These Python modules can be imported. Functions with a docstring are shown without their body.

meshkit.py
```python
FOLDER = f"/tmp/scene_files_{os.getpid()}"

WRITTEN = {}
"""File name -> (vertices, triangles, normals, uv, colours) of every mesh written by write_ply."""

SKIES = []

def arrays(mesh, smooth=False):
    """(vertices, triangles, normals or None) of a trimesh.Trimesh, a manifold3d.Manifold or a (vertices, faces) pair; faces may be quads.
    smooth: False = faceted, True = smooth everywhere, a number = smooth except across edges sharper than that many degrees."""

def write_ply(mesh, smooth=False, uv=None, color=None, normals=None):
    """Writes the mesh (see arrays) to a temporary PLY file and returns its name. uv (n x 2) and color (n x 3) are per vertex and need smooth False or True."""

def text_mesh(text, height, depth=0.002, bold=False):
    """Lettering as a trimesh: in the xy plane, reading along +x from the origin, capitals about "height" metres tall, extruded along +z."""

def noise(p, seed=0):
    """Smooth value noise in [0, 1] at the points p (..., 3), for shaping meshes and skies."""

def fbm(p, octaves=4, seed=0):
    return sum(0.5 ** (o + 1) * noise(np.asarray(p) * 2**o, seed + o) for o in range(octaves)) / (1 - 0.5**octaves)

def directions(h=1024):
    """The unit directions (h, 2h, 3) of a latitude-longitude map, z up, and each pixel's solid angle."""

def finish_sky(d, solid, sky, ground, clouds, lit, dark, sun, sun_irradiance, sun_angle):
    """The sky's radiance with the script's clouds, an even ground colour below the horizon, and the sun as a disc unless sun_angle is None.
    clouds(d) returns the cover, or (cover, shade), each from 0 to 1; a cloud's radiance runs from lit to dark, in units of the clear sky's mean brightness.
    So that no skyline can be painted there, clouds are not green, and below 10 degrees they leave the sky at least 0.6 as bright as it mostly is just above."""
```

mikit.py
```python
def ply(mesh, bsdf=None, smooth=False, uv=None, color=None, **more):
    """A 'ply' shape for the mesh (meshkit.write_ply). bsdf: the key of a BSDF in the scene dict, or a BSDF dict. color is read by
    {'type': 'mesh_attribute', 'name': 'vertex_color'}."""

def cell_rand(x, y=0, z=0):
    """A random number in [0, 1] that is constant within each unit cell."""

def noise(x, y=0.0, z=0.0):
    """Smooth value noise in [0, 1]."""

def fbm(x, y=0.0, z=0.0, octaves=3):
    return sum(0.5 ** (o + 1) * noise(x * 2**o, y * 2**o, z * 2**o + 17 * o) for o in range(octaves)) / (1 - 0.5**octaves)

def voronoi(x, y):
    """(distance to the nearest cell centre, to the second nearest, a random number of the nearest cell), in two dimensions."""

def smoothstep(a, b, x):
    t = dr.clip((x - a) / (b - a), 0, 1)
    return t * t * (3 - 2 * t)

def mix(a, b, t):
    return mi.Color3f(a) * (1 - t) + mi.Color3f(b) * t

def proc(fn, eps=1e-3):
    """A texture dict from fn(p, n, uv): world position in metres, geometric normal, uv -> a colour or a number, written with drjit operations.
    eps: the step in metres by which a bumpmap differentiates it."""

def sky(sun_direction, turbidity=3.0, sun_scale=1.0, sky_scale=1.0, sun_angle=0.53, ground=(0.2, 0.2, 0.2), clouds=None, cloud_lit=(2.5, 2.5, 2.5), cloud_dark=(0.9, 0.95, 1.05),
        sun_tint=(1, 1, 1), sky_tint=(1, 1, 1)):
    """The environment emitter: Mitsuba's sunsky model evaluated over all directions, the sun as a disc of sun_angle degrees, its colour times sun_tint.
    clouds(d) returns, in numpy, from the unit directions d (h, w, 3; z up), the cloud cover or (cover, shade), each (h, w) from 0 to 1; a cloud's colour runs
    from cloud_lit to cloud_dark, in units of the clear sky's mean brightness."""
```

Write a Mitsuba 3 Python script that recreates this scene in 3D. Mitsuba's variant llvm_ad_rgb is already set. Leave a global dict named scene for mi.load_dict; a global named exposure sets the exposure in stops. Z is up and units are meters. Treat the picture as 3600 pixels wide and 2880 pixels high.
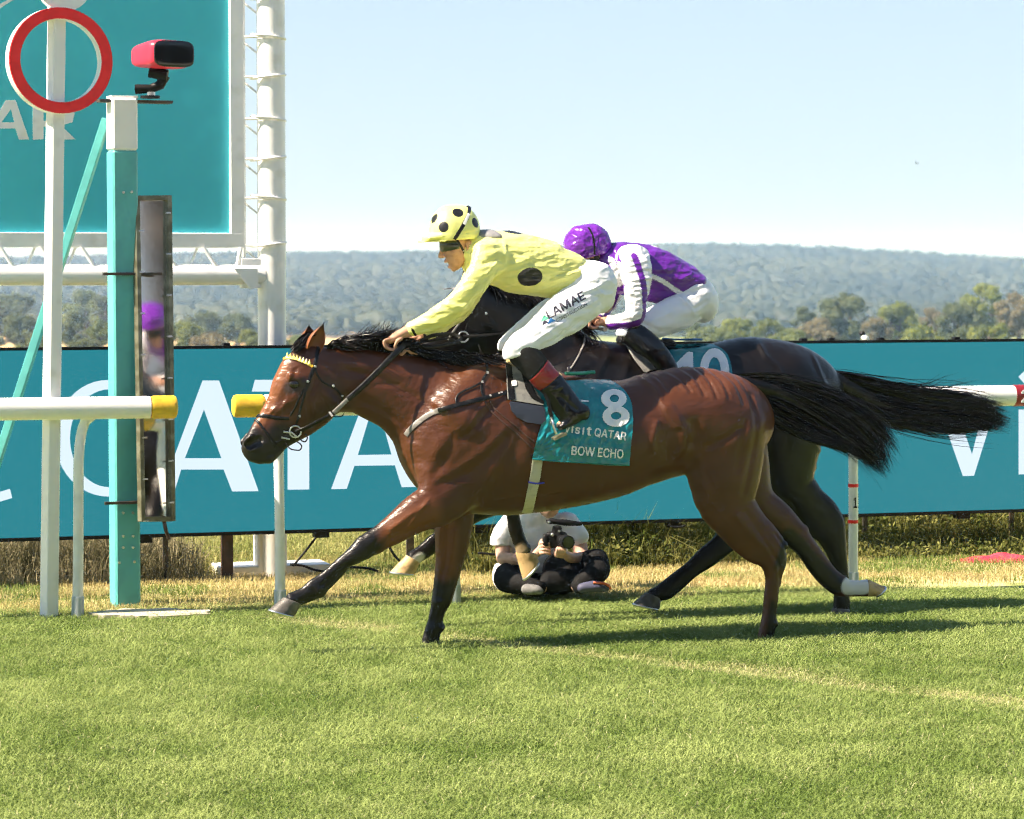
import math, random
import numpy as np, trimesh, shapely, shapely.geometry as sg
import drjit as dr, mitsuba as mi, mikit, meshkit
from scipy.interpolate import PchipInterpolator
from scipy.spatial import ConvexHull
from scipy.ndimage import map_coordinates

T = mi.ScalarTransform4f
scene, labels = {}, {}
random.seed(7)
RNG = np.random.default_rng(7)

# ------------------------------------------------------------------ camera, daylight, exposure
EYE = 2.05                      # eye height above the tips of the mown turf (z = 0)
FOCAL, CX, HY = 10000.0, 1800.0, 933.0      # in pixels of the 3600 x 2880 photograph
TILT = (1440.0 - HY) / FOCAL     # the camera looks a little down: tangent of the angle
LOOK = np.array([0, 1.0, -TILT]) / math.hypot(1, TILT)
LUP = np.array([0, TILT, 1.0]) / math.hypot(1, TILT)
scene['camera'] = {
    'type': 'thinlens', 'fov_axis': 'x', 'fov': 2 * math.degrees(math.atan(1800.0 / FOCAL)),
    'aperture_radius': 0.009, 'focus_distance': 15.7, 'near_clip': 0.5, 'far_clip': 9000.0,
    'to_world': T().look_at(origin=[0, 0, EYE], target=[0, 10, EYE - 10 * TILT], up=[0, 0, 1]),
}
SUN = (-0.93, -0.30, 1.0)
def veil(d):
    """thin summer haze, thickest towards the horizon all round"""
    el = np.degrees(np.arcsin(np.clip(d[..., 2], 0, 1)))
    return 0.12 + 0.58 * np.exp(-el / 14) + 0.10 * (meshkit.fbm(d * [3, 3, 9], 3, 2) - .5)
scene['sky'] = mikit.sky(SUN, turbidity=3.0, ground=(0.12, 0.15, 0.06), sky_scale=0.52, sun_tint=(.965, 1.0, 1.07), clouds=veil, cloud_lit=(1.75, 2.0, 2.28), cloud_dark=(1.55, 1.8, 2.05))
exposure = 3.3

# ------------------------------------------------------------------ helpers: places
def ray(x, y):
    r = LOOK + np.array([(x - CX) / FOCAL, 0, 0]) + LUP * ((1440.0 - y) / FOCAL)
    return r / r[1]

def at(x, y, Y):
    """the point at distance Y that the photograph shows at its pixel (x, y)"""
    return np.array([0, 0, EYE]) + ray(x, y) * Y

def ground_at(x, y):
    return at(x, y, -EYE / ray(x, y)[2])

class Frame:
    """an upright plane; local coordinates are s (to the right along it), l (towards the viewer), z (up)"""
    def __init__(self, px, py, deg):
        a = math.radians(deg)
        self.p = np.array([px, py, 0.0])
        self.d, self.n = np.array([math.cos(a), math.sin(a), 0.0]), np.array([math.sin(a), -math.cos(a), 0.0])
        self.R = np.stack([self.d, self.n, [0, 0, 1.0]])
    def pix(self, x, y, l=0.0):
        r = ray(x, y)
        c = np.array([0, 0, EYE])
        t = ((self.p - c) @ self.n + l) / (r @ self.n)
        q = c + t * r - self.p
        return np.array([q @ self.d, l, q[2]])
    def to_world(self, v):
        return np.asarray(v, float) @ self.R + self.p
    def mesh(self, v, f):
        return self.to_world(v), np.asarray(f)[:, ::-1]

# ------------------------------------------------------------------ helpers: entries of the scene
def key_for(name):
    if name not in scene and not any(k.startswith(name + '__') for k in scene) and name not in labels:
        return name
    i = 1
    while True:
        k = f'{name}_{i:03d}'
        if k not in scene and not any(q.startswith(k + '__') for q in scene) and k not in labels:
            return k
        i += 1

def thing(name, label, category, group=None):
    k = key_for(name)
    labels[k] = {'label': label, 'category': category}
    if group:
        labels[k]['group'] = group
    return k

def put(name, mesh, bsdf, parent=None, smooth=False, label=None, kind=None, **kw):
    k = key_for(parent + '__' + name if parent else name)
    scene[k] = mikit.ply(mesh, bsdf, smooth=smooth, **kw)
    if label or kind:
        labels[k] = {}
        if label: labels[k]['label'] = label
        if kind: labels[k]['kind'] = kind
    return k

def whole(name, mesh, bsdf, label, category, smooth=False, group=None, **kw):
    k = thing(name, label, category, group)
    scene[k] = mikit.ply(mesh, bsdf, smooth=smooth, **kw)
    return k

# ------------------------------------------------------------------ helpers: meshes
def join(ms):
    vs, fs, n = [], [], 0
    for m in ms:
        v, f = (m.vertices, m.faces) if hasattr(m, 'faces') else m
        vs.append(np.asarray(v, float)); f = np.asarray(f)
        if f.shape[1] == 4: f = np.vstack([f[:, [0, 1, 2]], f[:, [0, 2, 3]]])
        fs.append(f + n); n += len(v)
    return np.vstack(vs), np.vstack(fs)

def _boxf():
    pts = np.array([np.where(np.arange(3) == k, 1, .8) * [x, y, z] for k in range(3) for x in (-1, 1) for y in (-1, 1) for z in (-1, 1)])
    f = ConvexHull(pts).simplices
    a = pts[f]
    fl = (np.cross(a[:, 1] - a[:, 0], a[:, 2] - a[:, 0]) * a.mean(1)).sum(1) < 0
    f[fl] = f[fl][:, ::-1]
    return f
BOXF = _boxf()

def box(c, size, rx=None):
    """an axis-aligned bevelled box; rx: the three unit axes as rows"""
    s = np.asarray(size, float) / 2
    b = min(0.15 * s.min(), 0.012)
    pts = []
    for k in range(3):
        e = s - b; e[k] = s[k]
        pts += [np.array([x, y, z]) * e for x in (-1, 1) for y in (-1, 1) for z in (-1, 1)]
    v, f = np.array(pts), BOXF
    if rx is not None:
        v = v @ np.asarray(rx)
        if np.linalg.det(np.asarray(rx)) < 0: f = f[:, ::-1]
    return v + np.asarray(c), f

def bar(p, q, w, h=None, up=(0, 0, 1)):
    """a bevelled square bar from p to q"""
    p, q = np.asarray(p, float), np.asarray(q, float)
    t = q - p; L = np.linalg.norm(t); t = t / L
    u = np.cross(up, t)
    if np.linalg.norm(u) < 1e-6: u = np.array([1.0, 0, 0])
    u = u / np.linalg.norm(u); w2 = np.cross(t, u)
    return box((p + q) / 2, (w, h or w, L), np.stack([u, w2, t]))

def tube(pts, r, n=10, caps=True, flat=None, side=None):
    """a round (or flattened: flat = half thickness) tube along points; r one radius or one per point; side: rough direction of the thin axis"""
    P = np.asarray(pts, float); m = len(P)
    r = np.broadcast_to(np.asarray(r, float), (m,))
    tn = np.gradient(P, axis=0); tn /= np.linalg.norm(tn, axis=1, keepdims=True) + 1e-12
    ref = np.array([0, 0, 1.0]) if side is None else None
    rings = []
    u = None
    for i in range(m):
        t = tn[i]
        if side is not None:
            sd = np.asarray(side, float); sd = sd[i] if sd.ndim == 2 else sd
            w = sd - t * (sd @ t); w /= np.linalg.norm(w) + 1e-12
            u = np.cross(w, t)
        else:
            if u is None:
                a = ref if abs(t[2]) < 0.9 else np.array([1.0, 0, 0])
                u = np.cross(a, t)
            u = u - t * (u @ t); u /= np.linalg.norm(u) + 1e-12
            w = np.cross(t, u)
        ang = np.arange(n) * 2 * math.pi / n
        fl = r[i] if flat is None else flat
        rings.append(P[i] + np.outer(np.cos(ang), u) * r[i] + np.outer(np.sin(ang), w) * fl)
    v = np.vstack(rings); f = []
    for i in range(m - 1):
        a = i * n + np.arange(n); b = i * n + (np.arange(n) + 1) % n
        f += [np.stack([a, b, b + n], 1), np.stack([a, b + n, a + n], 1)]
    f = np.vstack(f)
    if caps:
        v = np.vstack([v, P[:1], P[-1:]]); c0, c1 = m * n, m * n + 1
        a = np.arange(n); b = (a + 1) % n
        f = np.vstack([f, np.stack([b, a, np.full(n, c0)], 1), np.stack([a, b, np.full(n, c1)], 1) + [[(m - 1) * n, (m - 1) * n, 0]]])
    return v, f

def spline(pts, n):
    P = np.asarray(pts, float)
    t = np.r_[0, np.cumsum(np.linalg.norm(np.diff(P, axis=0), axis=1) + 1e-9)]
    return PchipInterpolator(t, P)(np.linspace(0, t[-1], n)) if len(P) > 2 else P[0] + (P[-1] - P[0]) * np.linspace(0, 1, n)[:, None]

def cyl(p, q, r, n=24, bev=0.0):
    p, q = np.asarray(p, float), np.asarray(q, float)
    L = np.linalg.norm(q - p); t = (q - p) / L
    if not bev: return tube([p, q], r, n)
    st = [(0, r - bev), (bev * .35, r - bev * .3), (bev, r), (L - bev, r), (L - bev * .35, r - bev * .3), (L, r - bev)]
    return tube([p + t * a for a, _ in st], [b for _, b in st], n)

def extrude(poly, depth):
    ms = []
    for g in getattr(poly, 'geoms', [poly]):
        if g.area > 1e-9: ms.append(trimesh.creation.extrude_polygon(g, depth, engine='earcut'))
    return join(ms)

def place(vf, o, u, w, t):
    """local xyz -> o + x u + y w + z t"""
    v, f = vf
    M = np.stack([u, w, t])
    if np.linalg.det(M) < 0: f = np.asarray(f)[:, ::-1]
    return np.asarray(v) @ M + np.asarray(o), f

def fit_text(s, w, h, depth=0.002, bold=False):
    m = meshkit.text_mesh(s, h, depth, bold)
    v = np.array(m.vertices); lo, hi = v.min(0), v.max(0)
    v[:, 0] = (v[:, 0] - lo[0]) / (hi[0] - lo[0]) * w
    v[:, 1] = (v[:, 1] - lo[1]) / (hi[1] - lo[1]) * h
    return v, np.array(m.faces)

# ------------------------------------------------------------------ helpers: bodies from distance fields
class Chain:
    """a bent tapering limb of elliptical section; nodes: (centre, in-plane radius, lateral radius)"""
    def __init__(self, nodes, k=0.02, dens=4, cut=False):
        C = np.array([n[0] for n in nodes], float); A = np.array([[n[1], n[2]] for n in nodes], float)
        if len(C) == 1: C = np.vstack([C, C + 1e-4]); A = np.vstack([A, A])
        t = np.r_[0, np.cumsum(np.linalg.norm(np.diff(C, axis=0), axis=1) + 1e-6)]
        if len(C) > 2 and dens > 1:
            tt = np.unique(np.concatenate([np.linspace(t[i], t[i + 1], dens + 1) for i in range(len(t) - 1)]))
            C, A = PchipInterpolator(t, C)(tt), PchipInterpolator(t, A)(tt)
        self.c0, self.c1, self.a0, self.a1 = (x.astype(np.float32) for x in (C[:-1], C[1:], A[:-1], A[1:]))
        tx = self.c1 - self.c0; self.L = np.linalg.norm(tx, axis=1) + 1e-9; tx = tx / self.L[:, None]
        lat = np.array([0, 1.0, 0], np.float32)
        w = lat - tx * (tx @ lat)[:, None]
        nw = np.linalg.norm(w, axis=1, keepdims=True)
        w = np.where(nw > 0.2, w, np.array([0, 0, 1.0]) - tx * tx[:, 2:3]); w /= np.linalg.norm(w, axis=1, keepdims=True) + 1e-9
        self.t, self.w, self.u = tx, w, np.cross(w, tx)
        r = np.maximum(self.a0, self.a1).max(1)
        self.lo = (np.minimum(self.c0, self.c1) - r[:, None]).min(0) - k - .012; self.hi = (np.maximum(self.c0, self.c1) + r[:, None]).max(0) + k + .012
        self.mid, self.rad, self.k, self.cut = (self.c0 + self.c1) / 2, self.L / 2 + r, k, cut
    def dist(self, P, sel):
        best = None
        for i in sel:
            q = P - self.c0[i]
            h = q @ self.t[i]
            hc = np.clip(h / self.L[i], 0, 1)
            a = self.a0[i, 0] + (self.a1[i, 0] - self.a0[i, 0]) * hc
            b = self.a0[i, 1] + (self.a1[i, 1] - self.a0[i, 1]) * hc
            du, dv, dt = q @ self.u[i], q @ self.w[i], h - hc * self.L[i]
            m = np.minimum(a, b)
            Q = np.sqrt((du / a) ** 2 + (dv / b) ** 2 + (dt / m) ** 2) + 1e-6
            d = np.sqrt(du * du + dv * dv + dt * dt) * (1 - 1 / Q)
            d = np.where(Q < 0.3, -0.7 * m, d)
            best = d if best is None else np.minimum(best, d)
        return best

class Stroke:
    """a ridge (amp > 0) or groove along a line in the s-z plane; side 1 near, -1 far, 0 both"""
    def __init__(self, pts, amp, w, side=0):
        self.p = np.asarray(pts, np.float32); self.amp, self.w, self.side = amp, w, side
        self.lo, self.hi = self.p.min(0) - 2.2 * w, self.p.max(0) + 2.2 * w
    def apply(self, P, d):
        X = P[:, [0, 2]]
        best = np.full(len(X), 9.0, np.float32)
        if len(self.p) == 1: best = np.linalg.norm(X - self.p[0], axis=1)
        for a, b in zip(self.p[:-1], self.p[1:]):
            e = b - a; q = X - a
            h = np.clip(q @ e / (e @ e + 1e-12), 0, 1)
            best = np.minimum(best, np.linalg.norm(q - h[:, None] * e, axis=1))
        g = np.exp(-(best / self.w) ** 2)
        if self.side: g = g * np.clip(self.side * P[:, 1] / 0.04, 0, 1)
        return d - self.amp * g

class Body:
    def __init__(self):
        self.ch, self.st, self.fx = [], [], []
    def add(self, nodes, k=0.02, dens=4, cut=False):
        self.ch.append(Chain(nodes, k, dens, cut))
    def stroke(self, pts, amp, w, side=0):
        self.st.append(Stroke(pts, amp, w, side))
    def value(self, P, c=None, R=1e9):
        d = np.full(len(P), 1.0, np.float32)
        if c is None:                       # scattered points: each chain and stroke looks only at what lies near it
            for ch in self.ch:
                m = np.nonzero(((P > ch.lo) & (P < ch.hi)).all(1))[0]
                if len(m) == 0: continue
                e, dm = ch.dist(P[m], range(len(ch.mid))), d[m]
                if ch.cut:
                    h = np.clip(0.5 - 0.5 * (dm + e) / ch.k, 0, 1)
                    d[m] = dm + (-e - dm) * h + ch.k * h * (1 - h)
                else:
                    h = np.clip(0.5 + 0.5 * (dm - e) / ch.k, 0, 1)
                    d[m] = dm + (e - dm) * h - ch.k * h * (1 - h)
            X = P[:, [0, 2]]
            for s in self.st:
                m = np.nonzero(((X > s.lo) & (X < s.hi)).all(1) & (np.abs(d) < .2))[0]
                if len(m): d[m] = s.apply(P[m], d[m])
            for f in self.fx: d = f(P, d)
            return d.astype(np.float32)
        for ch in self.ch:
            sel = np.nonzero(np.linalg.norm(ch.mid - c, axis=1) < ch.rad + R + ch.k + 0.02)[0]
            if len(sel) == 0: continue
            e = ch.dist(P, sel)
            if ch.cut:
                h = np.clip(0.5 - 0.5 * (d + e) / ch.k, 0, 1)
                d = d + (-e - d) * h + ch.k * h * (1 - h)
            else:
                h = np.clip(0.5 + 0.5 * (d - e) / ch.k, 0, 1)
                d = d + (e - d) * h - ch.k * h * (1 - h)
        for s in self.st:
            if c is not None and (np.any(c[[0, 2]] < s.lo - R) or np.any(c[[0, 2]] > s.hi + R)): continue
            d = s.apply(P, d)
        for f in self.fx: d = f(P, d)
        return d.astype(np.float32)
    def far(self, P):
        d = np.full(len(P), 1.0, np.float32)
        for ch in self.ch:
            e = ch.dist(P, range(len(ch.mid)))
            d = np.maximum(d, -e) if ch.cut else np.minimum(d, e)
        for f in self.fx: d = f(P, d)
        return d
    def mesh(self, h=0.008, pad=0.03):
        lo = np.min([(c.mid - c.rad[:, None]).min(0) for c in self.ch if not c.cut], axis=0) - pad
        hi = np.max([(c.mid + c.rad[:, None]).max(0) for c in self.ch if not c.cut], axis=0) + pad
        B = 12
        nb = np.ceil((hi - lo) / (h * B)).astype(int)
        V = np.full(nb * B + 1, 0.5, np.float32)
        bc = np.stack(np.meshgrid(*[np.arange(n) for n in nb], indexing='ij'), -1).reshape(-1, 3)
        cen = (lo + (bc + 0.5) * B * h).astype(np.float32)
        R = B * h * 0.866
        dc = self.far(cen)
        V_in = dc < 0
        for i in np.nonzero(np.abs(dc) < R * 1.45 + 0.012)[0]:
            o = bc[i] * B
            g = np.stack(np.meshgrid(*[np.arange(o[j], o[j] + B + 1) for j in range(3)], indexing='ij'), -1).reshape(-1, 3)
            P = (lo + g * h).astype(np.float32)
            V[o[0]:o[0] + B + 1, o[1]:o[1] + B + 1, o[2]:o[2] + B + 1] = self.value(P, cen[i], R).reshape(B + 1, B + 1, B + 1)
        for i in np.nonzero(V_in & ~(np.abs(dc) < R * 1.45 + 0.012))[0]:
            o = bc[i] * B
            blk = V[o[0]:o[0] + B + 1, o[1]:o[1] + B + 1, o[2]:o[2] + B + 1]
            blk[blk == 0.5] = -0.5
        v, f = surface_net(V)
        v = refine(v, f, V)
        m = trimesh.Trimesh(v * h + lo, f, process=False)
        return np.array(m.vertices), np.array(m.faces)

def surface_net(V):
    ins = V < 0
    n = np.array(V.shape)
    cnt = np.zeros(n - 1, np.int8)
    for a in (0, 1):
        for b in (0, 1):
            for c in (0, 1):
                cnt += ins[a:n[0] - 1 + a, b:n[1] - 1 + b, c:n[2] - 1 + c]
    cells = np.argwhere((cnt > 0) & (cnt < 8))
    idx = np.full(n - 1, -1, np.int64); idx[tuple(cells.T)] = np.arange(len(cells))
    acc, num = np.zeros((len(cells), 3)), np.zeros(len(cells))
    cor = [np.array([a, b, c]) for a in (0, 1) for b in (0, 1) for c in (0, 1)]
    for p in cor:
        for ax in range(3):
            if p[ax]: continue
            q = p.copy(); q[ax] = 1
            va, vb = V[tuple((cells + p).T)], V[tuple((cells + q).T)]
            x = (va < 0) != (vb < 0)
            t = np.where(x, va / np.where(x, va - vb, 1), 0)
            pt = np.broadcast_to(p, (len(cells), 3)).astype(float).copy(); pt[:, ax] += t
            acc += pt * x[:, None]; num += x
    v = cells + acc / num[:, None]
    F = []
    for ax in range(3):
        sl0, sl1 = [slice(None)] * 3, [slice(None)] * 3
        sl0[ax], sl1[ax] = slice(0, -1), slice(1, None)
        e = np.argwhere(ins[tuple(sl0)] != ins[tuple(sl1)])
        o1, o2 = [(1, 2), (2, 0), (0, 1)][ax]
        e = e[(e[:, o1] > 0) & (e[:, o2] > 0) & (e[:, o1] < n[o1] - 1) & (e[:, o2] < n[o2] - 1)]
        d1, d2 = np.zeros(3, int), np.zeros(3, int); d1[o1] = 1; d2[o2] = 1
        q = np.stack([idx[tuple((e - d1 - d2).T)], idx[tuple((e - d2).T)], idx[tuple(e.T)], idx[tuple((e - d1).T)]], 1)
        fl = ~ins[tuple(e.T)]
        q[fl] = q[fl][:, ::-1]
        F.append(q)
    q = np.vstack(F)
    return v, np.vstack([q[:, [0, 1, 2]], q[:, [0, 2, 3]]])

def refine(v, f, V):
    """relax the net a little and pull it back on the surface"""
    n = len(v)
    ed = np.unique(np.sort(np.vstack([f[:, [0, 1]], f[:, [1, 2]], f[:, [2, 0]]]), axis=1), axis=0)
    deg = np.bincount(ed.ravel(), minlength=n)[:, None]
    for it in range(3):
        s = np.zeros_like(v)
        for k in range(3):
            s[:, k] = np.bincount(ed[:, 0], v[ed[:, 1], k], n) + np.bincount(ed[:, 1], v[ed[:, 0], k], n)
        v = 0.5 * v + 0.5 * s / np.maximum(deg, 1)
        val = map_coordinates(V, v.T, order=1, mode='nearest')
        g = np.stack([(map_coordinates(V, (v + e).T, order=1, mode='nearest') - map_coordinates(V, (v - e).T, order=1, mode='nearest')) for e in np.eye(3) * 0.6], 1) / 1.2
        step = val[:, None] * g / ((g * g).sum(1, keepdims=True) + 1e-8)
        v = v - np.clip(step, -0.5, 0.5)
    return v

def pairs(fr, rows, l, dens=None):
    """nodes of a Chain from pixel pairs of its two outlines: rows of (x0, y0, x1, y1, lateral radius[, l])"""
    out = []
    for r in rows:
        ll = r[5] if len(r) > 5 else l
        p, q = fr.pix(r[0], r[1], ll), fr.pix(r[2], r[3], ll)
        out.append(((p + q) / 2, np.linalg.norm(p - q) / 2, r[4]))
    return out

def line(fr, pts, l=0.0):
    return np.array([fr.pix(x, y, l)[[0, 2]] for x, y in pts])

# ------------------------------------------------------------------ materials
def princ(c, rough=0.5, **k):
    tex = c if isinstance(c, dict) else {'type': 'rgb', 'value': list(c)}
    return {'type': 'principled', 'base_color': tex, 'roughness': rough, **k}

def mat(key, c, rough=0.5, bump=None, two=True, **k):
    b = princ(c, rough, **k)
    if bump: b = {'type': 'bumpmap', 'arbitrary': bump[0], 'scale': bump[1], 'bsdf': b}
    scene[key] = {'type': 'twosided', 'bsdf': b} if two else b

VC = {'type': 'mesh_attribute', 'name': 'vertex_color'}
N = mikit.noise
def fbm3(p, f, o=3): return mikit.fbm(p.x * f, p.y * f, p.z * f, o)

def worn(c0, c1, f, lo=0.45, hi=0.7):
    return mikit.proc(lambda p, n, uv: mikit.mix(c0, c1, mikit.smoothstep(lo, hi, fbm3(p, f, 4))))

mat('m_white', worn((.80, .80, .79), (.70, .70, .67), 9, .5, .8), 0.35)
mat('m_white_post', worn((.80, .80, .79), (.62, .61, .55), 6, .58, .85), 0.45)
mat('m_rail', worn((.82, .82, .81), (.74, .74, .72), 12, .5, .8), 0.22)
mat('m_yellow_plastic', worn((.72, .46, .035), (.62, .38, .03), 20), 0.35)
mat('m_red', worn((.88, .025, .025), (.80, .022, .02), 14), 0.35)
mat('m_red_shell', (.68, .035, .075), 0.3)
mat('m_black', (.005, .005, .0055), 0.5, specular=.25)
mat('m_black_gloss', (.008, .008, .009), 0.12)
mat('m_teal_post', worn((.10, .42, .42), (.09, .37, .38), 7), 0.4)
mat('m_teal_print', worn((.05, .48, .58), (.055, .52, .62), 3), 0.5)
mat('m_frame_steel', worn((.15, .14, .085), (.28, .27, .19), 18, .4, .7), 0.38, metallic=0.6)
mat('m_dark_steel', worn((.035, .032, .03), (.09, .06, .04), 12), 0.5)
mat('m_grey_plastic', (.42, .47, .5), 0.5)
mat('m_brown_steel', worn((.06, .03, .02), (.03, .02, .017), 8), 0.6)
mat('m_darkred', (.22, .012, .02), 0.4)
mat('m_chrome', (.75, .75, .76), 0.15, metallic=1.0)
mat('m_alu', (.72, .72, .72), 0.3, metallic=1.0)
scene['m_mirror'] = {'type': 'twosided', 'bsdf': {'type': 'roughconductor', 'specular_reflectance': {'type': 'rgb', 'value': [.8, .8, .8]}, 'alpha': 0.004, 'material': 'Ag'}}
mat('m_slab', worn((.42, .38, .30), (.30, .27, .2), 10), 0.85)
mat('m_tarp', worn((.62, .06, .09), (.45, .03, .06), 6), 0.5)
def led(c, s):
    return {'type': 'area', 'radiance': {'type': 'rgb', 'value': [s * x for x in c]}}
mat('m_led', (.006, .024, .03), 0.6)
mat('m_led_letter', (.06, .06, .06), 0.5)
scene['m_leaf'] = {'type': 'principledthin', 'base_color': VC, 'roughness': .55, 'diff_trans': .7, 'spec_trans': 0.0}
mat('m_vc', VC, 0.7)
scene['m_grass'] = {'type': 'principledthin', 'base_color': VC, 'roughness': .4, 'diff_trans': .5, 'spec_trans': 0.0}

def creases(f, k, eps=2e-3):
    """sharp-edged folds of cloth, as a relief"""
    def fn(p, n, uv):
        a = mikit.fbm(p.x * f[0], p.y * f[1], p.z * f[2], 3)
        b = mikit.fbm(p.x * f[0] * 2.3 + 9, p.y * f[1] * 2.3, p.z * f[2] * 1.4, 2)
        return (1 - dr.abs(2 * a - 1)) + .45 * (1 - dr.abs(2 * b - 1))
    return (mikit.proc(fn, eps), k)

# ------------------------------------------------------------------ the lie of the land
FR = Frame(-2.540, 16.83, 15.65)          # the running rail
FB = Frame(-3.307, 18.37, 17.57)          # the face of the advertising screen
FS = Frame(-1.68, 19.22, 17.57)           # the big banner and its mast

def height(x, y):
    """terrain height"""
    k = np.array([[-60, -.05], [24, -.05], [40, -.3], [120, -3.2], [260, -8.2], [420, -12.2], [700, -18], [1000, -24], [1250, -26], [1700, -16], [2250, 4], [2620, 15.5], [3000, 11], [3600, 0], [6000, -20]])
    z = PchipInterpolator(k[:, 0], k[:, 1])(np.clip(y, -60, 6000))
    far = np.clip((y - 1300) / 1300, 0, 1)
    a = x / np.maximum(y, 1)
    ridge = np.interp(a, [-.30, -.18, -.10, -.03, .02, .06, .10, .175, .30], [-21, -18, -13, -11, -7.5, -5, -6, -17, -22])
    z = z + far * ridge + far * 2.0 * (meshkit.fbm(np.stack([x / 170, y / 300, 0 * x], -1), 3) - .5)
    mid = np.clip((y - 150) / 300, 0, 1) * np.clip((1300 - y) / 500, 0, 1)
    return z + mid * 5 * (meshkit.fbm(np.stack([x / 90, y / 120, 0 * x + 4], -1), 3, 5) - .5)

def dry_np(x, y):
    """how straw-coloured the ground is (0 to 1), for shaping the blades of grass"""
    u = (np.stack([x, y, 0 * x], -1) - FR.p) @ FR.n
    p = np.stack([x * 1.4, y * 1.4, 0 * x], -1)
    w = u + 0.75 * (meshkit.fbm(p, 3, 2) - .5) * 2 * .6
    d = np.clip((0.12 - w) / 0.75, 0, 1)
    return d * d * (3 - 2 * d)

LA, LB = np.array([-1.55, 16.95]), np.array([2.9, 13.05])
def line_np(x, y):
    e = LB - LA; q = np.stack([x - LA[0], y - LA[1]], -1)
    L = np.linalg.norm(e); t = q @ e / L; o = q @ np.array([-e[1], e[0]]) / L
    o = o + .10 * (meshkit.fbm(np.stack([x * 1.7, y * 1.7, 0 * x], -1), 2, 9) - .5) * 2
    m = np.clip(1 - (np.abs(o) - .08) / .13, 0, 1) * np.clip(t / .4, 0, 1)
    return m * np.clip(2.6 * meshkit.fbm(np.stack([x * 3.5, y * 3.5, 0 * x], -1), 3, 4) - .40, 0, 1)

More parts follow.
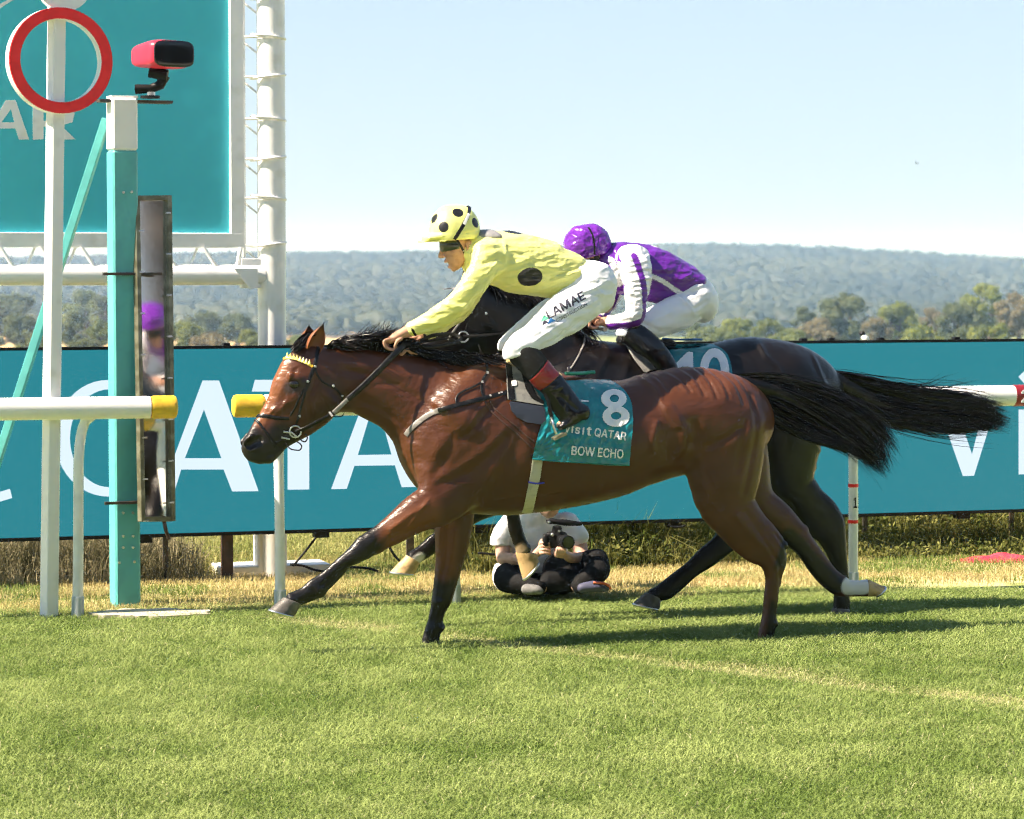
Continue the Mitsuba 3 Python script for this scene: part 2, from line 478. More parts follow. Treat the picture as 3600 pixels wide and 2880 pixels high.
fd = [float(v) for v in (FR.p[0], FR.p[1], FR.n[0], FR.n[1])]
def turf(p, n, uv):
    u = (p.x - fd[0]) * fd[2] + (p.y - fd[1]) * fd[3]
    w = u + 0.9 * (mikit.fbm(p.x * 1.4, p.y * 1.4, 0, 3) - .5)
    d = 1 - mikit.smoothstep(-.63, .12, w)
    f = mikit.fbm(p.x * 9, p.y * 9, 0, 4)
    g = mikit.mix((.10, .155, .030), (.17, .225, .055), f)
    s = mikit.mix((.36, .29, .13), (.48, .40, .21), mikit.fbm(p.x * 6, p.y * 14, 3, 4))
    s = mikit.mix(s, mi.Color3f(.13, .16, .04), mikit.smoothstep(.5, .68, mikit.fbm(p.x * 2.2, p.y * 2.2, 8, 3)) * .8)
    near = mikit.mix(g, s, d)
    far = mikit.mix((.10, .13, .035), (.16, .17, .06), mikit.fbm(p.x * .11, p.y * .07, 1, 4))
    gold = mikit.mix((.40, .27, .12), (.32, .22, .10), mikit.fbm(p.x * .3, p.y * .2, 2, 4))
    k = mikit.smoothstep(.34, .44, mikit.fbm(p.x * .021 + 3, p.y * .011, 5, 3)) * mikit.smoothstep(230, 330, p.y) * mikit.smoothstep(30, -25, p.x)
    far = mikit.mix(far, gold, k)
    field = mikit.mix((.24, .27, .09), (.34, .33, .14), mikit.fbm(p.x * 1.1, p.y * .9, 6, 4))
    near = mikit.mix(near, field, mikit.smoothstep(19.4, 20.2, p.y - .31 * p.x - .9))
    return mikit.mix(near, far, mikit.smoothstep(30, 90, p.y))
mat('m_ground', mikit.proc(turf), 0.95)

def sheet(xs_fn, ys):
    V, F = [], []
    for y in ys: V.append(np.stack([xs_fn(y), np.full(len(xs_fn(y)), y)], 1))
    m = len(V[0]); V = np.vstack(V)
    z = height(V[:, 0], V[:, 1])
    nr = np.clip((30 - V[:, 1]) / 8, 0, 1)
    z = z + nr * .018 * (meshkit.fbm(np.stack([V[:, 0] * 1.1, V[:, 1] * 1.1, 0 * z], -1), 3, 1) - .5)
    for i in range(len(ys) - 1):
        a = i * m + np.arange(m - 1)
        F.append(np.stack([a, a + 1, a + m + 1, a + m], 1))
    return np.column_stack([V, z]), np.vstack(F)
ys = np.r_[np.linspace(-60, 8, 18), np.linspace(8.4, 24, 60), np.geomspace(25, 3600, 150), np.linspace(3700, 6000, 8)]
un = np.sign(np.linspace(-1, 1, 141)) * np.abs(np.linspace(-1, 1, 141)) ** 1.6
put('ground', sheet(lambda y: un * (max(40, .45 * abs(y) + 22)), ys), 'm_ground', smooth=True, kind='structure')

# ------------------------------------------------------------------ the wooded hill across the valley
def blob(sub):
    m = trimesh.creation.icosphere(subdivisions=sub)
    return np.array(m.vertices), np.array(m.faces)

def crowns(cent, rad, sub, cols, seed, squash=.85, rough=.25):
    rng = np.random.default_rng(seed)
    bv, bf = blob(sub)
    keep = (bv[bf].mean(1)[:, 2] > -.45) & (bv[bf].mean(1)[:, 1] < .75)
    bf = bf[keep]; us = np.unique(bf); re = np.full(len(bv), -1); re[us] = np.arange(len(us)); bv, bf = bv[us], re[bf]
    k, m = len(cent), len(bv)
    a = rng.uniform(0, 2 * np.pi, k); 
    d = 1 + rough * rng.normal(size=(k, m, 1)).clip(-1.6, 1.6)
    v = bv[None] * d * rad[:, None, None] * np.array([1, 1, squash])
    c, s = np.cos(.5 * np.sin(a)), np.sin(.5 * np.sin(a))
    v = np.stack([v[..., 0] * c[:, None] - v[..., 1] * s[:, None], v[..., 0] * s[:, None] + v[..., 1] * c[:, None], v[..., 2]], -1) + cent[:, None]
    f = (bf[None] + (np.arange(k) * m)[:, None, None]).reshape(-1, 3)
    col = np.repeat(cols[:, None], m, 1) * rng.uniform(.85, 1.15, (k, m, 1))
    return v.reshape(-1, 3), f, col.reshape(-1, 3)

def wood(n, y0, y1, sub, seed, rr):
    rng = np.random.default_rng(seed)
    y = np.sqrt(rng.uniform(y0 ** 2, y1 ** 2, n)); x = rng.uniform(-.215, .215, n) * y
    r = rng.uniform(*rr, n)
    c = np.stack([x, y, height(x, y) + r * rng.uniform(.75, 1.25, n)], 1)
    big = meshkit.fbm(np.stack([x / 120, y / 260, 0 * x], -1), 3, 7)
    f = (.5 + 2.2 * (big - .5) + .16 * rng.normal(size=n))[:, None].clip(0, 1)
    col = np.array([.008, .015, .007]) * (1 - f) + np.array([.034, .042, .018]) * f
    return crowns(c, r, sub, col, seed)
parts = [wood(9500, 1080, 1750, 1, 3, (2.6, 5.0)), wood(15500, 1750, 2720, 1, 4, (3.2, 5.8))]
off = len(parts[0][0])
put('hill_forest', (np.vstack([p[0] for p in parts]), np.vstack([parts[0][1], parts[1][1] + off])), 'm_vc', smooth=True, color=np.vstack([p[2] for p in parts]).clip(0, 1))
labels['hill_forest'] = {'label': 'hazy blue-grey woodland covering the whole hill across the valley', 'category': 'forest', 'kind': 'stuff'}

# ------------------------------------------------------------------ trees of the middle distance
def tree(label, x, ytop, wpx, Y, c0, c1, tall=1.0, group='trees beyond the screen', cat='tree', name='tree', leaves=2600, seed=0):
    rng = np.random.default_rng(seed + 100)
    w = wpx / FOCAL * Y; X, _, ztop = at(x, ytop, Y)
    zb = float(height(np.array([X]), np.array([float(Y)]))[0])
    h = ztop - zb
    k = thing(name, label, cat, group)
    ch = min(h * .8, w * 1.0 * tall); c0z = ztop - ch
    r0 = .05 * w + .05
    tr = [tube([[X, Y, zb - .3], [X + .03 * w, Y, zb + .5 * (c0z - zb)], [X, Y, c0z + .3 * ch], [X + .04 * w, Y, c0z + .75 * ch]], [r0 * 1.3, r0, r0 * .7, r0 * .2], 8)]
    for i in range(5):
        a = rng.uniform(0, 6.28); zz = c0z + ch * rng.uniform(.0, .35)
        tr.append(tube([[X, Y, zz], [X + .22 * w * math.cos(a), Y + .22 * w * math.sin(a), zz + .25 * ch], [X + .36 * w * math.cos(a), Y + .36 * w * math.sin(a), zz + .38 * ch]], [r0 * .5, r0 * .3, r0 * .12], 6))
    put('trunk', join(tr), 'm_bark', k, smooth=60)
    nc = 26
    a, rr = rng.uniform(0, 6.28, nc), np.sqrt(rng.uniform(0, 1, nc))
    t = rng.uniform(0, 1, nc)
    prof = np.sqrt(np.clip(1 - (2 * t - .85) ** 2 / 1.35, .05, 1))
    cc = np.stack([X + .40 * w * rr * prof * np.cos(a), Y + .40 * w * rr * prof * np.sin(a), c0z + ch * (.08 + .82 * t)], 1)
    cr = w * rng.uniform(.11, .19, nc)
    j = rng.integers(0, nc, leaves)
    u = rng.normal(size=(leaves, 3)); u /= np.linalg.norm(u, axis=1, keepdims=True)
    pos = cc[j] + u * (cr[j] * rng.uniform(.55, 1.08, leaves))[:, None] * [1, 1, .85]
    s = w * .030 * rng.uniform(.7, 1.4, leaves)
    e1 = np.cross(u, rng.normal(size=(leaves, 3))); e1 /= np.linalg.norm(e1, axis=1, keepdims=True)
    e2 = np.cross(u + .8 * rng.normal(size=(leaves, 3)), e1); e2 /= np.linalg.norm(e2, axis=1, keepdims=True)
    v = np.stack([pos - e1 * s[:, None], pos - e2 * s[:, None] * .6, pos + e1 * s[:, None], pos + e2 * s[:, None] * .6], 1).reshape(-1, 3)
    q = np.arange(leaves)[:, None] * 4 + np.array([[0, 1, 2, 3]])
    f = (rng.uniform(0, 1, nc)[j] * .6 + .4 * rng.uniform(0, 1, leaves))[:, None]
    col = np.repeat(np.array(c0) * (1 - f) + np.array(c1) * f, 4, 0)
    # dense inside, so that the crown has depth
    cv, cf, ccol = crowns(cc, cr * .72, 1, np.repeat([np.array(c0) * .9], nc, 0), seed, .9, .12)
    put('crown', join([(v, q), (cv, cf)]), 'm_leaf', k, color=np.vstack([col, ccol]).clip(0, 1))

mat('m_bark', worn((.09, .07, .05), (.16, .13, .10), 5), 0.9)
GR = [((.10, .125, .045), (.25, .28, .10)), ((.08, .10, .05), (.18, .20, .10)), ((.14, .125, .075), (.29, .25, .15)), ((.12, .15, .04), (.31, .34, .10))]
TREES = [  # x, top, width (pixels), distance, palette, label
    (2460, 1128, 130, 300, 0, 'low green bush just right of the purple rider’s rump'),
    (2590, 1120, 150, 290, 3, 'bright green rounded bush beyond the black horse’s croup'),
    (2700, 1118, 130, 270, 0, 'mid green bush beside the dark brown topped tree'),
    (2830, 1072, 110, 330, 1, 'small dark tree left of the big brown topped tree'),
    (2880, 1120, 190, 250, 2, 'tan dry looking bush in front of the big brown topped tree'),
    (2985, 1042, 250, 310, 1, 'big dense dark tree with a brownish top, centre of the right-hand group'),
    (3080, 1120, 120, 280, 2, 'pale greyish bush behind the white fitting on the screen'),
    (3160, 1066, 200, 320, 3, 'light green round tree right of the big brown topped tree'),
    (3275, 1085, 140, 340, 2, 'grey-green thin tree between two brighter green trees'),
    (3380, 1064, 190, 300, 1, 'dark green tree standing left of the tallest tree'),
    (3460, 990, 190, 330, 3, 'tallest tree at the right, with a bright yellow-green top'),
    (3475, 1120, 170, 240, 3, 'low yellow-green bush below the tallest tree'),
    (3580, 1036, 190, 310, 2, 'tan and green tree cut by the right edge of the picture'),
    (3240, 1160, 240, 235, 3, 'wide low yellow-green thicket right above the screen edge'),
    (2780, 1160, 200, 240, 0, 'low green thicket above the screen behind the black horse'),
    (2540, 1165, 180, 250, 0, 'low olive scrub right behind the black horse’s back'),
    (3390, 1150, 160, 245, 1, 'dark low bush between yellow-green thickets at the right'),
    (60, 1105, 190, 420, 1, 'dark round bush at the left edge below the round white beam'),
    (30, 1030, 230, 600, 1, 'grey-green tree just below the beam at the left edge'),
    (300, 1025, 190, 640, 0, 'green tree between the white post and the teal post'),
    (370, 1020, 120, 600, 1, 'dark tree touching the left side of the teal post'),
    (265, 1095, 120, 400, 1, 'small dark bush right of the white post above the dry field'),
    (355, 1125, 110, 380, 0, 'olive bush on the dry field beside the teal post'),
    (310, 1190, 150, 300, 1, 'low dark scrub on the screen edge between the two posts'),
    (130, 1190, 160, 310, 0, 'low olive scrub behind the teal brace'),
    (640, 1130, 170, 330, 0, 'rounded olive bush right of the tall mirror'),
    (720, 1100, 180, 520, 1, 'dark hedge-like bush beyond the little dry field'),
    (830, 1112, 170, 500, 1, 'dark bush against the left side of the white mast'),
    (870, 1160, 120, 320, 0, 'olive bush low beside the white mast above the screen'),
    (740, 1180, 190, 300, 2, 'dry greyish scrub above the screen between mirror and mast'),
    (1040, 1175, 130, 340, 0, 'olive bush right of the white mast above the screen'),
]
for i, (x, yt, w, Y, g, lab) in enumerate(TREES):
    low = yt > 1095
    tree(lab, x, yt, w, Y * (1.5 if x > 2000 else 1.2), *GR[g], tall=.8 if low else 1.15, name='bush' if 'tree' not in lab.split(' ')[:5] and low else 'tree',
         cat='bush' if low else 'tree', group='bushes beyond the screen' if low else 'trees beyond the screen', seed=i, leaves=3200)

# ------------------------------------------------------------------ the advertising screen
def wf(fr, s, l, z): return fr.to_world(np.array([s, l, z], float))
def fbox(fr, s0, s1, l0, l1, z0, z1):
    return box(wf(fr, (s0 + s1) / 2, (l0 + l1) / 2, (z0 + z1) / 2), (s1 - s0, l1 - l0, z1 - z0), fr.R)
def flat(fr, pts, l0, depth, holes=()):
    """a flat shape given by pixels of its outline, standing proud of the plane by depth"""
    P = [fr.pix(x, y, l0)[[0, 2]] for x, y in pts]
    H = [[fr.pix(x, y, l0)[[0, 2]] for x, y in h] for h in holes]
    v, f = extrude(sg.Polygon(P, H), depth)
    v = np.asarray(v)
    return fr.to_world(np.stack([v[:, 0], v[:, 2] + l0, v[:, 1]], 1)), np.asarray(f)
def ell(cx, cy, rx, ry, n=48):
    return [(cx + rx * math.cos(a), cy + ry * math.sin(a)) for a in np.linspace(0, 2 * math.pi, n, endpoint=False)]

ad = thing('advertising_screen', 'long low teal LED advertising screen with huge pale lettering behind the rail', 'screen')
Z0, Z1 = 0.271, 1.516
put('display', fbox(FB, -1.2, 9.4, -.02, 0, Z0 + .012, Z1 - .018), 'm_led', ad, emitter=led((.010, .205, .262), .108))
put('cabinet', join([fbox(FB, -1.21, 9.41, -.13, -.022, Z0, Z1), fbox(FB, -1.21, 9.41, -.021, .004, Z1 - .017, Z1 + .003), fbox(FB, -1.21, 9.41, -.021, .004, Z0 - .012, Z0 + .011)]), 'm_black', ad)
def letter(pts, holes=()):
    put('letter', flat(FB, pts, .0015, .0012, holes), 'm_led_letter', ad, emitter=led((.72, .87, 1.0), 0.105))
letter([(-60, 1690), (-30, 1716), (0, 1729), (35, 1719), (43, 1751), (0, 1764), (-60, 1760), (-110, 1700), (-110, 1400), (-60, 1400)])
letter(ell(380, 1541, 187, 205), [ell(384, 1541, 138, 172)])
letter([(712, 1338), (770, 1338), (909, 1727), (816, 1728), (786, 1651), (637, 1651), (613, 1729), (566, 1730)], [[(717, 1440), (650, 1611), (778, 1611)]])
letter([(885, 1377), (896, 1336), (1215, 1333), (1205, 1374), (1087, 1375), (1087, 1721), (1011, 1722), (1011, 1377)])
letter([(1308, 1331), (1350, 1331), (1470, 1712), (1412, 1713), (1388, 1636), (1246, 1638), (1219, 1719), (1164, 1720)], [[(1320, 1395), (1258, 1600), (1376, 1598)]])
letter([(1520, 1330), (1620, 1328), (1668, 1380), (1668, 1480), (1630, 1525), (1700, 1708), (1630, 1709), (1570, 1530), (1570, 1710), (1520, 1711)], [[(1568, 1370), (1568, 1490), (1610, 1488), (1622, 1440), (1610, 1372)]])
letter([(3288, 1398), (3350, 1397), (3417, 1598), (3468, 1395), (3511, 1394), (3424, 1673), (3385, 1674)])
letter([(3581, 1440), (3640, 1439), (3640, 1667), (3581, 1668)])
letter([(3580, 1325), (3606, 1300), (3650, 1346), (3612, 1362)])
for x in (590, 800, 1340, 1820, 2300, 2832, 2930, 3105, 3370):
    s = FB.pix(x, 1205)[0]
    put('clip', fbox(FB, s - .022, s + .022, -.07, -.02, Z1 + .001, Z1 + .019), 'm_black', ad)
for x in (512, 1137, 1700, 2380, 3395):
    s = FB.pix(x, 1880)[0]
    put('bracket', fbox(FB, s - .05, s + .05, -.11, -.03, Z0 - .05, Z0 - .013), 'm_black', ad)
for x, w in ((584, .034), (1445, .05), (2221, .045), (3045, .03), (3560, .03)):
    s = FB.pix(x, 1950, -.12)[0]
    put('leg', fbox(FB, s - w / 2, s + w / 2, -.16, -.131, -.09, Z0 + .5), 'm_dark_steel', ad)
s = FB.pix(803, 1950, -.12)[0]
put('leg', fbox(FB, s - .036, s + .036, -.2, -.132, -.09, Z0 + .5), 'm_brown_steel', ad, label='thick rust-brown leg under the screen')
for pts in ([(1030, 1990), (1060, 1955), (1110, 1890)], [(1020, 1985), (1060, 1988), (1110, 2005), (1160, 2010)], [(1180, 2002), (1230, 1994), (1290, 1998), (1330, 2010)], [(1360, 1900), (1385, 1950), (1420, 1985)], [(1680, 1945), (1740, 1950), (1780, 1958)],
            [(2350, 1846), (2380, 1854), (2410, 1846)]):
    put('cable', tube(spline([at(x, y, 19.2 if x < 2000 else 19.75) for x, y in pts], 14), .009, 6), 'm_black', ad, smooth=True)
v = thing('screen_fitting', 'small white fitting with a black cap on the screen’s top edge', 'fitting')
q = at(3037, 1190, FB.to_world(FB.pix(3037, 1190))[1] + .03)
put('foot', tube([q + [0.03, 0, -.03], q + [0.012, 0, 0], q + [-.01, 0, .022]], [.02, .026, .018], 10), 'm_white', v, smooth=True)
put('cap', tube([q + [-.012, 0, .024], q + [-.012, 0, .035], q + [-.012, 0, .05]], [.018, .024, .012], 10), 'm_black', v, smooth=True)

# ------------------------------------------------------------------ the mast with the big banner
bn = thing('banner_sign', 'big teal banner in a white frame carried by a round white mast', 'sign')
fx = lambda x, y: FS.pix(x, y)[[0, 2]]
sr, zb = fx(811, 819)
s2, zb2 = fx(862, 872)
put('banner', fbox(FS, -4, sr, -.05, -.035, zb, 5.5), 'm_teal_print', bn)
put('frame', join([fbox(FS, sr + .001, s2, -.07, .0, zb2 + .001, 5.5), fbox(FS, -4, s2, -.07, .001, zb2, zb - .0005)]), 'm_white', bn)
for pts, hs in (([(-60, 490), (20, 352), (55, 352), (102, 490), (66, 491), (54, 452), (-20, 452), (-30, 491)], [[(38, 385), (5, 430), (50, 430)]]),
                ([(115, 371), (153, 370), (235, 372), (262, 400), (255, 430), (215, 442), (265, 490), (225, 491), (175, 445), (153, 445), (153, 490), (115, 491)], [[(153, 392), (153, 425), (205, 424), (218, 408), (205, 393)]])):
    put('letter', flat(FS, pts, -.0345, .003, hs), 'm_white', bn)
put('print', flat(FS, [(-40, 38), (0, 14), (26, 0), (48, -14), (60, -8), (34, 8), (0, 30), (-40, 54)], -.0345, .002), 'm_white', bn)
mast = FS.pix(955, 900, -.02)
def mz(y): return FS.pix(955, y)[2]
put('mast', cyl(wf(FS, mast[0], -.02, -.1), wf(FS, mast[0], -.02, 5.6), .096, 32), 'm_white', bn, smooth=50)
sl = FS.pix(866, 500)[0]
put('side_tube', cyl(wf(FS, sl, -.09, mz(905)), wf(FS, sl, -.09, 5.6), .014, 12), 'm_white', bn, smooth=50)
for i, y in enumerate((135, 275, 422, 563, 700, 865, 1010 - 2000, -5)):
    if y < -100: continue
    z = mz(y)
    ring = [wf(FS, mast[0] - .02 + .118 * math.cos(a), -.02 + .108 * math.sin(a), z + .014 * math.cos(a) * (1 if i % 2 else -1) + .010) for a in np.linspace(0, 2 * math.pi, 30)]
    put('hoop', join([tube(ring, .0085, 8, caps=False), tube([wf(FS, sl - .005, -.0, z + .004), wf(FS, mast[0] - .03, .085, z + .006)], .0085, 8)]), 'm_white', bn, smooth=True)
    put('lacing', tube([wf(FS, sl, -.09, z - .02), wf(FS, mast[0] - .085, -.05, z - .10)], .007, 8), 'm_white', bn, smooth=True)
zc, rb = (FS.pix(400, 967)[2]), .068
put('beam', cyl(wf(FS, -4, .0, zc), wf(FS, mast[0] - .06, .0, zc), rb, 28), 'm_white', bn, smooth=50)
g0 = FS.pix(845, 945)
put('gusset', join([fbox(FS, g0[0], mast[0] - .05, -.03, .03, zc - .09, zc + .11), flat(FS, [(822, 945), (905, 945), (905, 1012), (880, 1018)], .068, .012)]), 'm_white', bn)
for i in range(9):
    s0 = FS.pix(712 - 143 * i, 870)[0]
    put('strut', tube([wf(FS, s0, .015, zb2 + .01), wf(FS, s0 + .11, .03, zc + .02)], .0125, 8), 'm_white', bn, smooth=True)
    put('strut', tube([wf(FS, s0 - .02, -.06, zb2 + .01), wf(FS, s0 - .10, -.03, zc + .02)], .009, 8), 'm_white', bn, smooth=True)
s0 = FS.pix(836, 870)[0]
put('strut', tube([wf(FS, s0 + .02, .0, zb2), wf(FS, s0 - .02, .02, zc)], .015, 8), 'm_white', bn, smooth=True)
put('mast_foot', fbox(FS, mast[0] - .115, mast[0] + .07, -.13, .03, -.1, .29), 'm_white', bn)
s0, s1 = FS.pix(772, 2000)[0], FS.pix(1160, 2000)[0]
put('base_plate', fbox(FS, s0, s1, -.3, .03, -.06, .015), 'm_white', bn)

# ------------------------------------------------------------------ the finishing post, its ring, the judge's post with camera and mirror
FW = Frame(*ground_at(171, 2148)[:2], 43)
wp = thing('finishing_post', 'tall white square post with a red and white ring at its top', 'post')
base, top = FW.to_world([0, 0, -.12]), at(204, -60, 16.9)
put('shaft', bar(base, top + [0, 0, .3], .083, up=tuple(FW.d)), 'm_white_post', wp)
FG = Frame(*at(214, 213, 16.83)[:2], 24)
def annulus(fr, cx, cy, ro, ri, l0, l1, n=72):
    c = fr.pix(cx, cy, 0)
    a = np.linspace(0, 2 * math.pi, n, endpoint=False)
    rings = []
    for r, l in ((ro, l0), (ro, l1), (ri, l1), (ri, l0)):
        rings.append(np.stack([c[0] + r * np.cos(a), np.full(n, l), c[2] + r * np.sin(a)], 1))
    v = np.vstack(rings); f = []
    for k in range(4):
        b = (k + 1) % 4
        i = np.arange(n); j = (i + 1) % n
        f.append(np.stack([k * n + i, k * n + j, b * n + j, b * n + i], 1))
    return fr.to_world(v), np.vstack(f)
put('ring', annulus(FG, 214, 213, .310, .246, .002, .014), 'm_red', wp, smooth=40, label='flat red front of the ring')
put('ring_rim', annulus(FG, 214, 213, .312, .244, -.085, .0), 'm_white', wp, smooth=40)
c = FG.pix(222, -58, -.03)
put('disc', cyl(FG.to_world([c[0], -.05, c[2]]), FG.to_world([c[0], .0, c[2]]), .165, 48), 'm_white', wp, smooth=40)

FT = Frame(*ground_at(440, 2103)[:2], 23)
tp = thing('judge_post', 'teal square post with a white top band beside the finishing post', 'post')
def tz(y): return FT.pix(440, y)[2]
put('shaft', fbox(FT, -.079, .079, -.079, .079, -.12, tz(531)), 'm_teal_post', tp)
put('top_band', fbox(FT, -.080, .080, -.080, .080, tz(531) + .0005, tz(347)), 'm_white_post', tp)
put('mount_plate', fbox(FT, -.15, .31, -.05, .05, tz(362), tz(352)), 'm_dark_steel', tp)
put('top_plate', fbox(FT, -.078, .09, -.07, .05, tz(347) + .0005, tz(338)), 'm_white', tp)
for y in (958, 1758):
    put('arm', fbox(FT, -.15, .22, .081, .105, tz(y + 10), tz(y)), 'm_dark_steel', tp)
bl = []
for x, y in ((432, 1803), (466, 1803), (432, 1885), (466, 1885), (432, 1925), (466, 1925), (418, 1978), (471, 1975), (433, 677), (462, 675)):
    q = FT.pix(x, y, .079)
    put('bolt', cyl(FT.to_world(q), FT.to_world(q + [0, .014, 0]), .008, 10), 'm_alu', tp)
pole0, pole1 = at(375, 418, 17.52), at(-150, 2060, 17.7)
put('brace', bar(pole0, pole1, .05), 'm_teal_post', tp, label='slanting teal brace')

cam = thing('finish_camera', 'red box camera with a dark window on a black swivel above the teal post', 'camera')
# the housing: a rounded box that looks to the right and towards the track
FC = Frame(*at(560, 200, 17.45)[:2], 36)
hc = FC.pix(556, 196, 0)
def rbox(s, l, z, c, p=4.0, nu=40, nv=20, taper=0.0):
    u, w = np.meshgrid(np.linspace(-math.pi, math.pi, nu, endpoint=False), np.linspace(-math.pi / 2, math.pi / 2, nv))
    e = 2 / p
    sp = lambda t, e: np.sign(t) * np.abs(t) ** e
    x = sp(np.cos(w), e) * sp(np.cos(u), e); y = sp(np.cos(w), e) * sp(np.sin(u), e); zz = sp(np.sin(w), e)
    v = np.stack([x * s * (1 - taper * y), y * l, zz * z * (1 - taper * y)], -1).reshape(-1, 3) + c
    f = []
    for i in range(nv - 1):
        a = i * nu + np.arange(nu); b = i * nu + (np.arange(nu) + 1) % nu
        f.append(np.stack([a, b, b + nu, a + nu], 1))
    return v, np.vstack(f)
v, f = rbox(.132, .20, .080, hc, 4.2, taper=-.20)
put('housing', FC.mesh(v, f), 'm_red_shell', cam, smooth=True)
v, f = rbox(.136, .012, .080, hc + [0, .198, 0], 4.2)
put('window', FC.mesh(v, f), 'm_black_gloss', cam, smooth=True)
q = FC.to_world(hc + [0.0, .02, 0])
put('swivel', join([cyl(q + [0, 0, -.07], q + [0, 0, -.14], .04, 16), tube([q + [-.06, -.03, -.10], q + [.05, -.03, -.125]], .035, 12), tube([q + [0.03, 0, -.12], q + [.0, 0, -.18], q + [-.05, 0, -.20]], [.035, .03, .028], 12),
                    tube([q + [-.15, 0, -.205], q + [-.03, 0, -.20]], [.03, .024], 12), cyl(q + [-.06, 0, -.245], q + [-.06, 0, -.26], .06, 16), cyl(q + [-.055, 0, -.24], q + [-.055, 0, -.18], .024, 14)]), 'm_black', cam, smooth=40)
put('collar', cyl(q + [-.055, 0, -.243], q + [-.055, 0, -.222], .026, 14), 'm_alu', cam)

# ------------------------------------------------------------------ the running rail
RZ, RR = 1.205, .067
def rail_y(s): return RZ
def rs(x): return FR.pix(x, 1410)[0]
def rail(x0, x1, cap, label):
    k = thing('running_rail', label, 'rail', None)
    a, b = rs(x0), rs(x1)
    c0, c1 = (a, rs(cap)) if cap < (x0 + x1) / 2 else (rs(cap), b)
    w0, w1 = (c1, b) if c0 == a else (a, c0)
    put('tube', cyl(wf(FR, w0, 0, RZ), wf(FR, w1, 0, RZ), RR, 32), 'm_rail', k, smooth=50)
    put('end_cap', cyl(wf(FR, c0, 0, RZ), wf(FR, c1, 0, RZ), RR + .003, 32, bev=.022), 'm_yellow_plastic', k, smooth=35, label='yellow end of the rail')
    return k
def rpost(k, x, lean=0.0, bands=False):
    s = rs(x)
    P = spline([wf(FR, s - .02 + lean, -.015, -.15), wf(FR, s - .02 + lean * .6, -.015, .35), wf(FR, s - .025, -.012, 0.9), wf(FR, s - .015, -.02, RZ - .2), wf(FR, s + .012, -.03, RZ - .09), wf(FR, s + .055, -.01, RZ - .045)], 26)
    put('post', tube(P, np.interp(np.arange(26), [0, 6, 25], [.036, .031, .031]), 18), 'm_rail', k, smooth=50)
    put('sleeve', cyl(wf(FR, s - .02 + lean, -.015, -.12), wf(FR, s - .02 + lean * .8, -.015, .085), .037, 18, bev=.004), 'm_grey_plastic', k, smooth=40)
r1 = rail(-700, 622, 527, 'white tubular rail at the left with a yellow end in front of the mirror')
rpost(r1, 291, -.02)
r2 = rail(817, 4300, 930, 'long white tubular rail running behind the horses from a yellow end')
rpost(r2, 995, .0); rpost(r2, 3016, .0); rpost(r2, 1612, 0.0)
s = rs(3016)
for y in (1707, 1834):
    z = FR.pix(3016, y)[2]
    put('band', cyl(wf(FR, s - .023, -.013, z - .011), wf(FR, s - .023, -.013, z + .011), .0335, 20), 'm_red', r2, smooth=40)
v, f = fit_text('1', .024, .068, .003, True)
z = FR.pix(3016, 1785)[2]
put('digit', (FR.to_world(np.stack([v[:, 0] + s - .033, .0175 + v[:, 2], v[:, 1] + z], 1)), f), 'm_black', r2)
s2 = rs(3560)
put('band', cyl(wf(FR, s2, 0, RZ), wf(FR, s2 + .19, 0, RZ), RR + .003, 32), 'm_darkred', r2, smooth=40, label='dark red band with a white digit')
v, f = fit_text('2', .06, .085, .004, True)
put('digit', (FR.to_world(np.stack([v[:, 0] + s2 + .028, .067 + v[:, 2], v[:, 1] + RZ - .043], 1)), f), 'm_white', r2)

# ------------------------------------------------------------------ small things on the ground
o = ground_at(535, 2143)
pl = []
rng = np.random.default_rng(5)
sv, sf = [], []
a = np.linspace(0, 2 * math.pi, 40, endpoint=False)
rr = 1 + .12 * rng.normal(size=40)
poly = sg.Polygon(np.stack([o[0] + .34 * rr * np.cos(a), o[1] + .17 * rr * np.sin(a)], 1)).buffer(.02)
v, f = extrude(poly, .05); v = np.asarray(v) + [0, 0, -.066]
whole('concrete_slab', (v, f), 'm_slab', 'flat pale concrete slab in the grass in front of the teal post', 'slab')
q = ground_at(3490, 1956)
P = []
gx, gy = np.meshgrid(np.linspace(-1, 1, 30), np.linspace(-1, 1, 14), indexing='ij')
hh = np.clip(1 - gx ** 2, 0, 1) ** .6 * np.clip(1 - gy ** 2, 0, 1) ** .5
zz = .085 * hh * np.clip(.55 + .5 * gx, .12, 1) * (1 + .5 * (meshkit.fbm(np.stack([gx * 3, gy * 2, 0 * gx], -1), 3) - .5) * 2)
top = np.stack([q[0] + gx * .30, q[1] + .1 + gy * .14, -.05 + zz], -1).reshape(-1, 3)
i, j = np.meshgrid(np.arange(29), np.arange(13), indexing='ij'); b = (i * 14 + j).ravel()
whole('red_tarpaulin', (top, np.stack([b, b + 14, b + 15, b + 1], 1)), 'm_tarp', 'crumpled pinkish red tarpaulin lying at the foot of the hedge, far right', 'tarpaulin', smooth=True)
bd = at(3222, 574, 120.0)
whole('bird', join([tube([bd + [-.07, 0, 0], bd, bd + [.08, 0, .01]], [.008, .03, .008], 8), (np.array([bd, bd + [-.03, .1, .07], bd + [.05, .02, 0], bd + [-.03, -.1, .06]]), np.array([[0, 1, 2], [0, 2, 3]]))]), 'm_black', 'tiny dark bird far off in the pale sky', 'bird')

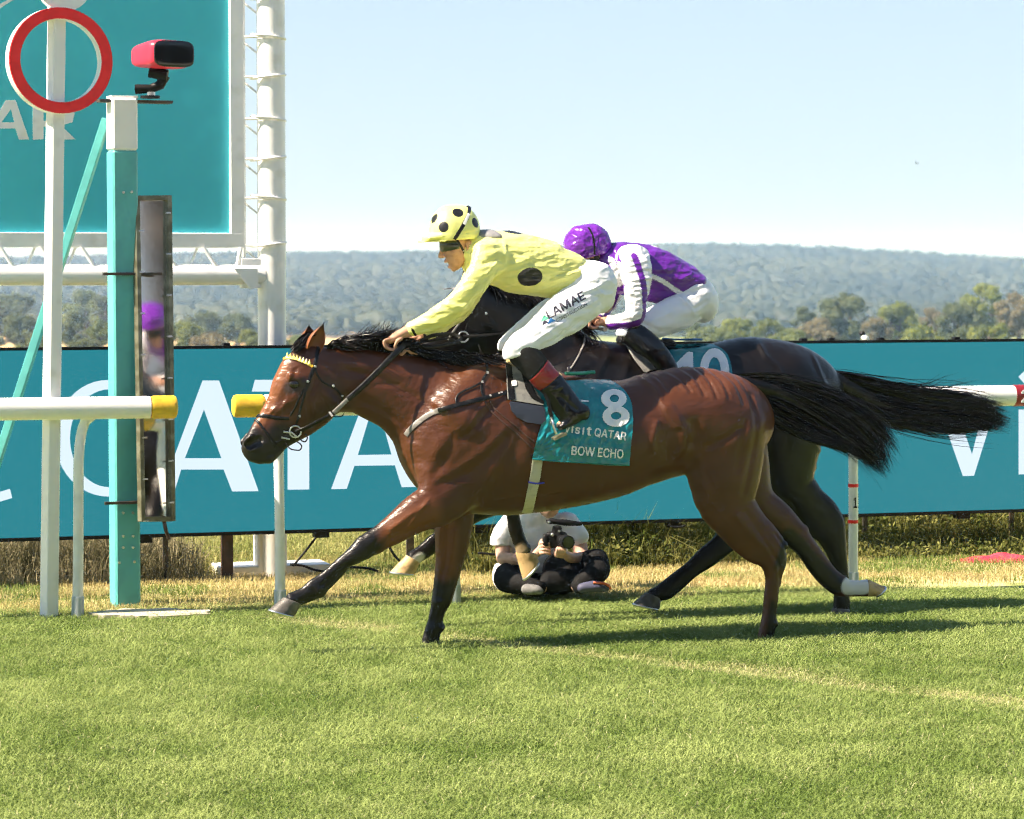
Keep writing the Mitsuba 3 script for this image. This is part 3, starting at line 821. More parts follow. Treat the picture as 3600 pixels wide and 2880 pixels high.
# ------------------------------------------------------------------ the bay horse in front
F1 = Frame(0.4855, 15.743, 15.0)
F2 = Frame(1.937, 17.086, 15.0)
mat('m_coat', VC, 0.36, specular=0.45, bump=(mikit.proc(lambda p, n, uv: mikit.fbm(p.x * 34, p.y * 34, p.z * 60, 4), 2e-3), .0042))
mat('m_black_coat', VC, 0.25, specular=0.34, bump=(mikit.proc(lambda p, n, uv: mikit.fbm(p.x * 70, p.y * 70, p.z * 160, 3), 2e-3), .0030))
mat('m_hair', worn((.004, .0032, .003), (.012, .009, .008), 30), 0.34, specular=0.28)
mat('m_hoof', worn((.075, .068, .062), (.13, .12, .11), 16), 0.5)
mat('m_hoof_pale', worn((.52, .36, .17), (.36, .23, .10), 22), 0.55)
mat('m_hoof_dark_stripe', worn((.06, .055, .05), (.12, .11, .10), 22), 0.55)
mat('m_eye', (.008, .005, .004), 0.04, specular=0.8)
mat('m_strap', worn((.006, .0055, .0055), (.016, .015, .0145), 30), 0.35, specular=.35)
mat('m_strap_grey', worn((.16, .15, .14), (.25, .24, .23), 30), 0.5)
mat('m_strap_brown', worn((.055, .026, .018), (.09, .045, .03), 30), 0.45)

def smooth01(a, b, x):
    t = np.clip((x - a) / (b - a), 0, 1); return t * t * (3 - 2 * t)

def seg_d(P2, pts):
    best = np.full(len(P2), 9.0)
    pts = np.asarray(pts, float)
    for a, b in zip(pts[:-1], pts[1:]):
        e = b - a; q = P2 - a
        h = np.clip(q @ e / (e @ e + 1e-12), 0, 1)
        best = np.minimum(best, np.linalg.norm(q - h[:, None] * e, axis=1))
    return best

f = F1
H = Body()
# trunk: outline of back and belly
H.add(pairs(f, [(1488, 1430, 1492, 1690, .15), (1545, 1345, 1555, 1765, .215), (1650, 1268, 1660, 1806, .25), (1760, 1268, 1770, 1812, .268), (1880, 1292, 1890, 1803, .285), (2000, 1322, 2010, 1783, .292), (2120, 1336, 2130, 1755, .288),
             (2230, 1330, 2240, 1712, .278), (2330, 1303, 2335, 1682, .270), (2430, 1290, 2425, 1665, .268), (2530, 1304, 2515, 1650, .245), (2600, 1342, 2585, 1625, .20), (2640, 1400, 2625, 1585, .14)], 0), k=.03)
# withers and loin ridge, neck
H.add(pairs(f, [(1560, 1262, 1590, 1420, .06), (1660, 1256, 1670, 1400, .055), (1760, 1262, 1765, 1400, .06), (1860, 1290, 1860, 1400, .08)], 0), k=.06)
H.add(pairs(f, [(1150, 1222, 1206, 1446, .078), (1240, 1222, 1262, 1450, .080), (1330, 1231, 1330, 1484, .088), (1420, 1240, 1395, 1524, .102), (1520, 1250, 1446, 1590, .125), (1640, 1262, 1490, 1680, .16)], 0), k=.035)
# head: from the poll to the lips
H.add(pairs(f, [(1078, 1195, 1200, 1330, .062), (1012, 1245, 1195, 1425, .090), (972, 1315, 1172, 1468, .092), (947, 1378, 1122, 1505, .074), (920, 1432, 1066, 1535, .058), (894, 1482, 1012, 1570, .050), (868, 1526, 990, 1592, .050), (852, 1560, 966, 1610, .047), (866, 1588, 948, 1622, .036)], 0), k=.025)
H.add([(f.pix(1148, 1395, 0) + [0, s * .055, 0], .098, .036) for s in (1,)], k=.02)        # cheeks
H.add([(f.pix(1148, 1395, 0) + [0, -.055, 0], .098, .036)], k=.02)
for s in (1, -1):
    H.add([(f.pix(1012, 1322, 0) + [0, s * .080, 0], .022, .014), (f.pix(1034, 1326, 0) + [0, s * .083, 0], .022, .014), (f.pix(1052, 1345, 0) + [0, s * .082, 0], .018, .012)], k=.025)   # brow
    H.add([(f.pix(1030, 1392, 0) + [0, s * .066, 0], .018, .012), (f.pix(958, 1446, 0) + [0, s * .050, 0], .013, .009)], k=.025)   # facial crest
    H.add([(f.pix(1026, 1350, 0) + [0, s * .103, 0], .023, .014)], k=.012, cut=True)                                                  # eye socket
    H.add([(f.pix(892, 1546, 0) + [0, s * .046, 0], .048, .017), (f.pix(864, 1568, 0) + [0, s * .042, 0], .036, .015)], k=.012)     # nostril rim
    H.add([(f.pix(902, 1546, 0) + [0, s * .064, 0], .033, .034), (f.pix(872, 1564, 0) + [0, s * .058, 0], .028, .030)], k=.007, cut=True)
H.add([(f.pix(945, 1612, 0), .026, .032), (f.pix(915, 1616, 0), .020, .026)], k=.02)
# shoulders, forelegs
H.add(pairs(f, [(1512, 1590, 1650, 1790, .085, .125), (1480, 1705, 1592, 1832, .078, .140), (1425, 1752, 1512, 1852, .073, .145), (1365, 1810, 1440, 1887, .060, .145), (1308, 1860, 1375, 1919, .048, .14), (1255, 1895, 1318, 1947, .044, .14), (1222, 1932, 1278, 1967, .041, .14),
             (1194, 1960, 1242, 1982, .032, .14), (1150, 2000, 1203, 2024, .026, .14), (1113, 2031, 1170, 2057, .026, .14), (1078, 2052, 1140, 2087, .032, .14), (1050, 2075, 1098, 2108, .028, .14), (1020, 2091, 1068, 2118, .027, .14), (1002, 2100, 1058, 2124, .034, .14)], .14), k=.055)
H.add(pairs(f, [(1560, 1640, 1690, 1700, .10), (1530, 1760, 1672, 1755, .09), (1527, 1845, 1662, 1840, .074), (1533, 1925, 1645, 1920, .062), (1530, 1990, 1624, 1990, .052), (1524, 2060, 1603, 2060, .046), (1518, 2110, 1588, 2106, .044), (1512, 2150, 1566, 2145, .034),
             (1505, 2185, 1556, 2180, .029), (1494, 2218, 1551, 2211, .033), (1484, 2253, 1543, 2248, .030), (1474, 2285, 1534, 2282, .036)], -.11), k=.03)
H.add([(f.pix(1600, 1470, 0) + [0, s * .175, 0], .17, .075) for s in (1,)] + [(f.pix(1690, 1330, 0) + [0, .12, 0], .10, .05)], k=.06)   # shoulder blade
H.add([(f.pix(1600, 1470, 0) + [0, -.175, 0], .17, .075), (f.pix(1690, 1330, 0) + [0, -.12, 0], .10, .05)], k=.06)
for s in (1, -1):
    H.add([(f.pix(1530, 1600, 0) + [0, s * .085, 0], .105, .085)], k=.07)                      # breast
# hindquarters and hind legs
for s in (1, -1):
    H.add([(f.pix(2490, 1430, 0) + [0, s * .13, 0], .17, .125), (f.pix(2560, 1520, 0) + [0, s * .15, 0], .185, .12)], k=.05)
H.add(pairs(f, [(2390, 1470, 2665, 1470, .12), (2398, 1580, 2686, 1560, .125), (2420, 1680, 2672, 1680, .115), (2446, 1757, 2655, 1745, .092), (2500, 1830, 2672, 1800, .078), (2545, 1872, 2704, 1855, .064), (2590, 1915, 2740, 1890, .052), (2645, 1957, 2766, 1923, .043),
             (2680, 2005, 2760, 1965, .040), (2691, 2040, 2748, 2030, .032), (2684, 2110, 2737, 2110, .027), (2681, 2155, 2732, 2152, .028), (2674, 2195, 2727, 2193, .033), (2667, 2225, 2722, 2226, .031), (2656, 2260, 2716, 2262, .038)], .13), k=.035)
H.add(pairs(f, [(2480, 1470, 2680, 1470, .11), (2520, 1620, 2700, 1600, .105), (2590, 1770, 2718, 1735, .085), (2690, 1852, 2790, 1803, .064), (2765, 1917, 2832, 1852, .046), (2815, 1964, 2864, 1903, .040), (2858, 2025, 2903, 1958, .031), (2898, 2068, 2940, 2003, .030),
             (2935, 2092, 2978, 2030, .034), (2975, 2097, 2990, 2040, .030), (3015, 2098, 3018, 2040, .029), (3046, 2097, 3046, 2037, .033)], -.13), k=.03)
H.add([(f.pix(2445, 1745, 0) + [0, .14, 0], .05, .05), (f.pix(2470, 1700, 0) + [0, .15, 0], .07, .06)], k=.03)      # stifle
for (x, y, l, a, b) in ((1268, 1908, .14, .026, .030), (1288, 1946, .14, .028, .034), (1112, 2078, .14, .030, .028), (1132, 2088, .14, .020, .022), (1544, 2112, -.11, .034, .044), (1548, 2205, -.11, .026, .032), (2752, 1920, .13, .030, .034), (2720, 1985, .13, .034, .038), (2722, 2190, .13, .026, .034), (2826, 1862, -.13, .026, .03), (2958, 2048, -.13, .030, .032)):
    H.add([(f.pix(x, y, l), a, b)], k=.014)
# muscles, tendons, veins, folds of the skin
L = lambda pts: line(f, pts)
for pts, a, w, sd in [
    ([(1640, 1390), (1590, 1480), (1520, 1560)], .005, .030, 0), ([(1700, 1420), (1640, 1480), (1590, 1530)], -.007, .018, 0), ([(1740, 1490), (1690, 1545), (1620, 1610), (1540, 1660), (1480, 1692)], .006, .030, 0),
    ([(1735, 1530), (1680, 1600), (1600, 1660), (1520, 1690)], -.009, .030, 0), ([(1515, 1540), (1490, 1600), (1475, 1660)], .006, .030, 0), ([(1560, 1520), (1545, 1590), (1500, 1660)], -.0055, .020, 0),
    ([(1700, 1640), (1640, 1720), (1600, 1790)], .010, .035, 0), ([(1760, 1560), (1720, 1680), (1680, 1770)], -.006, .040, 0), ([(1790, 1470), (1775, 1560), (1770, 1640)], -.005, .022, 0),
    ([(1490, 1822), (1440, 1846), (1390, 1866), (1350, 1880)], -.010, .011, 1), ([(1470, 1760), (1410, 1800), (1350, 1845)], .006, .014, 1), ([(1480, 1850), (1430, 1868), (1370, 1900)], .006, .010, 1),
    ([(1580, 1860), (1578, 1930), (1575, 1990), (1565, 2030)], -.010, .011, 0), ([(1557, 1860), (1552, 1950)], .006, .012, 0), ([(1604, 1870), (1598, 1960)], .006, .014, 0),
    ([(1200, 1300), (1330, 1330), (1440, 1390), (1520, 1450)], -.007, .022, 0), ([(1210, 1390), (1300, 1420), (1390, 1480), (1440, 1540)], -.006, .020, 0), ([(1180, 1270), (1290, 1285), (1420, 1320)], .006, .025, 0), ([(1310, 1350), (1390, 1348)], -.005, .010, 1),
    ([(2245, 1332), (2268, 1360), (2278, 1400), (2290, 1440), (2325, 1490)], .009, .016, 0), ([(2300, 1420), (2330, 1460), (2350, 1500), (2352, 1560), (2335, 1590)], .016, .026, 0), ([(2385, 1490), (2395, 1520), (2385, 1545)], -.020, .040, 0),
    ([(2255, 1480), (2240, 1540), (2245, 1575)], .010, .018, 0), ([(2290, 1520), (2300, 1600)], -.008, .03, 0),
    ([(2560, 1480), (2552, 1560), (2545, 1640)], -.007, .020, 0), ([(2602, 1390), (2606, 1480), (2600, 1560), (2585, 1640), (2570, 1720)], -.011, .018, 0), ([(2440, 1560), (2500, 1530), (2540, 1500)], -.008, .022, 0), ([(2410, 1600), (2430, 1690), (2450, 1750)], .008, .018, 0),
    ([(2545, 1800), (2600, 1870), (2660, 1920)], .007, .022, 0), ([(2580, 1790), (2640, 1870)], -.007, .016, 0), ([(2420, 1690), (2440, 1720)], .005, .007, 1),
    ([(2690, 1870), (2735, 1930)], -.008, .010, 0), ([(2655, 1900), (2700, 1970), (2712, 2030)], -.007, .008, 1), ([(2712, 2040), (2712, 2180)], -.0065, .006, 1), ([(2735, 2030), (2730, 2180)], .004, .005, 1), ([(1180, 2000), (1130, 2044)], -.006, .006, 1), ([(1225, 1990), (1150, 2058)], .004, .005, 1), ([(1300, 1890), (1270, 1935)], -.005, .007, 1), ([(1322, 1930), (1300, 1950)], .005, .007, 1), ([(1565, 2040), (1555, 2110)], -.005, .008, 0), ([(2620, 1840), (2670, 1900)], .004, .008, 1), ([(1100, 2060), (1088, 2090)], .004, .007, 1), ([(2705, 2010), (2708, 2100), (2703, 2180)], -.006, .007, 0), ([(1195, 1972), (1150, 2012), (1110, 2046)], -.006, .008, 0),
    ([(1545, 2150), (1530, 2200)], -.005, .007, 0), ([(1900, 1500), (1905, 1600), (1880, 1680)], -.0018, .03, 0), ([(1990, 1520), (1995, 1620), (1970, 1700)], -.0018, .03, 0), ([(2080, 1540), (2080, 1630), (2060, 1690)], -.0018, .03, 0),
    ([(995, 1400), (965, 1440), (940, 1470)], -.004, .008, 0), ([(1030, 1300), (1026, 1318)], -.006, .011, 0), ([(1000, 1260), (975, 1320), (955, 1370)], .003, .010, 0), ([(935, 1603), (962, 1588), (988, 1562), (1006, 1545)], -.012, .006, 0), ([(975, 1500), (990, 1530)], -.005, .009, 0), ([(940, 1500), (960, 1540)], .004, .008, 0),
    ([(1100, 1330), (1075, 1400), (1085, 1470)], -.006, .014, 0), ([(1075, 2062), (1090, 2080)], -.005, .008, 1), ([(1690, 1400), (1640, 1440), (1600, 1500)], .005, .006, 1), ([(1500, 1600), (1530, 1660), (1580, 1690), (1640, 1690)], .0035, .005, 1), ([(1930, 1720), (1850, 1740), (1780, 1735), (1720, 1750)], .0035, .006, 1),
    ([(1480, 1740), (1440, 1790), (1400, 1850)], .0035, .005, 1), ([(2440, 1640), (2470, 1700), (2462, 1760), (2520, 1830)], .0035, .005, 1), ([(1180, 1440), (1270, 1430), (1360, 1470), (1430, 1530)], .004, .010, 0),
    ([(985, 1360), (960, 1420), (935, 1470), (915, 1520)], .0025, .005, 1), ([(1010, 1375), (990, 1420), (975, 1470), (985, 1510)], .0025, .005, 1), ([(1040, 1380), (1060, 1420)], -.003, .008, 1)]:
    H.stroke(L(pts), a, w, sd)
for pts in ([(2282, 1316), (2300, 1340), (2312, 1372)], [(2332, 1303), (2362, 1328), (2384, 1370)], [(2384, 1296), (2412, 1326), (2430, 1384)], [(2430, 1293), (2457, 1328), (2470, 1390)], [(2478, 1297), (2502, 1334), (2512, 1390)], [(2524, 1303), (2550, 1352), (2563, 1410)], [(2570, 1320), (2592, 1380), (2602, 1432)]):
    H.stroke(L(pts), -.0075, .0085, 0)
    H.stroke(L(pts) + np.array([-.022, .0]), .0045, .012, 0)
hv, hf = H.mesh(.0085)

def bay_color(v):
    P2 = v[:, [0, 2]]
    n = meshkit.fbm(v * 3.1, 3, 2)[:, None]; n2 = meshkit.fbm(v * 11, 3, 8)[:, None]
    red, dark = np.array([.090, .028, .0092]), np.array([.044, .013, .0055])
    c = red * (1 - n * .75) + dark * n * .75
    c = c * (.86 + .28 * n2)
    blk = np.array([.0065, .0052, .005])
    def to(c, tgt, m): return c * (1 - m[:, None]) + np.asarray(tgt) * m[:, None]
    nz = .035 * (n[:, 0] - .5) * 2
    for pts, r in (([(1290, 1880), (1230, 1950), (1150, 2010), (1000, 2110)], .085), ([(1560, 2050), (1545, 2120), (1510, 2280)], .10), ([(2740, 1885), (2725, 1960), (2712, 2050), (2695, 2260)], .064), ([(2790, 1900), (2850, 1960), (2960, 2060)], .075)):
        m = 1 - smooth01(r * .65, r * 1.15, seg_d(P2, L(pts)) + nz)
        c = to(c, blk, m)
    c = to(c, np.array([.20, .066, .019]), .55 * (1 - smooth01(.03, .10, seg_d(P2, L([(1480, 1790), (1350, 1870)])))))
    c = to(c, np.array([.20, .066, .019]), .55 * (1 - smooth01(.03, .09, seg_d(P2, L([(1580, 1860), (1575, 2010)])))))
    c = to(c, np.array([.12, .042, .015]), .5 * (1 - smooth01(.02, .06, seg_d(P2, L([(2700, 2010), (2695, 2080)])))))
    # dark muzzle, eye rims, crest line of the back
    c = to(c, np.array([.012, .009, .0085]), (1 - smooth01(.075, .145, seg_d(P2, L([(875, 1570), (940, 1600), (985, 1560)])) + nz)))
    c = to(c, np.array([.030, .022, .020]), .9 * (1 - smooth01(.018, .05, seg_d(P2, L([(1008, 1362), (1040, 1352), (1060, 1350)])))))
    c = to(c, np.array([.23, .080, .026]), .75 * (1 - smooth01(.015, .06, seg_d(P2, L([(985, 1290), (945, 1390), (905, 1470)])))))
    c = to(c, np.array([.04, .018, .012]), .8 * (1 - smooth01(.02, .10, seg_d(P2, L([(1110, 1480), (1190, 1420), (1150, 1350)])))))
    c = to(c, np.array([.62, .61, .60]), (1 - smooth01(.05, .06, seg_d(P2, L([(3010, 2068), (3060, 2066)])) + .4 * nz)) * (v[:, 1] < 0))
    return c.clip(0, 1)

horse = thing('racehorse', 'mahogany bay racehorse stretched out in front, number 8 on its cloth', 'horse', 'galloping racehorses')
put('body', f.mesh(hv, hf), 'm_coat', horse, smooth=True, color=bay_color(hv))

def hoof(fr, name, root, cor0, cor1, heel, toe, l, bsdf, lat=.052, shoe=True, steps=6):
    """a hoof between its coronet line (cor0 front, cor1 back) and its ground line (toe, heel), all pixels"""
    a0, a1, b0, b1 = (fr.pix(*q, l) for q in (cor0, cor1, toe, heel))
    up = (a0 + a1) / 2 - (b0 + b1) / 2; up /= np.linalg.norm(up)
    rings = []
    for t in np.linspace(0, 1, steps):
        p, q = a0 + (b0 - a0) * t, a1 + (b1 - a1) * t
        c, h = (p + q) / 2, (p - q) / 2
        ang = np.linspace(0, 2 * math.pi, 28, endpoint=False)
        w = lat * (.80 + .2 * t) * (1 + .04 * math.sin(t * 9))
        x = np.cos(ang); y = np.sin(ang) * np.where(x < 0, 1 - .25 * x * x, 1)
        rings.append(c + np.outer(x, h) * 1.0 + np.outer(y, [0, w, 0]))
    n = 28
    v = np.vstack(rings + [((a0 + a1) / 2 + up * .012)[None], ((b0 + b1) / 2 + up * .012)[None]])
    i = np.arange(n); j = (i + 1) % n
    fs = [np.stack([k * n + i, k * n + j, (k + 1) * n + j, (k + 1) * n + i], 1) for k in range(steps - 1)]
    fs = np.vstack(fs); fs = np.vstack([fs[:, [0, 1, 2]], fs[:, [0, 2, 3]]])
    e = steps * n
    fs = np.vstack([fs, np.stack([j, i, np.full(n, e)], 1), np.stack([(steps - 1) * n + i, (steps - 1) * n + j, np.full(n, e + 1)], 1)])
    m = trimesh.Trimesh(v, fs, process=False)
    if m.volume > 0: fs = fs[:, ::-1]
    hk = put(name, (fr.to_world(v), fs), bsdf, root, smooth=40)
    if shoe:
        r = rings[-1]; c = r.mean(0)
        arc = np.roll(r, 9, axis=0)[:22]
        put('shoe', tube(fr.to_world(c + (arc - c) * .95 - up * .006), .0075, 8), 'm_alu', hk, smooth=True)
    return hk
hoof(f, 'hoof', horse, (997, 2100), (1060, 2124), (1036, 2166), (947, 2142), .14, 'm_hoof')
hoof(f, 'hoof', horse, (3048, 2036), (3048, 2098), (3072, 2098), (3108, 2062), -.13, 'm_hoof_pale', lat=.048)
hoof(f, 'hoof', horse, (2652, 2250), (2716, 2258), (2722, 2292), (2636, 2292), .13, 'm_hoof', shoe=False)
hoof(f, 'hoof', horse, (1470, 2278), (1534, 2280), (1540, 2306), (1450, 2306), -.11, 'm_hoof', shoe=False)
for s in (1, -1):
    e = F1.pix(1024, 1349, 0) + [0, s * .085, 0]
    m = trimesh.creation.icosphere(subdivisions=3, radius=.0235)
    put('eye', (F1.to_world(np.array(m.vertices) * [1.2, .75, .92] + e), np.array(m.faces)[:, ::-1]), 'm_eye', horse, smooth=True)

def ear(fr, root, base, tip, l, wid, bsdf, lean=0.0):
    b, t = fr.pix(*base, l), fr.pix(*tip, l + lean)
    n, m = 14, 13
    V = []
    ax = t - b; L0 = np.linalg.norm(ax); ax /= L0
    side = np.cross(ax, [0, 1.0, 0]); side /= np.linalg.norm(side)
    out = np.cross(side, ax)
    for i in range(n):
        u = i / (n - 1)
        w = wid * (math.sin(math.pi * min(1, .30 + .72 * u)) ** .8) * (1 - u ** 4) + .001
        for j in range(m):
            a = (j / (m - 1) - .5) * 2 * 2.2
            V.append(b + ax * L0 * u + side * w * math.sin(a) - out * w * (math.cos(a) - .2) * .8)
    V = np.array(V)
    q = [[i * m + j, i * m + j + 1, (i + 1) * m + j + 1, (i + 1) * m + j] for i in range(n - 1) for j in range(m - 1)]
    return fr.to_world(V), np.array(q), np.repeat(np.linspace(0, 1, n), m)
for s, ba, ti in ((1, (1098, 1232), (1140, 1132)), (-1, (1088, 1215), (1086, 1140))):
    v, q, u = ear(F1, horse, ba, ti, s * .058, .047, None, s * .02)
    col = np.array([.21, .075, .028]) * (1 - smooth01(.62, .9, u))[:, None] + np.array([.012, .009, .008]) * smooth01(.62, .9, u)[:, None]
    put('ear', (v, q), 'm_coat', horse, smooth=True, color=col)

# hair: tapering strands along guide curves, over a solid core
def strands(fr, guides, n, width, rad, seed, wave=.01, segs=9, rag=.35, flat=1.0, fan=1.0):
    """guides: lists of local points; strands run between neighbouring guides"""
    rng = np.random.default_rng(seed)
    G = np.array([spline(g, segs) for g in guides])
    out_v, out_f = [], []
    x = rng.uniform(0, len(G) - 1, n); i = np.minimum(x.astype(int), max(len(G) - 2, 0)); t = (x - i)[:, None, None]
    C = G[i] * (1 - t) + G[np.minimum(i + 1, len(G) - 1)] * t
    u = np.linspace(0, 1, segs)
    off = rng.normal(size=(n, 1, 3)) * rad * np.array([1, flat, 1]); 
    C = C + off * (.25 + .75 * fan * u)[None, :, None]
    cut = 1 - rag * rng.uniform(0, 1, (n, 1)) ** 1.6
    C0 = C.copy()
    for k in range(3):
        C[:, :, k] = np.array([np.interp(u * c, u, row) for c, row in zip(cut[:, 0], C0[:, :, k])])
    ph = rng.uniform(0, 6.28, (n, 1)); fr_q = rng.uniform(3, 8, (n, 1)); am = rng.normal(size=(n, 1, 3)) * wave
    C = C + am * (u * np.sin(ph + fr_q * u))[:, :, None]
    tn = np.gradient(C, axis=1); tn /= np.linalg.norm(tn, axis=2, keepdims=True) + 1e-9
    sd = np.cross(tn, rng.normal(size=(n, 1, 3))); sd /= np.linalg.norm(sd, axis=2, keepdims=True) + 1e-9
    w = width * rng.uniform(.6, 1.3, (n, 1)) * np.sqrt(np.clip(1 - u ** 3, 0.02, 1)) * np.minimum(1, .5 + 3 * u)
    a, b = C + sd * w[:, :, None], C - sd * w[:, :, None]
    v = np.stack([a, b], 2).reshape(n, segs * 2, 3)
    q = np.array([[2 * k, 2 * k + 1, 2 * k + 3, 2 * k + 2] for k in range(segs - 1)])
    f = (q[None] + (np.arange(n) * segs * 2)[:, None, None]).reshape(-1, 4)
    return fr.to_world(v.reshape(-1, 3)), f
def G(fr, pts, l=0.0):
    return [fr.pix(p[0], p[1], p[2] if len(p) > 2 else l) for p in pts]
# tail: dock at the croup, streaming back and drooping at the end
tl = [G(f, [(2590, 1322), (2700, 1318), (2830, 1345), (2960, 1395), (3080, 1465), (3160, 1560)]), G(f, [(2605, 1340), (2720, 1345), (2860, 1390), (2980, 1450), (3080, 1540), (3125, 1640)]), G(f, [(2615, 1360), (2730, 1390), (2860, 1450), (2960, 1520), (3050, 1590), (3112, 1668)]),
      G(f, [(2625, 1385), (2720, 1440), (2820, 1500), (2920, 1540), (3010, 1575), (3085, 1640)]), G(f, [(2630, 1410), (2700, 1470), (2790, 1520), (2880, 1545), (2960, 1560), (3060, 1610)])]
core = Body(); core.add([(f.pix(2580, 1345, 0), .045, .045), (f.pix(2720, 1375, 0), .045, .03), (f.pix(2850, 1440, 0), .045, .02), (f.pix(2970, 1505, 0), .035, .015)], k=.02)
cv, cf = core.mesh(.012)
tk = put('tail', join([f.mesh(cv, cf), strands(f, tl, 2400, .0030, .016, 3, .020, 10, .45, 1.2, 1.0), strands(f, tl, 160, .0016, .04, 17, .035, 11, .2, 1.0, 1.3)]), 'm_hair', horse, smooth=True)
# mane along the crest, lying on the near side, its tips lifted by the wind
mg = []
for x in np.linspace(1150, 1800, 15):
    y = np.interp(x, [1150, 1280, 1420, 1600, 1800], [1222, 1226, 1240, 1254, 1268])
    lift = np.interp(x, [1150, 1250, 1330, 1400, 1500, 1800], [.30, .9, 1.0, .35, .1, .0])
    mg.append(G(f, [(x, y + 14, .015), (x + 18, y - 42 * lift - 6, .03), (x + 65, y - 50 * lift + 16 * (1 - lift), .055), (x + 120, y - 62 * lift + 42 * (1 - lift), .05 + .06 * (1 - lift))]))
mn = strands(f, mg, 1900, .0028, .014, 5, .012, 8, .45, 1.0)
wg = [G(f, [(x, 1235, .0), (x + 20, 1195, .01), (x + 50, 1165, .0), (x + 75, 1140, -.01)]) for x in (1230, 1280, 1330, 1365)]
put('mane', join([mn, strands(f, wg, 130, .0022, .016, 6, .02, 8, .6)]), 'm_hair', horse, smooth=True)
fgd = [G(f, [(1130, 1172, .0), (1085, 1172, .01), (1050, 1200, .02), (1030, 1236, .03)]), G(f, [(1132, 1168, .03), (1092, 1178, .05), (1062, 1210, .06), (1034, 1234, .06)]), G(f, [(1125, 1180, -.03), (1075, 1176, -.03), (1045, 1205, -.02), (1028, 1238, .0)])]
put('forelock', strands(f, fgd, 420, .0032, .010, 8, .006, 8, .2, 1.0, .8), 'm_hair', horse, smooth=True)

# ------------------------------------------------------------------ the black horse behind
f = F2
B = Body()
B.add(pairs(f, [(1840, 1330, 1850, 1600, .15), (1920, 1250, 1930, 1660, .22), (2040, 1195, 2050, 1690, .255), (2160, 1205, 2170, 1695, .275), (2300, 1222, 2310, 1680, .29), (2440, 1218, 2450, 1640, .28), (2550, 1200, 2555, 1590, .272), (2650, 1184, 2650, 1550, .272),
                (2750, 1199, 2740, 1530, .25), (2830, 1236, 2815, 1520, .205), (2885, 1290, 2870, 1500, .15)], 0), k=.03)
B.add(pairs(f, [(1690, 1000, 1745, 1215, .08), (1760, 1012, 1780, 1270, .085), (1850, 1045, 1815, 1350, .10), (1950, 1100, 1850, 1450, .125), (2060, 1185, 1880, 1560, .16)], 0), k=.035)
B.add(pairs(f, [(1640, 972, 1745, 1100, .062), (1597, 1010, 1745, 1170, .088), (1560, 1060, 1725, 1215, .088), (1535, 1110, 1690, 1245, .072), (1512, 1155, 1640, 1270, .057), (1490, 1200, 1592, 1295, .050), (1478, 1240, 1568, 1315, .048), (1472, 1270, 1550, 1330, .042)], 0), k=.025)
for s in (1, -1):
    B.add([(f.pix(1710, 1140, 0) + [0, s * .055, 0], .085, .034)], k=.02)
    B.add([(f.pix(1980, 1400, 0) + [0, s * .17, 0], .16, .08), (f.pix(2050, 1280, 0) + [0, s * .12, 0], .10, .055)], k=.06)
    B.add([(f.pix(2730, 1330, 0) + [0, s * .13, 0], .17, .13), (f.pix(2790, 1420, 0) + [0, s * .15, 0], .17, .125)], k=.05)
B.add(pairs(f, [(1840, 1480, 1960, 1640, .10), (1760, 1620, 1860, 1740, .08), (1690, 1700, 1770, 1800, .058), (1640, 1768, 1698, 1825, .045), (1610, 1800, 1660, 1845, .040), (1575, 1832, 1618, 1868, .031), (1535, 1865, 1578, 1905, .028), (1500, 1893, 1540, 1938, .033), (1468, 1922, 1506, 1960, .029), (1432, 1948, 1474, 1976, .036)], .13), k=.03)
B.add(pairs(f, [(1850, 1480, 1960, 1640, .10), (1790, 1600, 1880, 1690, .075), (1735, 1680, 1810, 1740, .056), (1715, 1735, 1780, 1765, .046), (1738, 1768, 1795, 1762, .042), (1772, 1790, 1822, 1780, .034), (1783, 1830, 1828, 1820, .029), (1790, 1878, 1838, 1862, .031), (1806, 1915, 1850, 1898, .032), (1814, 1938, 1868, 1930, .036)], -.12), k=.03)
B.add(pairs(f, [(2660, 1400, 2890, 1400, .12), (2660, 1520, 2888, 1530, .12), (2670, 1620, 2870, 1620, .105), (2702, 1700, 2862, 1690, .085), (2742, 1737, 2878, 1722, .072), (2772, 1772, 2903, 1762, .062), (2805, 1808, 2946, 1812, .050), (2850, 1860, 2973, 1848, .043), (2888, 1910, 2976, 1905, .040), (2914, 1960, 2978, 1962, .033),
                (2929, 2010, 2982, 2012, .028), (2932, 2060, 2985, 2062, .029), (2931, 2110, 2987, 2112, .034), (2926, 2150, 2986, 2152, .036)], .13), k=.035)
B.add(pairs(f, [(2620, 1400, 2860, 1400, .12), (2590, 1560, 2820, 1560, .11), (2555, 1700, 2720, 1690, .085), (2520, 1800, 2650, 1850, .064), (2515, 1870, 2610, 1905, .046), (2498, 1905, 2570, 1935, .040), (2450, 1946, 2520, 1972, .034), (2400, 1996, 2455, 2015, .031), (2350, 2036, 2412, 2052, .033), (2312, 2062, 2372, 2088, .034), (2288, 2078, 2335, 2100, .030), (2272, 2086, 2322, 2106, .036)], -.13), k=.03)
L = lambda pts: line(f, pts)
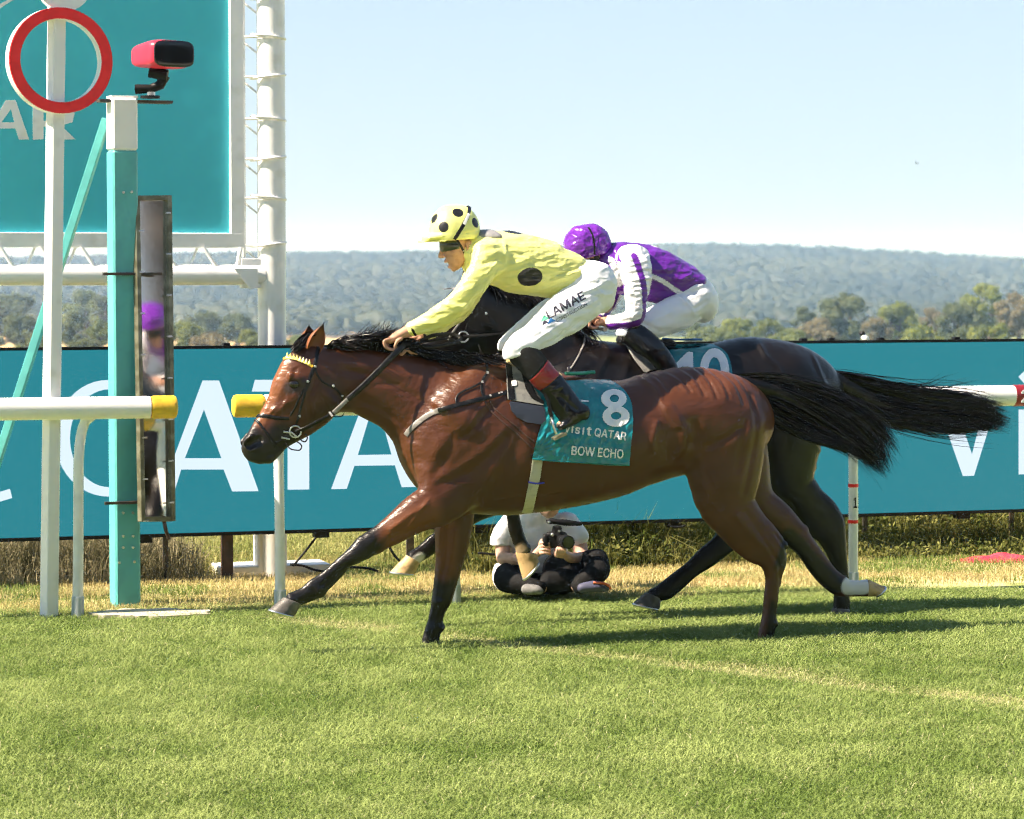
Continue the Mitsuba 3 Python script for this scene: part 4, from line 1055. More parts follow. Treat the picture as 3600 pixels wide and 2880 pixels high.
for pts, a, w, sd in [([(2640, 1210), (2650, 1250), (2690, 1290), (2700, 1340)], .012, .018, 0), ([(2600, 1230), (2620, 1300)], -.006, .03, 0), ([(2830, 1255), (2850, 1330), (2880, 1380)], .008, .016, 0), ([(2790, 1530), (2850, 1580)], .008, .016, 0), ([(2840, 1640), (2890, 1610)], .008, .014, 0),
                      ([(2120, 1230), (2070, 1300), (2040, 1360)], .009, .022, 0), ([(2180, 1260), (2150, 1330), (2110, 1390)], .010, .024, 0), ([(2030, 1300), (2010, 1370), (2030, 1420)], -.010, .026, 0), ([(2230, 1320), (2210, 1350), (2240, 1370)], -.006, .016, 0), ([(1800, 1100), (1850, 1200), (1900, 1300)], -.006, .02, 0),
                      ([(1650, 1090), (1640, 1130)], -.004, .01, 0), ([(1790, 1820), (1800, 1870), (1820, 1905)], -.005, .006, 0), ([(2900, 1960), (2945, 2030)], -.005, .008, 0)]:
    B.stroke(L(pts), a, w, sd)
# the coat of the wet shoulder lies in ripples
B.fx.append(lambda P, d: d + .006 * (meshkit.fbm(np.stack([P[:, 0] * 16, P[:, 1] * 5, P[:, 2] * 26], -1), 3, 3) - .5).astype(np.float32) * np.exp(-(((P[:, 0] - 0.0) - f.pix(2080, 1320, .2)[0]) ** 2 + (P[:, 2] - f.pix(2080, 1320, .2)[2]) ** 2) / .05).astype(np.float32))
bv, bf = B.mesh(.0105)
n = meshkit.fbm(bv * 4, 3, 4)[:, None]
c2 = np.array([.0045, .0037, .0035]) * (1 - n) + np.array([.0085, .0056, .0046]) * n
P2 = bv[:, [0, 2]]
m = (1 - smooth01(.02, .034, seg_d(P2, L([(1455, 1950), (1440, 1962)]))))
c2 = c2 * (1 - m[:, None]) + np.array([.6, .58, .54]) * m[:, None]
m = (1 - smooth01(.02, .045, seg_d(P2, L([(1840, 1950), (1850, 1935)])))) * .8
c2 = c2 * (1 - m[:, None]) + np.array([.45, .33, .2]) * m[:, None]
horse2 = thing('racehorse', 'near-black racehorse galloping behind the bay, number 10 on its cloth', 'horse', 'galloping racehorses')
put('body', f.mesh(bv, bf), 'm_black_coat', horse2, smooth=True, color=c2)
hk = hoof(f, 'hoof', horse2, (1428, 1952), (1476, 1980), (1458, 2018), (1372, 2010), .13, 'm_hoof_pale', lat=.050)
hoof(f, 'hoof', horse2, (1812, 1944), (1884, 1946), (1894, 1972), (1838, 2036), -.12, 'm_hoof_pale', lat=.046)
hoof(f, 'hoof', horse2, (2928, 2138), (2986, 2140), (2994, 2172), (2908, 2172), .13, 'm_hoof', shoe=False)
hoof(f, 'hoof', horse2, (2270, 2083), (2325, 2106), (2318, 2142), (2225, 2121), -.13, 'm_hoof', lat=.048)
for s in (1, -1):
    m = trimesh.creation.icosphere(subdivisions=2, radius=.021)
    put('eye', (f.to_world(np.array(m.vertices) * [1.15, .8, .9] + f.pix(1606, 1098, 0) + [0, s * .082, 0]), np.array(m.faces)[:, ::-1]), 'm_eye', horse2, smooth=True)
for s, ba, ti in ((1, (1665, 998), (1700, 908)), (-1, (1650, 990), (1655, 905))):
    v, q, u = ear(f, horse2, ba, ti, s * .058, .045, None, s * .02)
    put('ear', (v, q), 'm_black_coat', horse2, smooth=True, color=np.repeat([[.02, .014, .012]], len(v), 0))
tl = [G(f, [(2920, 1305), (3010, 1318), (3130, 1352), (3270, 1378), (3400, 1392), (3540, 1440)]), G(f, [(2930, 1330), (3020, 1350), (3140, 1385), (3270, 1410), (3400, 1425), (3535, 1470)]), G(f, [(2935, 1360), (3020, 1390), (3130, 1425), (3260, 1450), (3400, 1462), (3550, 1497)]),
      G(f, [(2930, 1390), (3010, 1425), (3110, 1465), (3240, 1490), (3370, 1500), (3500, 1498)]), G(f, [(2920, 1420), (2990, 1450), (3080, 1480), (3200, 1500), (3330, 1508), (3460, 1500)])]
core = Body(); core.add([(f.pix(2890, 1310, 0), .05, .05), (f.pix(2990, 1365, 0), .05, .03), (f.pix(3120, 1425, 0), .05, .02), (f.pix(3280, 1455, 0), .035, .015)], k=.02)
cv, cf = core.mesh(.014)
fly = [G(f, [(2960, 1325), (3060, 1345), (3200, 1370), (3260, 1330), (3285, 1308)]), G(f, [(2960, 1330), (3080, 1350), (3260, 1375), (3380, 1350), (3480, 1340)])]
put('tail', join([f.mesh(cv, cf), strands(f, tl, 2400, .0032, .017, 13, .020, 10, .45, 1.1, 1.0), strands(f, tl, 160, .0016, .04, 18, .035, 11, .2, 1.0, 1.3), strands(f, fly, 60, .002, .02, 14, .01, 9, .5)]), 'm_hair', horse2, smooth=True)
mg = [G(f, [(x, y + 12, .0), (x + 20, y - 18, .02), (x + 50, y + 4, .06), (x + 90, y + 60, .10)]) for x, y in ((1680, 998), (1740, 1008), (1800, 1026), (1870, 1056), (1950, 1102), (2030, 1165))]
put('mane', strands(f, mg, 900, .0032, .014, 15, .012, 7, .45), 'm_hair', horse2, smooth=True)

# ------------------------------------------------------------------ laying things on a body
def pixs(fr, xy, ls):
    """(n, m, 3) local points: every pixel at every lateral"""
    xy = np.asarray(xy, float)
    r = np.array([ray(x, y) for x, y in xy])
    c = np.array([0, 0, EYE])
    t = (((fr.p - c) @ fr.n) + np.asarray(ls)[None, :]) / (r @ fr.n)[:, None]
    q = c + t[..., None] * r[:, None] - fr.p
    return np.stack([q @ fr.d, np.broadcast_to(np.asarray(ls)[None, :], t.shape), q[..., 2]], -1)

def grad(body, P, e=.004):
    P = np.asarray(P, np.float32)
    g = np.stack([body.value(P + np.eye(3, dtype=np.float32)[k] * e) - body.value(P - np.eye(3, dtype=np.float32)[k] * e) for k in range(3)], 1)
    return g / (np.linalg.norm(g, axis=1, keepdims=True) + 1e-9)

def snap(body, fr, xy, off=.004, lmax=.46, default=.0):
    """where the lines of sight through the pixels meet the body, and its normal there"""
    ls = np.linspace(lmax, -.25, 36)
    xy = np.asarray(xy, float)
    P = pixs(fr, xy, ls)
    n, m = P.shape[:2]
    val = body.value(P.reshape(-1, 3).astype(np.float32)).reshape(n, m)
    hit = val < 0
    ok = hit.any(1); i = np.where(ok, hit.argmax(1), np.abs(val).argmin(1)); i = np.maximum(i, 1)
    A, B = P[np.arange(n), i - 1], P[np.arange(n), i]
    for _ in range(7):
        M = (A + B) / 2
        v = body.value(M.astype(np.float32)) < 0
        B = np.where(v[:, None], M, B); A = np.where(v[:, None], A, M)
    Q = (A + B) / 2
    Q[~ok] = P[np.arange(n), np.abs(val).argmin(1)][~ok]
    g = grad(body, Q)
    return Q + g * off, g

def strap(body, fr, pts, w, th=.0022, off=.003, n=None, bsdf='m_strap', parent=None, name='strap', label=None, both=False):
    xy = spline(pts, n or max(8, 5 * len(pts)))
    Q, g = snap(body, fr, xy, off)
    Q[1:-1] = .25 * Q[:-2] + .5 * Q[1:-1] + .25 * Q[2:]
    m = tube(fr.to_world(Q), w / 2, 8, flat=th, side=g @ fr.R)
    k = put(name, m, bsdf, parent, smooth=50, label=label)
    if both:
        Q2, g2 = Q * [1, -1, 1], g * [1, -1, 1]
        put(name, tube(fr.to_world(Q2), w / 2, 8, flat=th, side=g2 @ fr.R), bsdf, parent, smooth=50)
    return k

def plane_cut(fr, p, q, l=0.0):
    """keeps what lies to the left of the pixel line p -> q (as seen on the picture)"""
    a, b = fr.pix(*p, l)[[0, 2]], fr.pix(*q, l)[[0, 2]]
    e = (b - a) / np.linalg.norm(b - a)
    nrm = np.array([e[1], -e[0]], np.float32); a = a.astype(np.float32)
    return lambda P, d: np.maximum(d, (P[:, [0, 2]] - a) @ nrm)

def folds(f3, amp, seed=0, ridge=True):
    f3 = np.asarray(f3, np.float32)
    def fn(P, d):
        n = meshkit.fbm(P * f3, 3, seed)
        if ridge: n = 1 - np.abs(2 * n - 1) * 2
        return d - (amp * (n - .4)).astype(np.float32)
    return fn

def finger(fr, pts, r=.0085):
    m = len(pts)
    return [(fr.pix(*p[:2], p[2]), r * (1.06 - .22 * i / (m - 1)), r * (1.06 - .22 * i / (m - 1))) for i, p in enumerate(pts)]

def cloth(fr, body, left, right, top, bottom, nu, nv, off, wr, seed, hang=.0025, extra=None):
    """a cloth between four edges given in pixels, laid on a body and hanging straight where the body turns under"""
    Lc, Rc, Tc, Bc = spline(left, nv), spline(right, nv), spline(top, nu), spline(bottom, nu)
    u, w = np.linspace(0, 1, nu)[None, :, None], np.linspace(0, 1, nv)[:, None, None]
    XY = (1 - u) * Lc[:, None] + u * Rc[:, None] + (1 - w) * Tc[None] + w * Bc[None] - ((1 - u) * (1 - w) * Tc[0] + u * (1 - w) * Tc[-1] + (1 - u) * w * Bc[0] + u * w * Bc[-1])
    Q, g = snap(body, fr, XY.reshape(-1, 2), off)
    l = Q[:, 1].reshape(nv, nu)
    for i in range(1, nv): l[i] = np.maximum(l[i], l[i - 1] - hang)
    k = XY.reshape(-1, 2)
    nz = meshkit.fbm(np.stack([k[:, 0] / 26, k[:, 1] / 60, 0 * k[:, 0]], -1), 3, seed) - .5 + .5 * (meshkit.fbm(np.stack([k[:, 0] / 13 + k[:, 1] / 30, k[:, 1] / 22, 0 * k[:, 0]], -1), 2, seed + 5) - .5)
    wamp = np.linspace(.4, 1, nv)[:, None] * np.ones(nu)
    l = l + wr * 2 * np.abs(nz.reshape(nv, nu)) * wamp
    if extra is not None: l = l + extra(k).reshape(nv, nu)
    P = np.array([fr.pix(x, y, a) for (x, y), a in zip(k, l.ravel())])
    i, j = np.meshgrid(np.arange(nv - 1), np.arange(nu - 1), indexing='ij'); b = (i * nu + j).ravel()
    q = np.stack([b, b + nu, b + nu + 1, b + 1], 1)
    return P, q, k, l.ravel()

def on_cloth(fr, k, l, vf, o, du, dv, off=.0025, scale=1.0):
    """text laid on a cloth: local x, y in pixels along du and dv from o"""
    from scipy.interpolate import LinearNDInterpolator, NearestNDInterpolator
    v, f = vf; v = np.asarray(v, float)
    xy = np.asarray(o) + v[:, :1] * np.asarray(du) + v[:, 1:2] * np.asarray(dv)
    a = LinearNDInterpolator(k, l)(xy); b = NearestNDInterpolator(k, l)(xy)
    a = np.where(np.isnan(a), b, a)
    P = np.array([fr.pix(x, y, q + off + z) for (x, y), q, z in zip(xy, a, v[:, 2])])
    return fr.to_world(P), f

def refine_text(s, w, h, bold=False, cell=7.0):
    v, f = fit_text(s, w, h, .0012, bold)
    v, f = trimesh.remesh.subdivide_to_size(v * [1, 1, 1000], f, cell)
    return v / [1, 1, 1000], f

# ------------------------------------------------------------------ the rider in yellow
f = F1
mat('m_skin', worn((.50, .275, .185), (.42, .215, .145), 40), 0.45, specular=0.4)
mat('m_skin_pale', worn((.60, .37, .28), (.52, .30, .22), 40), 0.45, specular=0.4)
mat('m_breeches', worn((.77, .79, .84), (.73, .75, .80), 14), 0.5, bump=creases((8, 7, 15), .010))
mat('m_gaiter', worn((.016, .0155, .015), (.023, .022, .0215), 25), 0.75, specular=.25)
mat('m_boot', (.0035, .0035, .0045), 0.12, specular=0.5, bump=(mikit.proc(lambda p, n, uv: mikit.fbm(p.x * 28, p.y * 28, p.z * 28, 3), 2e-3), .006))
mat('m_boot_red', (.20, .012, .010), 0.12, specular=0.7, bump=(mikit.proc(lambda p, n, uv: mikit.fbm(p.x * 60, p.y * 60, p.z * 60, 3), 2e-3), .004))
mat('m_goggles', (.020, .024, .014), 0.05, specular=0.8)
mat('m_grey_cloth', worn((.20, .20, .215), (.14, .14, .155), 30), 0.7)
mat('m_mouth', (.12, .03, .028), 0.4)
mat('m_teeth', (.75, .66, .60), 0.3)
mat('m_print_dark', (.035, .035, .06), 0.5)
mat('m_print_blue', (.03, .16, .42), 0.5)
mat('m_print_green', (.12, .55, .32), 0.5)

def dots(fr, base, spots, dark=(.010, .010, .010)):
    """round spots printed on cloth: each (local centre, radii along s, l, z)"""
    P0, d, n = fr.p, fr.d, fr.n
    def fn(p, nn, uv):
        s = (p.x - P0[0]) * d[0] + (p.y - P0[1]) * d[1]
        l = (p.x - P0[0]) * n[0] + (p.y - P0[1]) * n[1]
        m = mi.Float(0)
        for c, r in spots:
            q = dr.square((s - float(c[0])) / r[0]) + dr.square((l - float(c[1])) / r[1]) + dr.square((p.z - float(c[2])) / r[2])
            m = dr.maximum(m, mikit.smoothstep(1.03, .97, q))
        b = mikit.mix(base, mi.Color3f(base) * .93, mikit.fbm(p.x * 30, p.y * 30, p.z * 30, 2))
        return mikit.mix(b, dark, m)
    return mikit.proc(fn)

# the jacket
J = Body()
J.add(pairs(f, [(1690, 836, 1652, 935, .065), (1722, 816, 1684, 985, .145), (1780, 815, 1742, 1010, .185), (1850, 823, 1808, 1030, .182), (1920, 842, 1872, 1040, .172), (1985, 872, 1938, 1040, .165), (2040, 905, 1985, 1020, .155), (2072, 932, 2010, 1010, .15)], 0), k=.03)
J.add(pairs(f, [(1672, 862, 1776, 935, .066, .150), (1648, 942, 1732, 985, .058, .185), (1612, 1003, 1692, 1038, .050, .200), (1575, 1050, 1645, 1084, .045, .190), (1538, 1077, 1602, 1124, .043, .165), (1484, 1109, 1536, 1156, .038, .115), (1436, 1135, 1463, 1175, .032, .075)], .15), k=.035)
J.add(pairs(f, [(1690, 860, 1770, 935, .066, -.150), (1640, 950, 1720, 985, .056, -.185), (1612, 1010, 1690, 1042, .050, -.20), (1580, 1070, 1648, 1104, .045, -.19), (1540, 1110, 1590, 1150, .040, -.13), (1490, 1157, 1500, 1200, .033, -.045)], -.15), k=.035)
Lj = lambda pts: line(f, pts, .15)
for pts, a, w in [([(1770, 950), (1690, 1030), (1640, 1075)], -.006, .012), ([(1770, 945), (1830, 920), (1850, 910)], .009, .014), ([(1765, 965), (1840, 938), (1960, 940)], .007, .012), ([(1770, 980), (1850, 965), (1930, 975)], -.006, .012), ([(1790, 1000), (1880, 985)], .005, .010), ([(1940, 990), (2030, 955)], .008, .010),
                  ([(1930, 1010), (2010, 985)], -.006, .010), ([(1960, 965), (2045, 940)], -.006, .009), ([(1900, 1020), (1990, 1000)], .006, .009), ([(1690, 930), (1740, 900)], -.005, .010), ([(1700, 960), (1735, 925)], .007, .010), ([(1680, 985), (1740, 945)], -.006, .008),
                  ([(1600, 1110), (1540, 1140), (1480, 1165)], -.005, .010), ([(1650, 1040), (1610, 1090)], .005, .012), ([(1565, 1075), (1510, 1110)], .004, .014), ([(1775, 850), (1768, 930), (1745, 985)], .006, .010)]:
    J.stroke(Lj(pts), a, w, 1)
J.fx.append(folds([5, 4, 14], .0085, 3)); J.fx.append(folds([9, 9, 24], .0030, 5))
jv, jf = J.mesh(.0068)
sp = [(f.pix(1863, 974, .16), (.069, .12, .052)), (f.pix(1800, 812, .0), (.070, .085, .03)), (f.pix(1930, 842, -.12), (.06, .06, .05)), (f.pix(1900, 1010, -.16), (.069, .12, .052)), (f.pix(1690, 985, -.19), (.03, .05, .03))]
mat('m_silk_yellow', dots(f, (.80, .79, .26), sp), 0.32, sheen=0.3, specular=0.5, bump=creases((7, 6, 17), .011))
rider = thing('person', 'jockey in pale yellow silks with big black spots, leaning low over the bay horse', 'person', 'jockeys')
put('jacket', f.mesh(jv, jf), 'm_silk_yellow', rider, smooth=True)

# the body: head, neck, hands, all one skin with what the clothes cover
K = Body()
K.add(pairs(f, [(1700, 850, 1672, 945, .055), (1730, 835, 1700, 965, .12), (1850, 845, 1815, 1010, .15), (1985, 895, 1945, 1020, .14), (2080, 965, 2040, 1060, .13)], 0), k=.03)
K.add([(f.pix(1604, 822, 0), .083, .072), (f.pix(1612, 850, 0), .075, .070)], k=.02)
K.add([(f.pix(1598, 872, 0), .066, .060), (f.pix(1600, 905, 0), .050, .052), (f.pix(1600, 934, 0), .024, .030)], k=.022)
K.add([(f.pix(1618, 895, 0), .040, .056), (f.pix(1606, 930, 0), .022, .036)], k=.02)
K.add([(f.pix(1558, 866, 0), .010, .010), (f.pix(1552, 887, 0), .011, .011), (f.pix(1548, 901, 0), .0125, .014)], k=.010)      # nose
for s in (1, -1): K.add([(f.pix(1556, 902, 0) + [0, s * .011, 0], .010, .009)], k=.006)
K.add([(f.pix(1567, 918, 0), .0085, .020)], k=.006); K.add([(f.pix(1580, 938, 0), .0085, .017)], k=.006)                        # lips
K.add([(f.pix(1572, 928, 0), .0085, .017)], k=.003, cut=True)
K.add([(f.pix(1594, 946, 0), .013, .018)], k=.012)                                                                              # chin
for s in (1, -1):
    K.add([(f.pix(1634, 852, 0) + [0, s * .074, 0], .017, .009), (f.pix(1638, 866, 0) + [0, s * .077, 0], .019, .009), (f.pix(1633, 884, 0) + [0, s * .072, 0], .010, .007)], k=.006)
    K.add([(f.pix(1634, 862, 0) + [0, s * .084, 0], .010, .006)], k=.004, cut=True)
    K.add([(f.pix(1572, 868, 0) + [0, s * .036, 0], .013, .010)], k=.012, cut=True)
    K.add([(f.pix(1590, 890, 0) + [0, s * .045, 0], .025, .014)], k=.015)
K.add(pairs(f, [(1640, 838, 1622, 925, .050), (1700, 848, 1665, 930, .058)], 0), k=.03)                                         # neck
# arms and hands
K.add(pairs(f, [(1685, 870, 1760, 930, .055, .150), (1625, 1008, 1680, 1032, .042, .200), (1590, 1060, 1635, 1078, .038, .190), (1490, 1115, 1528, 1150, .030, .115), (1437, 1139, 1461, 1172, .026, .075), (1418, 1153, 1440, 1186, .024, .066)], .15), k=.02)
K.add(pairs(f, [(1700, 870, 1765, 930, .055, -.150), (1625, 1015, 1680, 1038, .042, -.20), (1590, 1075, 1640, 1100, .038, -.19), (1492, 1160, 1502, 1196, .026, -.045), (1478, 1166, 1482, 1204, .024, -.03)], -.15), k=.02)
K.add([(f.pix(1424, 1168, .066), .026, .030), (f.pix(1392, 1184, .060), .026, .038), (f.pix(1370, 1196, .056), .021, .039)], k=.012)
for i, l in enumerate((.090, .068, .046, .024)):
    K.add(finger(f, [(1368 + 3 * i, 1193, l), (1350 + 4 * i, 1203, l), (1358 + 4 * i, 1222, l - .002), (1380 + 3 * i, 1230, l - .004), (1394, 1222, l - .004)], .0092 - .0006 * (i == 3)), k=.004)
K.add(finger(f, [(1410, 1192, .092), (1392, 1208, .100), (1388, 1222, .090)], .0098), k=.005)
K.add([(f.pix(1478, 1186, -.025), .024, .026), (f.pix(1456, 1192, -.008), .026, .030), (f.pix(1446, 1200, .004), .024, .026)], k=.012)
for i, (x, y) in enumerate(((1438, 1188), (1454, 1186), (1470, 1190), (1484, 1198))):
    e = (0, 4, 0, -14)[i]
    K.add(finger(f, [(x + 8, y, .012), (x - 3, y + 12, .034), (x - 4, y + 34 + e * .5, .040), (x + 6, y + 52 + e, .030), (x + 14, y + 54 + e, .012)], .0090 - .0008 * (i == 3)), k=.0035)
K.add(finger(f, [(1440, 1214, .020), (1424, 1234, .034), (1412, 1246, .034), (1404, 1240, .028)], .0095), k=.005)
# legs
for s in (1, -1):
    K.add([(f.pix(2060, 1015, s * .09), .08, .08), (f.pix(*((1940, 1112) if s > 0 else (1985, 1080)), s * .19), .055, .055), (f.pix(*((1826, 1222) if s > 0 else (1808, 1215)), s * .265), .036, .036), (f.pix(1890, 1310, s * .29), .040, .040), (f.pix(1990, 1432, s * .305), .028, .030), (f.pix(1985, 1480, s * .305), .026, .028), (f.pix(1970, 1495, s * .305), .022, .03)], k=.02)
kv, kf = K.mesh(.0046)
put('body', f.mesh(kv, kf), 'm_skin', rider, smooth=True)
m = trimesh.creation.icosphere(subdivisions=2, radius=1.0)
put('teeth', (f.to_world(np.array(m.vertices) * [.006, .011, .0035] + f.pix(1576, 925, 0)), np.array(m.faces)[:, ::-1]), 'm_teeth', rider, smooth=True)

# breeches
W = Body()
W.add(pairs(f, [(2010, 905, 1965, 1000, .14), (2062, 920, 2010, 1030, .158), (2096, 950, 2050, 1080, .158), (2126, 1005, 2085, 1095, .13)], 0), k=.03)
W.add(pairs(f, [(2052, 925, 2130, 1060, .115, .075), (1996, 1002, 2114, 1094, .098, .115), (1936, 1054, 2054, 1140, .090, .165), (1886, 1104, 1988, 1174, .083, .205), (1836, 1158, 1926, 1226, .074, .240), (1786, 1200, 1882, 1248, .066, .268), (1770, 1228, 1842, 1262, .056, .278)], .1), k=.035)
W.add(pairs(f, [(2030, 960, 2100, 1060, .115, -.075), (1935, 1044, 2035, 1110, .088, -.15), (1828, 1132, 1920, 1192, .078, -.23), (1752, 1205, 1835, 1252, .060, -.27)], -.1), k=.035)
for pts, a, w in [([(2090, 1010), (2125, 1040)], .006, .010), ([(1850, 1200), (1900, 1170), (1970, 1130)], .006, .011), ([(1880, 1220), (1950, 1180), (2040, 1125)], -.007, .012), ([(1790, 1215), (1830, 1180), (1900, 1115)], -.005, .010), ([(1960, 1080), (2040, 1030), (2110, 1000)], .005, .012), ([(2060, 960), (2095, 990)], .007, .010), ([(2050, 1090), (2110, 1060)], -.005, .010), ([(1800, 1245), (1850, 1238)], .006, .008), ([(1890, 1140), (1930, 1100), (1960, 1060)], -.004, .008)]:
    W.stroke(line(f, pts, .18), a, w, 1)
W.fx.append(folds([6, 5, 12], .009, 11))
W.fx.append(plane_cut(f, (1700, 1288), (2200, 1138), .28))
wv, wfc = W.mesh(.0068)
put('breeches', f.mesh(wv, wfc), 'm_breeches', rider, smooth=True)
def on_body(vf, body, fr, o, du, dv, off):
    v, fc = vf
    xy = np.asarray(o) + v[:, :1] * np.asarray(du) + v[:, 1:2] * np.asarray(dv)
    Q, g = snap(body, fr, xy, off)
    return fr.to_world(Q + g * v[:, 2:3]), fc
dd = np.array([.872, -.489]); dp = np.array([-.45, -.89])
for s, w, h, o in (('LAMAE', 150, 31, (1930, 1124)), ('CONSTRUCTION', 122, 12, (1958, 1134))):
    put('lettering', on_body(refine_text(s, w, h, s == 'LAMAE', 8), W, f, o, dd, dp, .0012), 'm_print_dark', rider)
for pts, bs in (([(0, 0), (26, 0), (16, 14)], 'm_print_dark'), ([(20, -4), (52, -8), (40, 10)], 'm_print_blue'), ([(2, 14), (34, 10), (24, 30)], 'm_print_green')):
    v, fc = extrude(sg.Polygon(pts), .0012); v, fc = trimesh.remesh.subdivide_to_size(v * [1, 1, 1000], fc, 8)
    put('emblem', on_body((v / [1, 1, 1000], fc), W, f, (1905, 1146), dd, dp, .0012), bs, rider)

# boots
for s in (1, -1):
    Bt = Body()
    Bt.add(pairs(f, [(1786, 1252, 1886, 1230, .056, .285 * s), (1832, 1300, 1926, 1272, .054, .296 * s), (1868, 1340, 1958, 1312, .049, .302 * s), (1900, 1368, 1986, 1342, .045, .306 * s), (1918, 1400, 2014, 1382, .042, .308 * s), (1940, 1432, 2038, 1418, .040, .310 * s), (1962, 1460, 2058, 1446, .038, .310 * s)], .3 * s), k=.02)
    Bt.add([(f.pix(2052, 1446, .310 * s), .036, .034), (f.pix(2012, 1474, .312 * s), .034, .036), (f.pix(1984, 1492, .314 * s), .025, .036), (f.pix(1970, 1501, .314 * s), .018, .030)], k=.02)
    Bt.add([(f.pix(2058, 1462, .310 * s), .022, .030)], k=.012)
    if s > 0:
        for pts, a, w in [([(1960, 1390), (1995, 1420), (2020, 1440)], -.006, .008), ([(1935, 1385), (1960, 1420), (1985, 1450)], .006, .008), ([(1990, 1400), (1975, 1450)], -.005, .007), ([(2010, 1450), (2035, 1475)], -.003, .004), ([(1925, 1375), (1965, 1360)], .004, .007)]:
            Bt.stroke(line(f, pts, .3), a, w, 0)
    Bt.fx.append(lambda P, d: np.maximum(d, -((P[:, 0] - np.float32(f.pix(1972, 1520, .31)[0])) * -.40 + (P[:, 2] - np.float32(f.pix(1972, 1520, .31)[2])) * .92)))
    bk = None
    for nm, c0, c1, bs in (('gaiter', None, ((1862, 1335), (1916, 1272)), 'm_gaiter'), ('boot_band', ((1862, 1335), (1916, 1272)), ((1903, 1368), (1962, 1318)), 'm_boot_red'), ('boot', ((1903, 1368), (1962, 1318)), None, 'm_boot')):
        b2 = Body(); b2.ch, b2.st, b2.fx = Bt.ch, Bt.st, list(Bt.fx)
        if c0: b2.fx.append(plane_cut(f, c0[1], c0[0], .3 * s))
        if c1: b2.fx.append(plane_cut(f, c1[0], c1[1], .3 * s))
        v, fc = b2.mesh(.0058)
        put(nm, f.mesh(v, fc), bs, rider, smooth=50)

# helmet with its spotted cover, goggles, chin strap
HM = Body()
HM.add([(f.pix(1585, 812, 0), .142, .118), (f.pix(1612, 812, 0), .142, .118)], k=.02)
HM.add([(f.pix(1500, 838, 0), .020, .085), (f.pix(1540, 832, 0), .03, .10)], k=.015)
def helmet_cut(fr, p, q):
    a, b = fr.pix(*p)[[0, 2]].astype(np.float32), fr.pix(*q)[[0, 2]].astype(np.float32)
    e = (b - a) / np.linalg.norm(b - a); nrm = np.array([-e[1], e[0]], np.float32)
    return lambda P, d: np.maximum(d, -((P[:, [0, 2]] - a) @ nrm))
HM.fx.append(helmet_cut(f, (1480, 852), (1690, 838)))
HM.stroke(line(f, [(1625, 820), (1690, 808)]), -.003, .005, 0); HM.stroke(line(f, [(1500, 816), (1560, 820), (1625, 820)]), -.002, .006, 0)
v, fc = HM.mesh(.006)
hs = []
for (x, y, r) in ((1610, 747, .030), (1559, 798, .029), (1672, 783, .028), (1517, 768, .028), (1625, 800 + 300, .01)):
    q, g = snap(HM, f, [(x, y)], 0)
    hs.append((q[0], (r, r, r)))
for q, r in list(hs): hs.append((q * [1, -1, 1], r))
mat('m_cap_yellow', dots(f, (.82, .82, .27), hs), 0.35, sheen=.3, bump=creases((9, 9, 12), .003))
hel = put('helmet', f.mesh(v, fc), 'm_cap_yellow', rider, smooth=60)
pk = Body()
pk.add([(f.pix(1478, 847, 0), .012, .060), (f.pix(1515, 845, 0), .011, .095), (f.pix(1550, 847, 0), .012, .11)], k=.01)
pk.fx.append(lambda P, d: np.maximum(d, np.abs(P[:, 2] - (np.float32(f.pix(1515, 846, 0)[2]) + .10 * (P[:, 0] - np.float32(f.pix(1515, 846, 0)[0])) + 1.1 * P[:, 1] ** 2 * -1)) - .0045))
v, fc = pk.mesh(.005)
put('peak', f.mesh(v, fc), 'm_cap_yellow', hel, smooth=50)
strap(HM, f, [(1651, 727), (1648, 750), (1632, 785), (1615, 815), (1597, 842)], .020, .0015, .001, 20, 'm_strap', hel, 'band', both=True)
q = spline([(1648, 752), (1640, 770), (1631, 790)], 8); Q, g = snap(HM, f, q, .003)
put('label', tube(f.to_world(Q), .0085, 8, flat=.0008, side=g @ f.R), 'm_white', hel, smooth=50)
strap(K, f, [(1603, 840), (1618, 862), (1632, 888), (1644, 915), (1648, 935)], .013, .002, .002, 14, 'm_strap', rider, 'chin_strap')
q, g = snap(K, f, [(1629, 882)], .004)
put('buckle', (trimesh.creation.icosphere(subdivisions=2, radius=.005).vertices + f.to_world(q[0]), trimesh.creation.icosphere(subdivisions=2, radius=.005).faces), 'm_alu', rider, smooth=True)
def goggles(fr, c, tilt, sx, sl, h, n=25, m=7):
    V = []
    for k in (0, 1):
        for i in range(n):
            a = (i / (n - 1) - .5) * 2 * 1.75
            hh = h * (1 - .35 * abs(i / (n - 1) - .5) * 2)
            for j in range(m):
                b = (j / (m - 1) - .5) * 2
                r = 1 - .06 * b * b - .05 * k
                p = np.array([-sx * math.cos(a) * r, sl * math.sin(a) * r, hh * b])
                V.append(np.array([p[0] * math.cos(tilt) - p[2] * math.sin(tilt), p[1], p[0] * math.sin(tilt) + p[2] * math.cos(tilt)]) + c)
    q = []
    for i in range(n - 1):
        for j in range(m - 1):
            a = i * m + j
            q += [[a, a + 1, a + m + 1, a + m], [a + n * m, a + n * m + m, a + n * m + m + 1, a + n * m + 1]]
    return fr.to_world(np.array(V)), np.array(q)
put('goggles', goggles(f, f.pix(1596, 862, 0), .10, .081, .073, .033), 'm_goggles', rider, smooth=60)
fl = Body(); fl.add([(f.pix(1690, 832, 0), .036, .095), (f.pix(1722, 832, 0), .038, .125), (f.pix(1738, 834, 0), .028, .13)], k=.01); fl.fx.append(folds([9, 9, 9], .003, 4))
v, fc = fl.mesh(.007)
put('collar', f.mesh(v, fc), 'm_grey_cloth', rider, smooth=True)
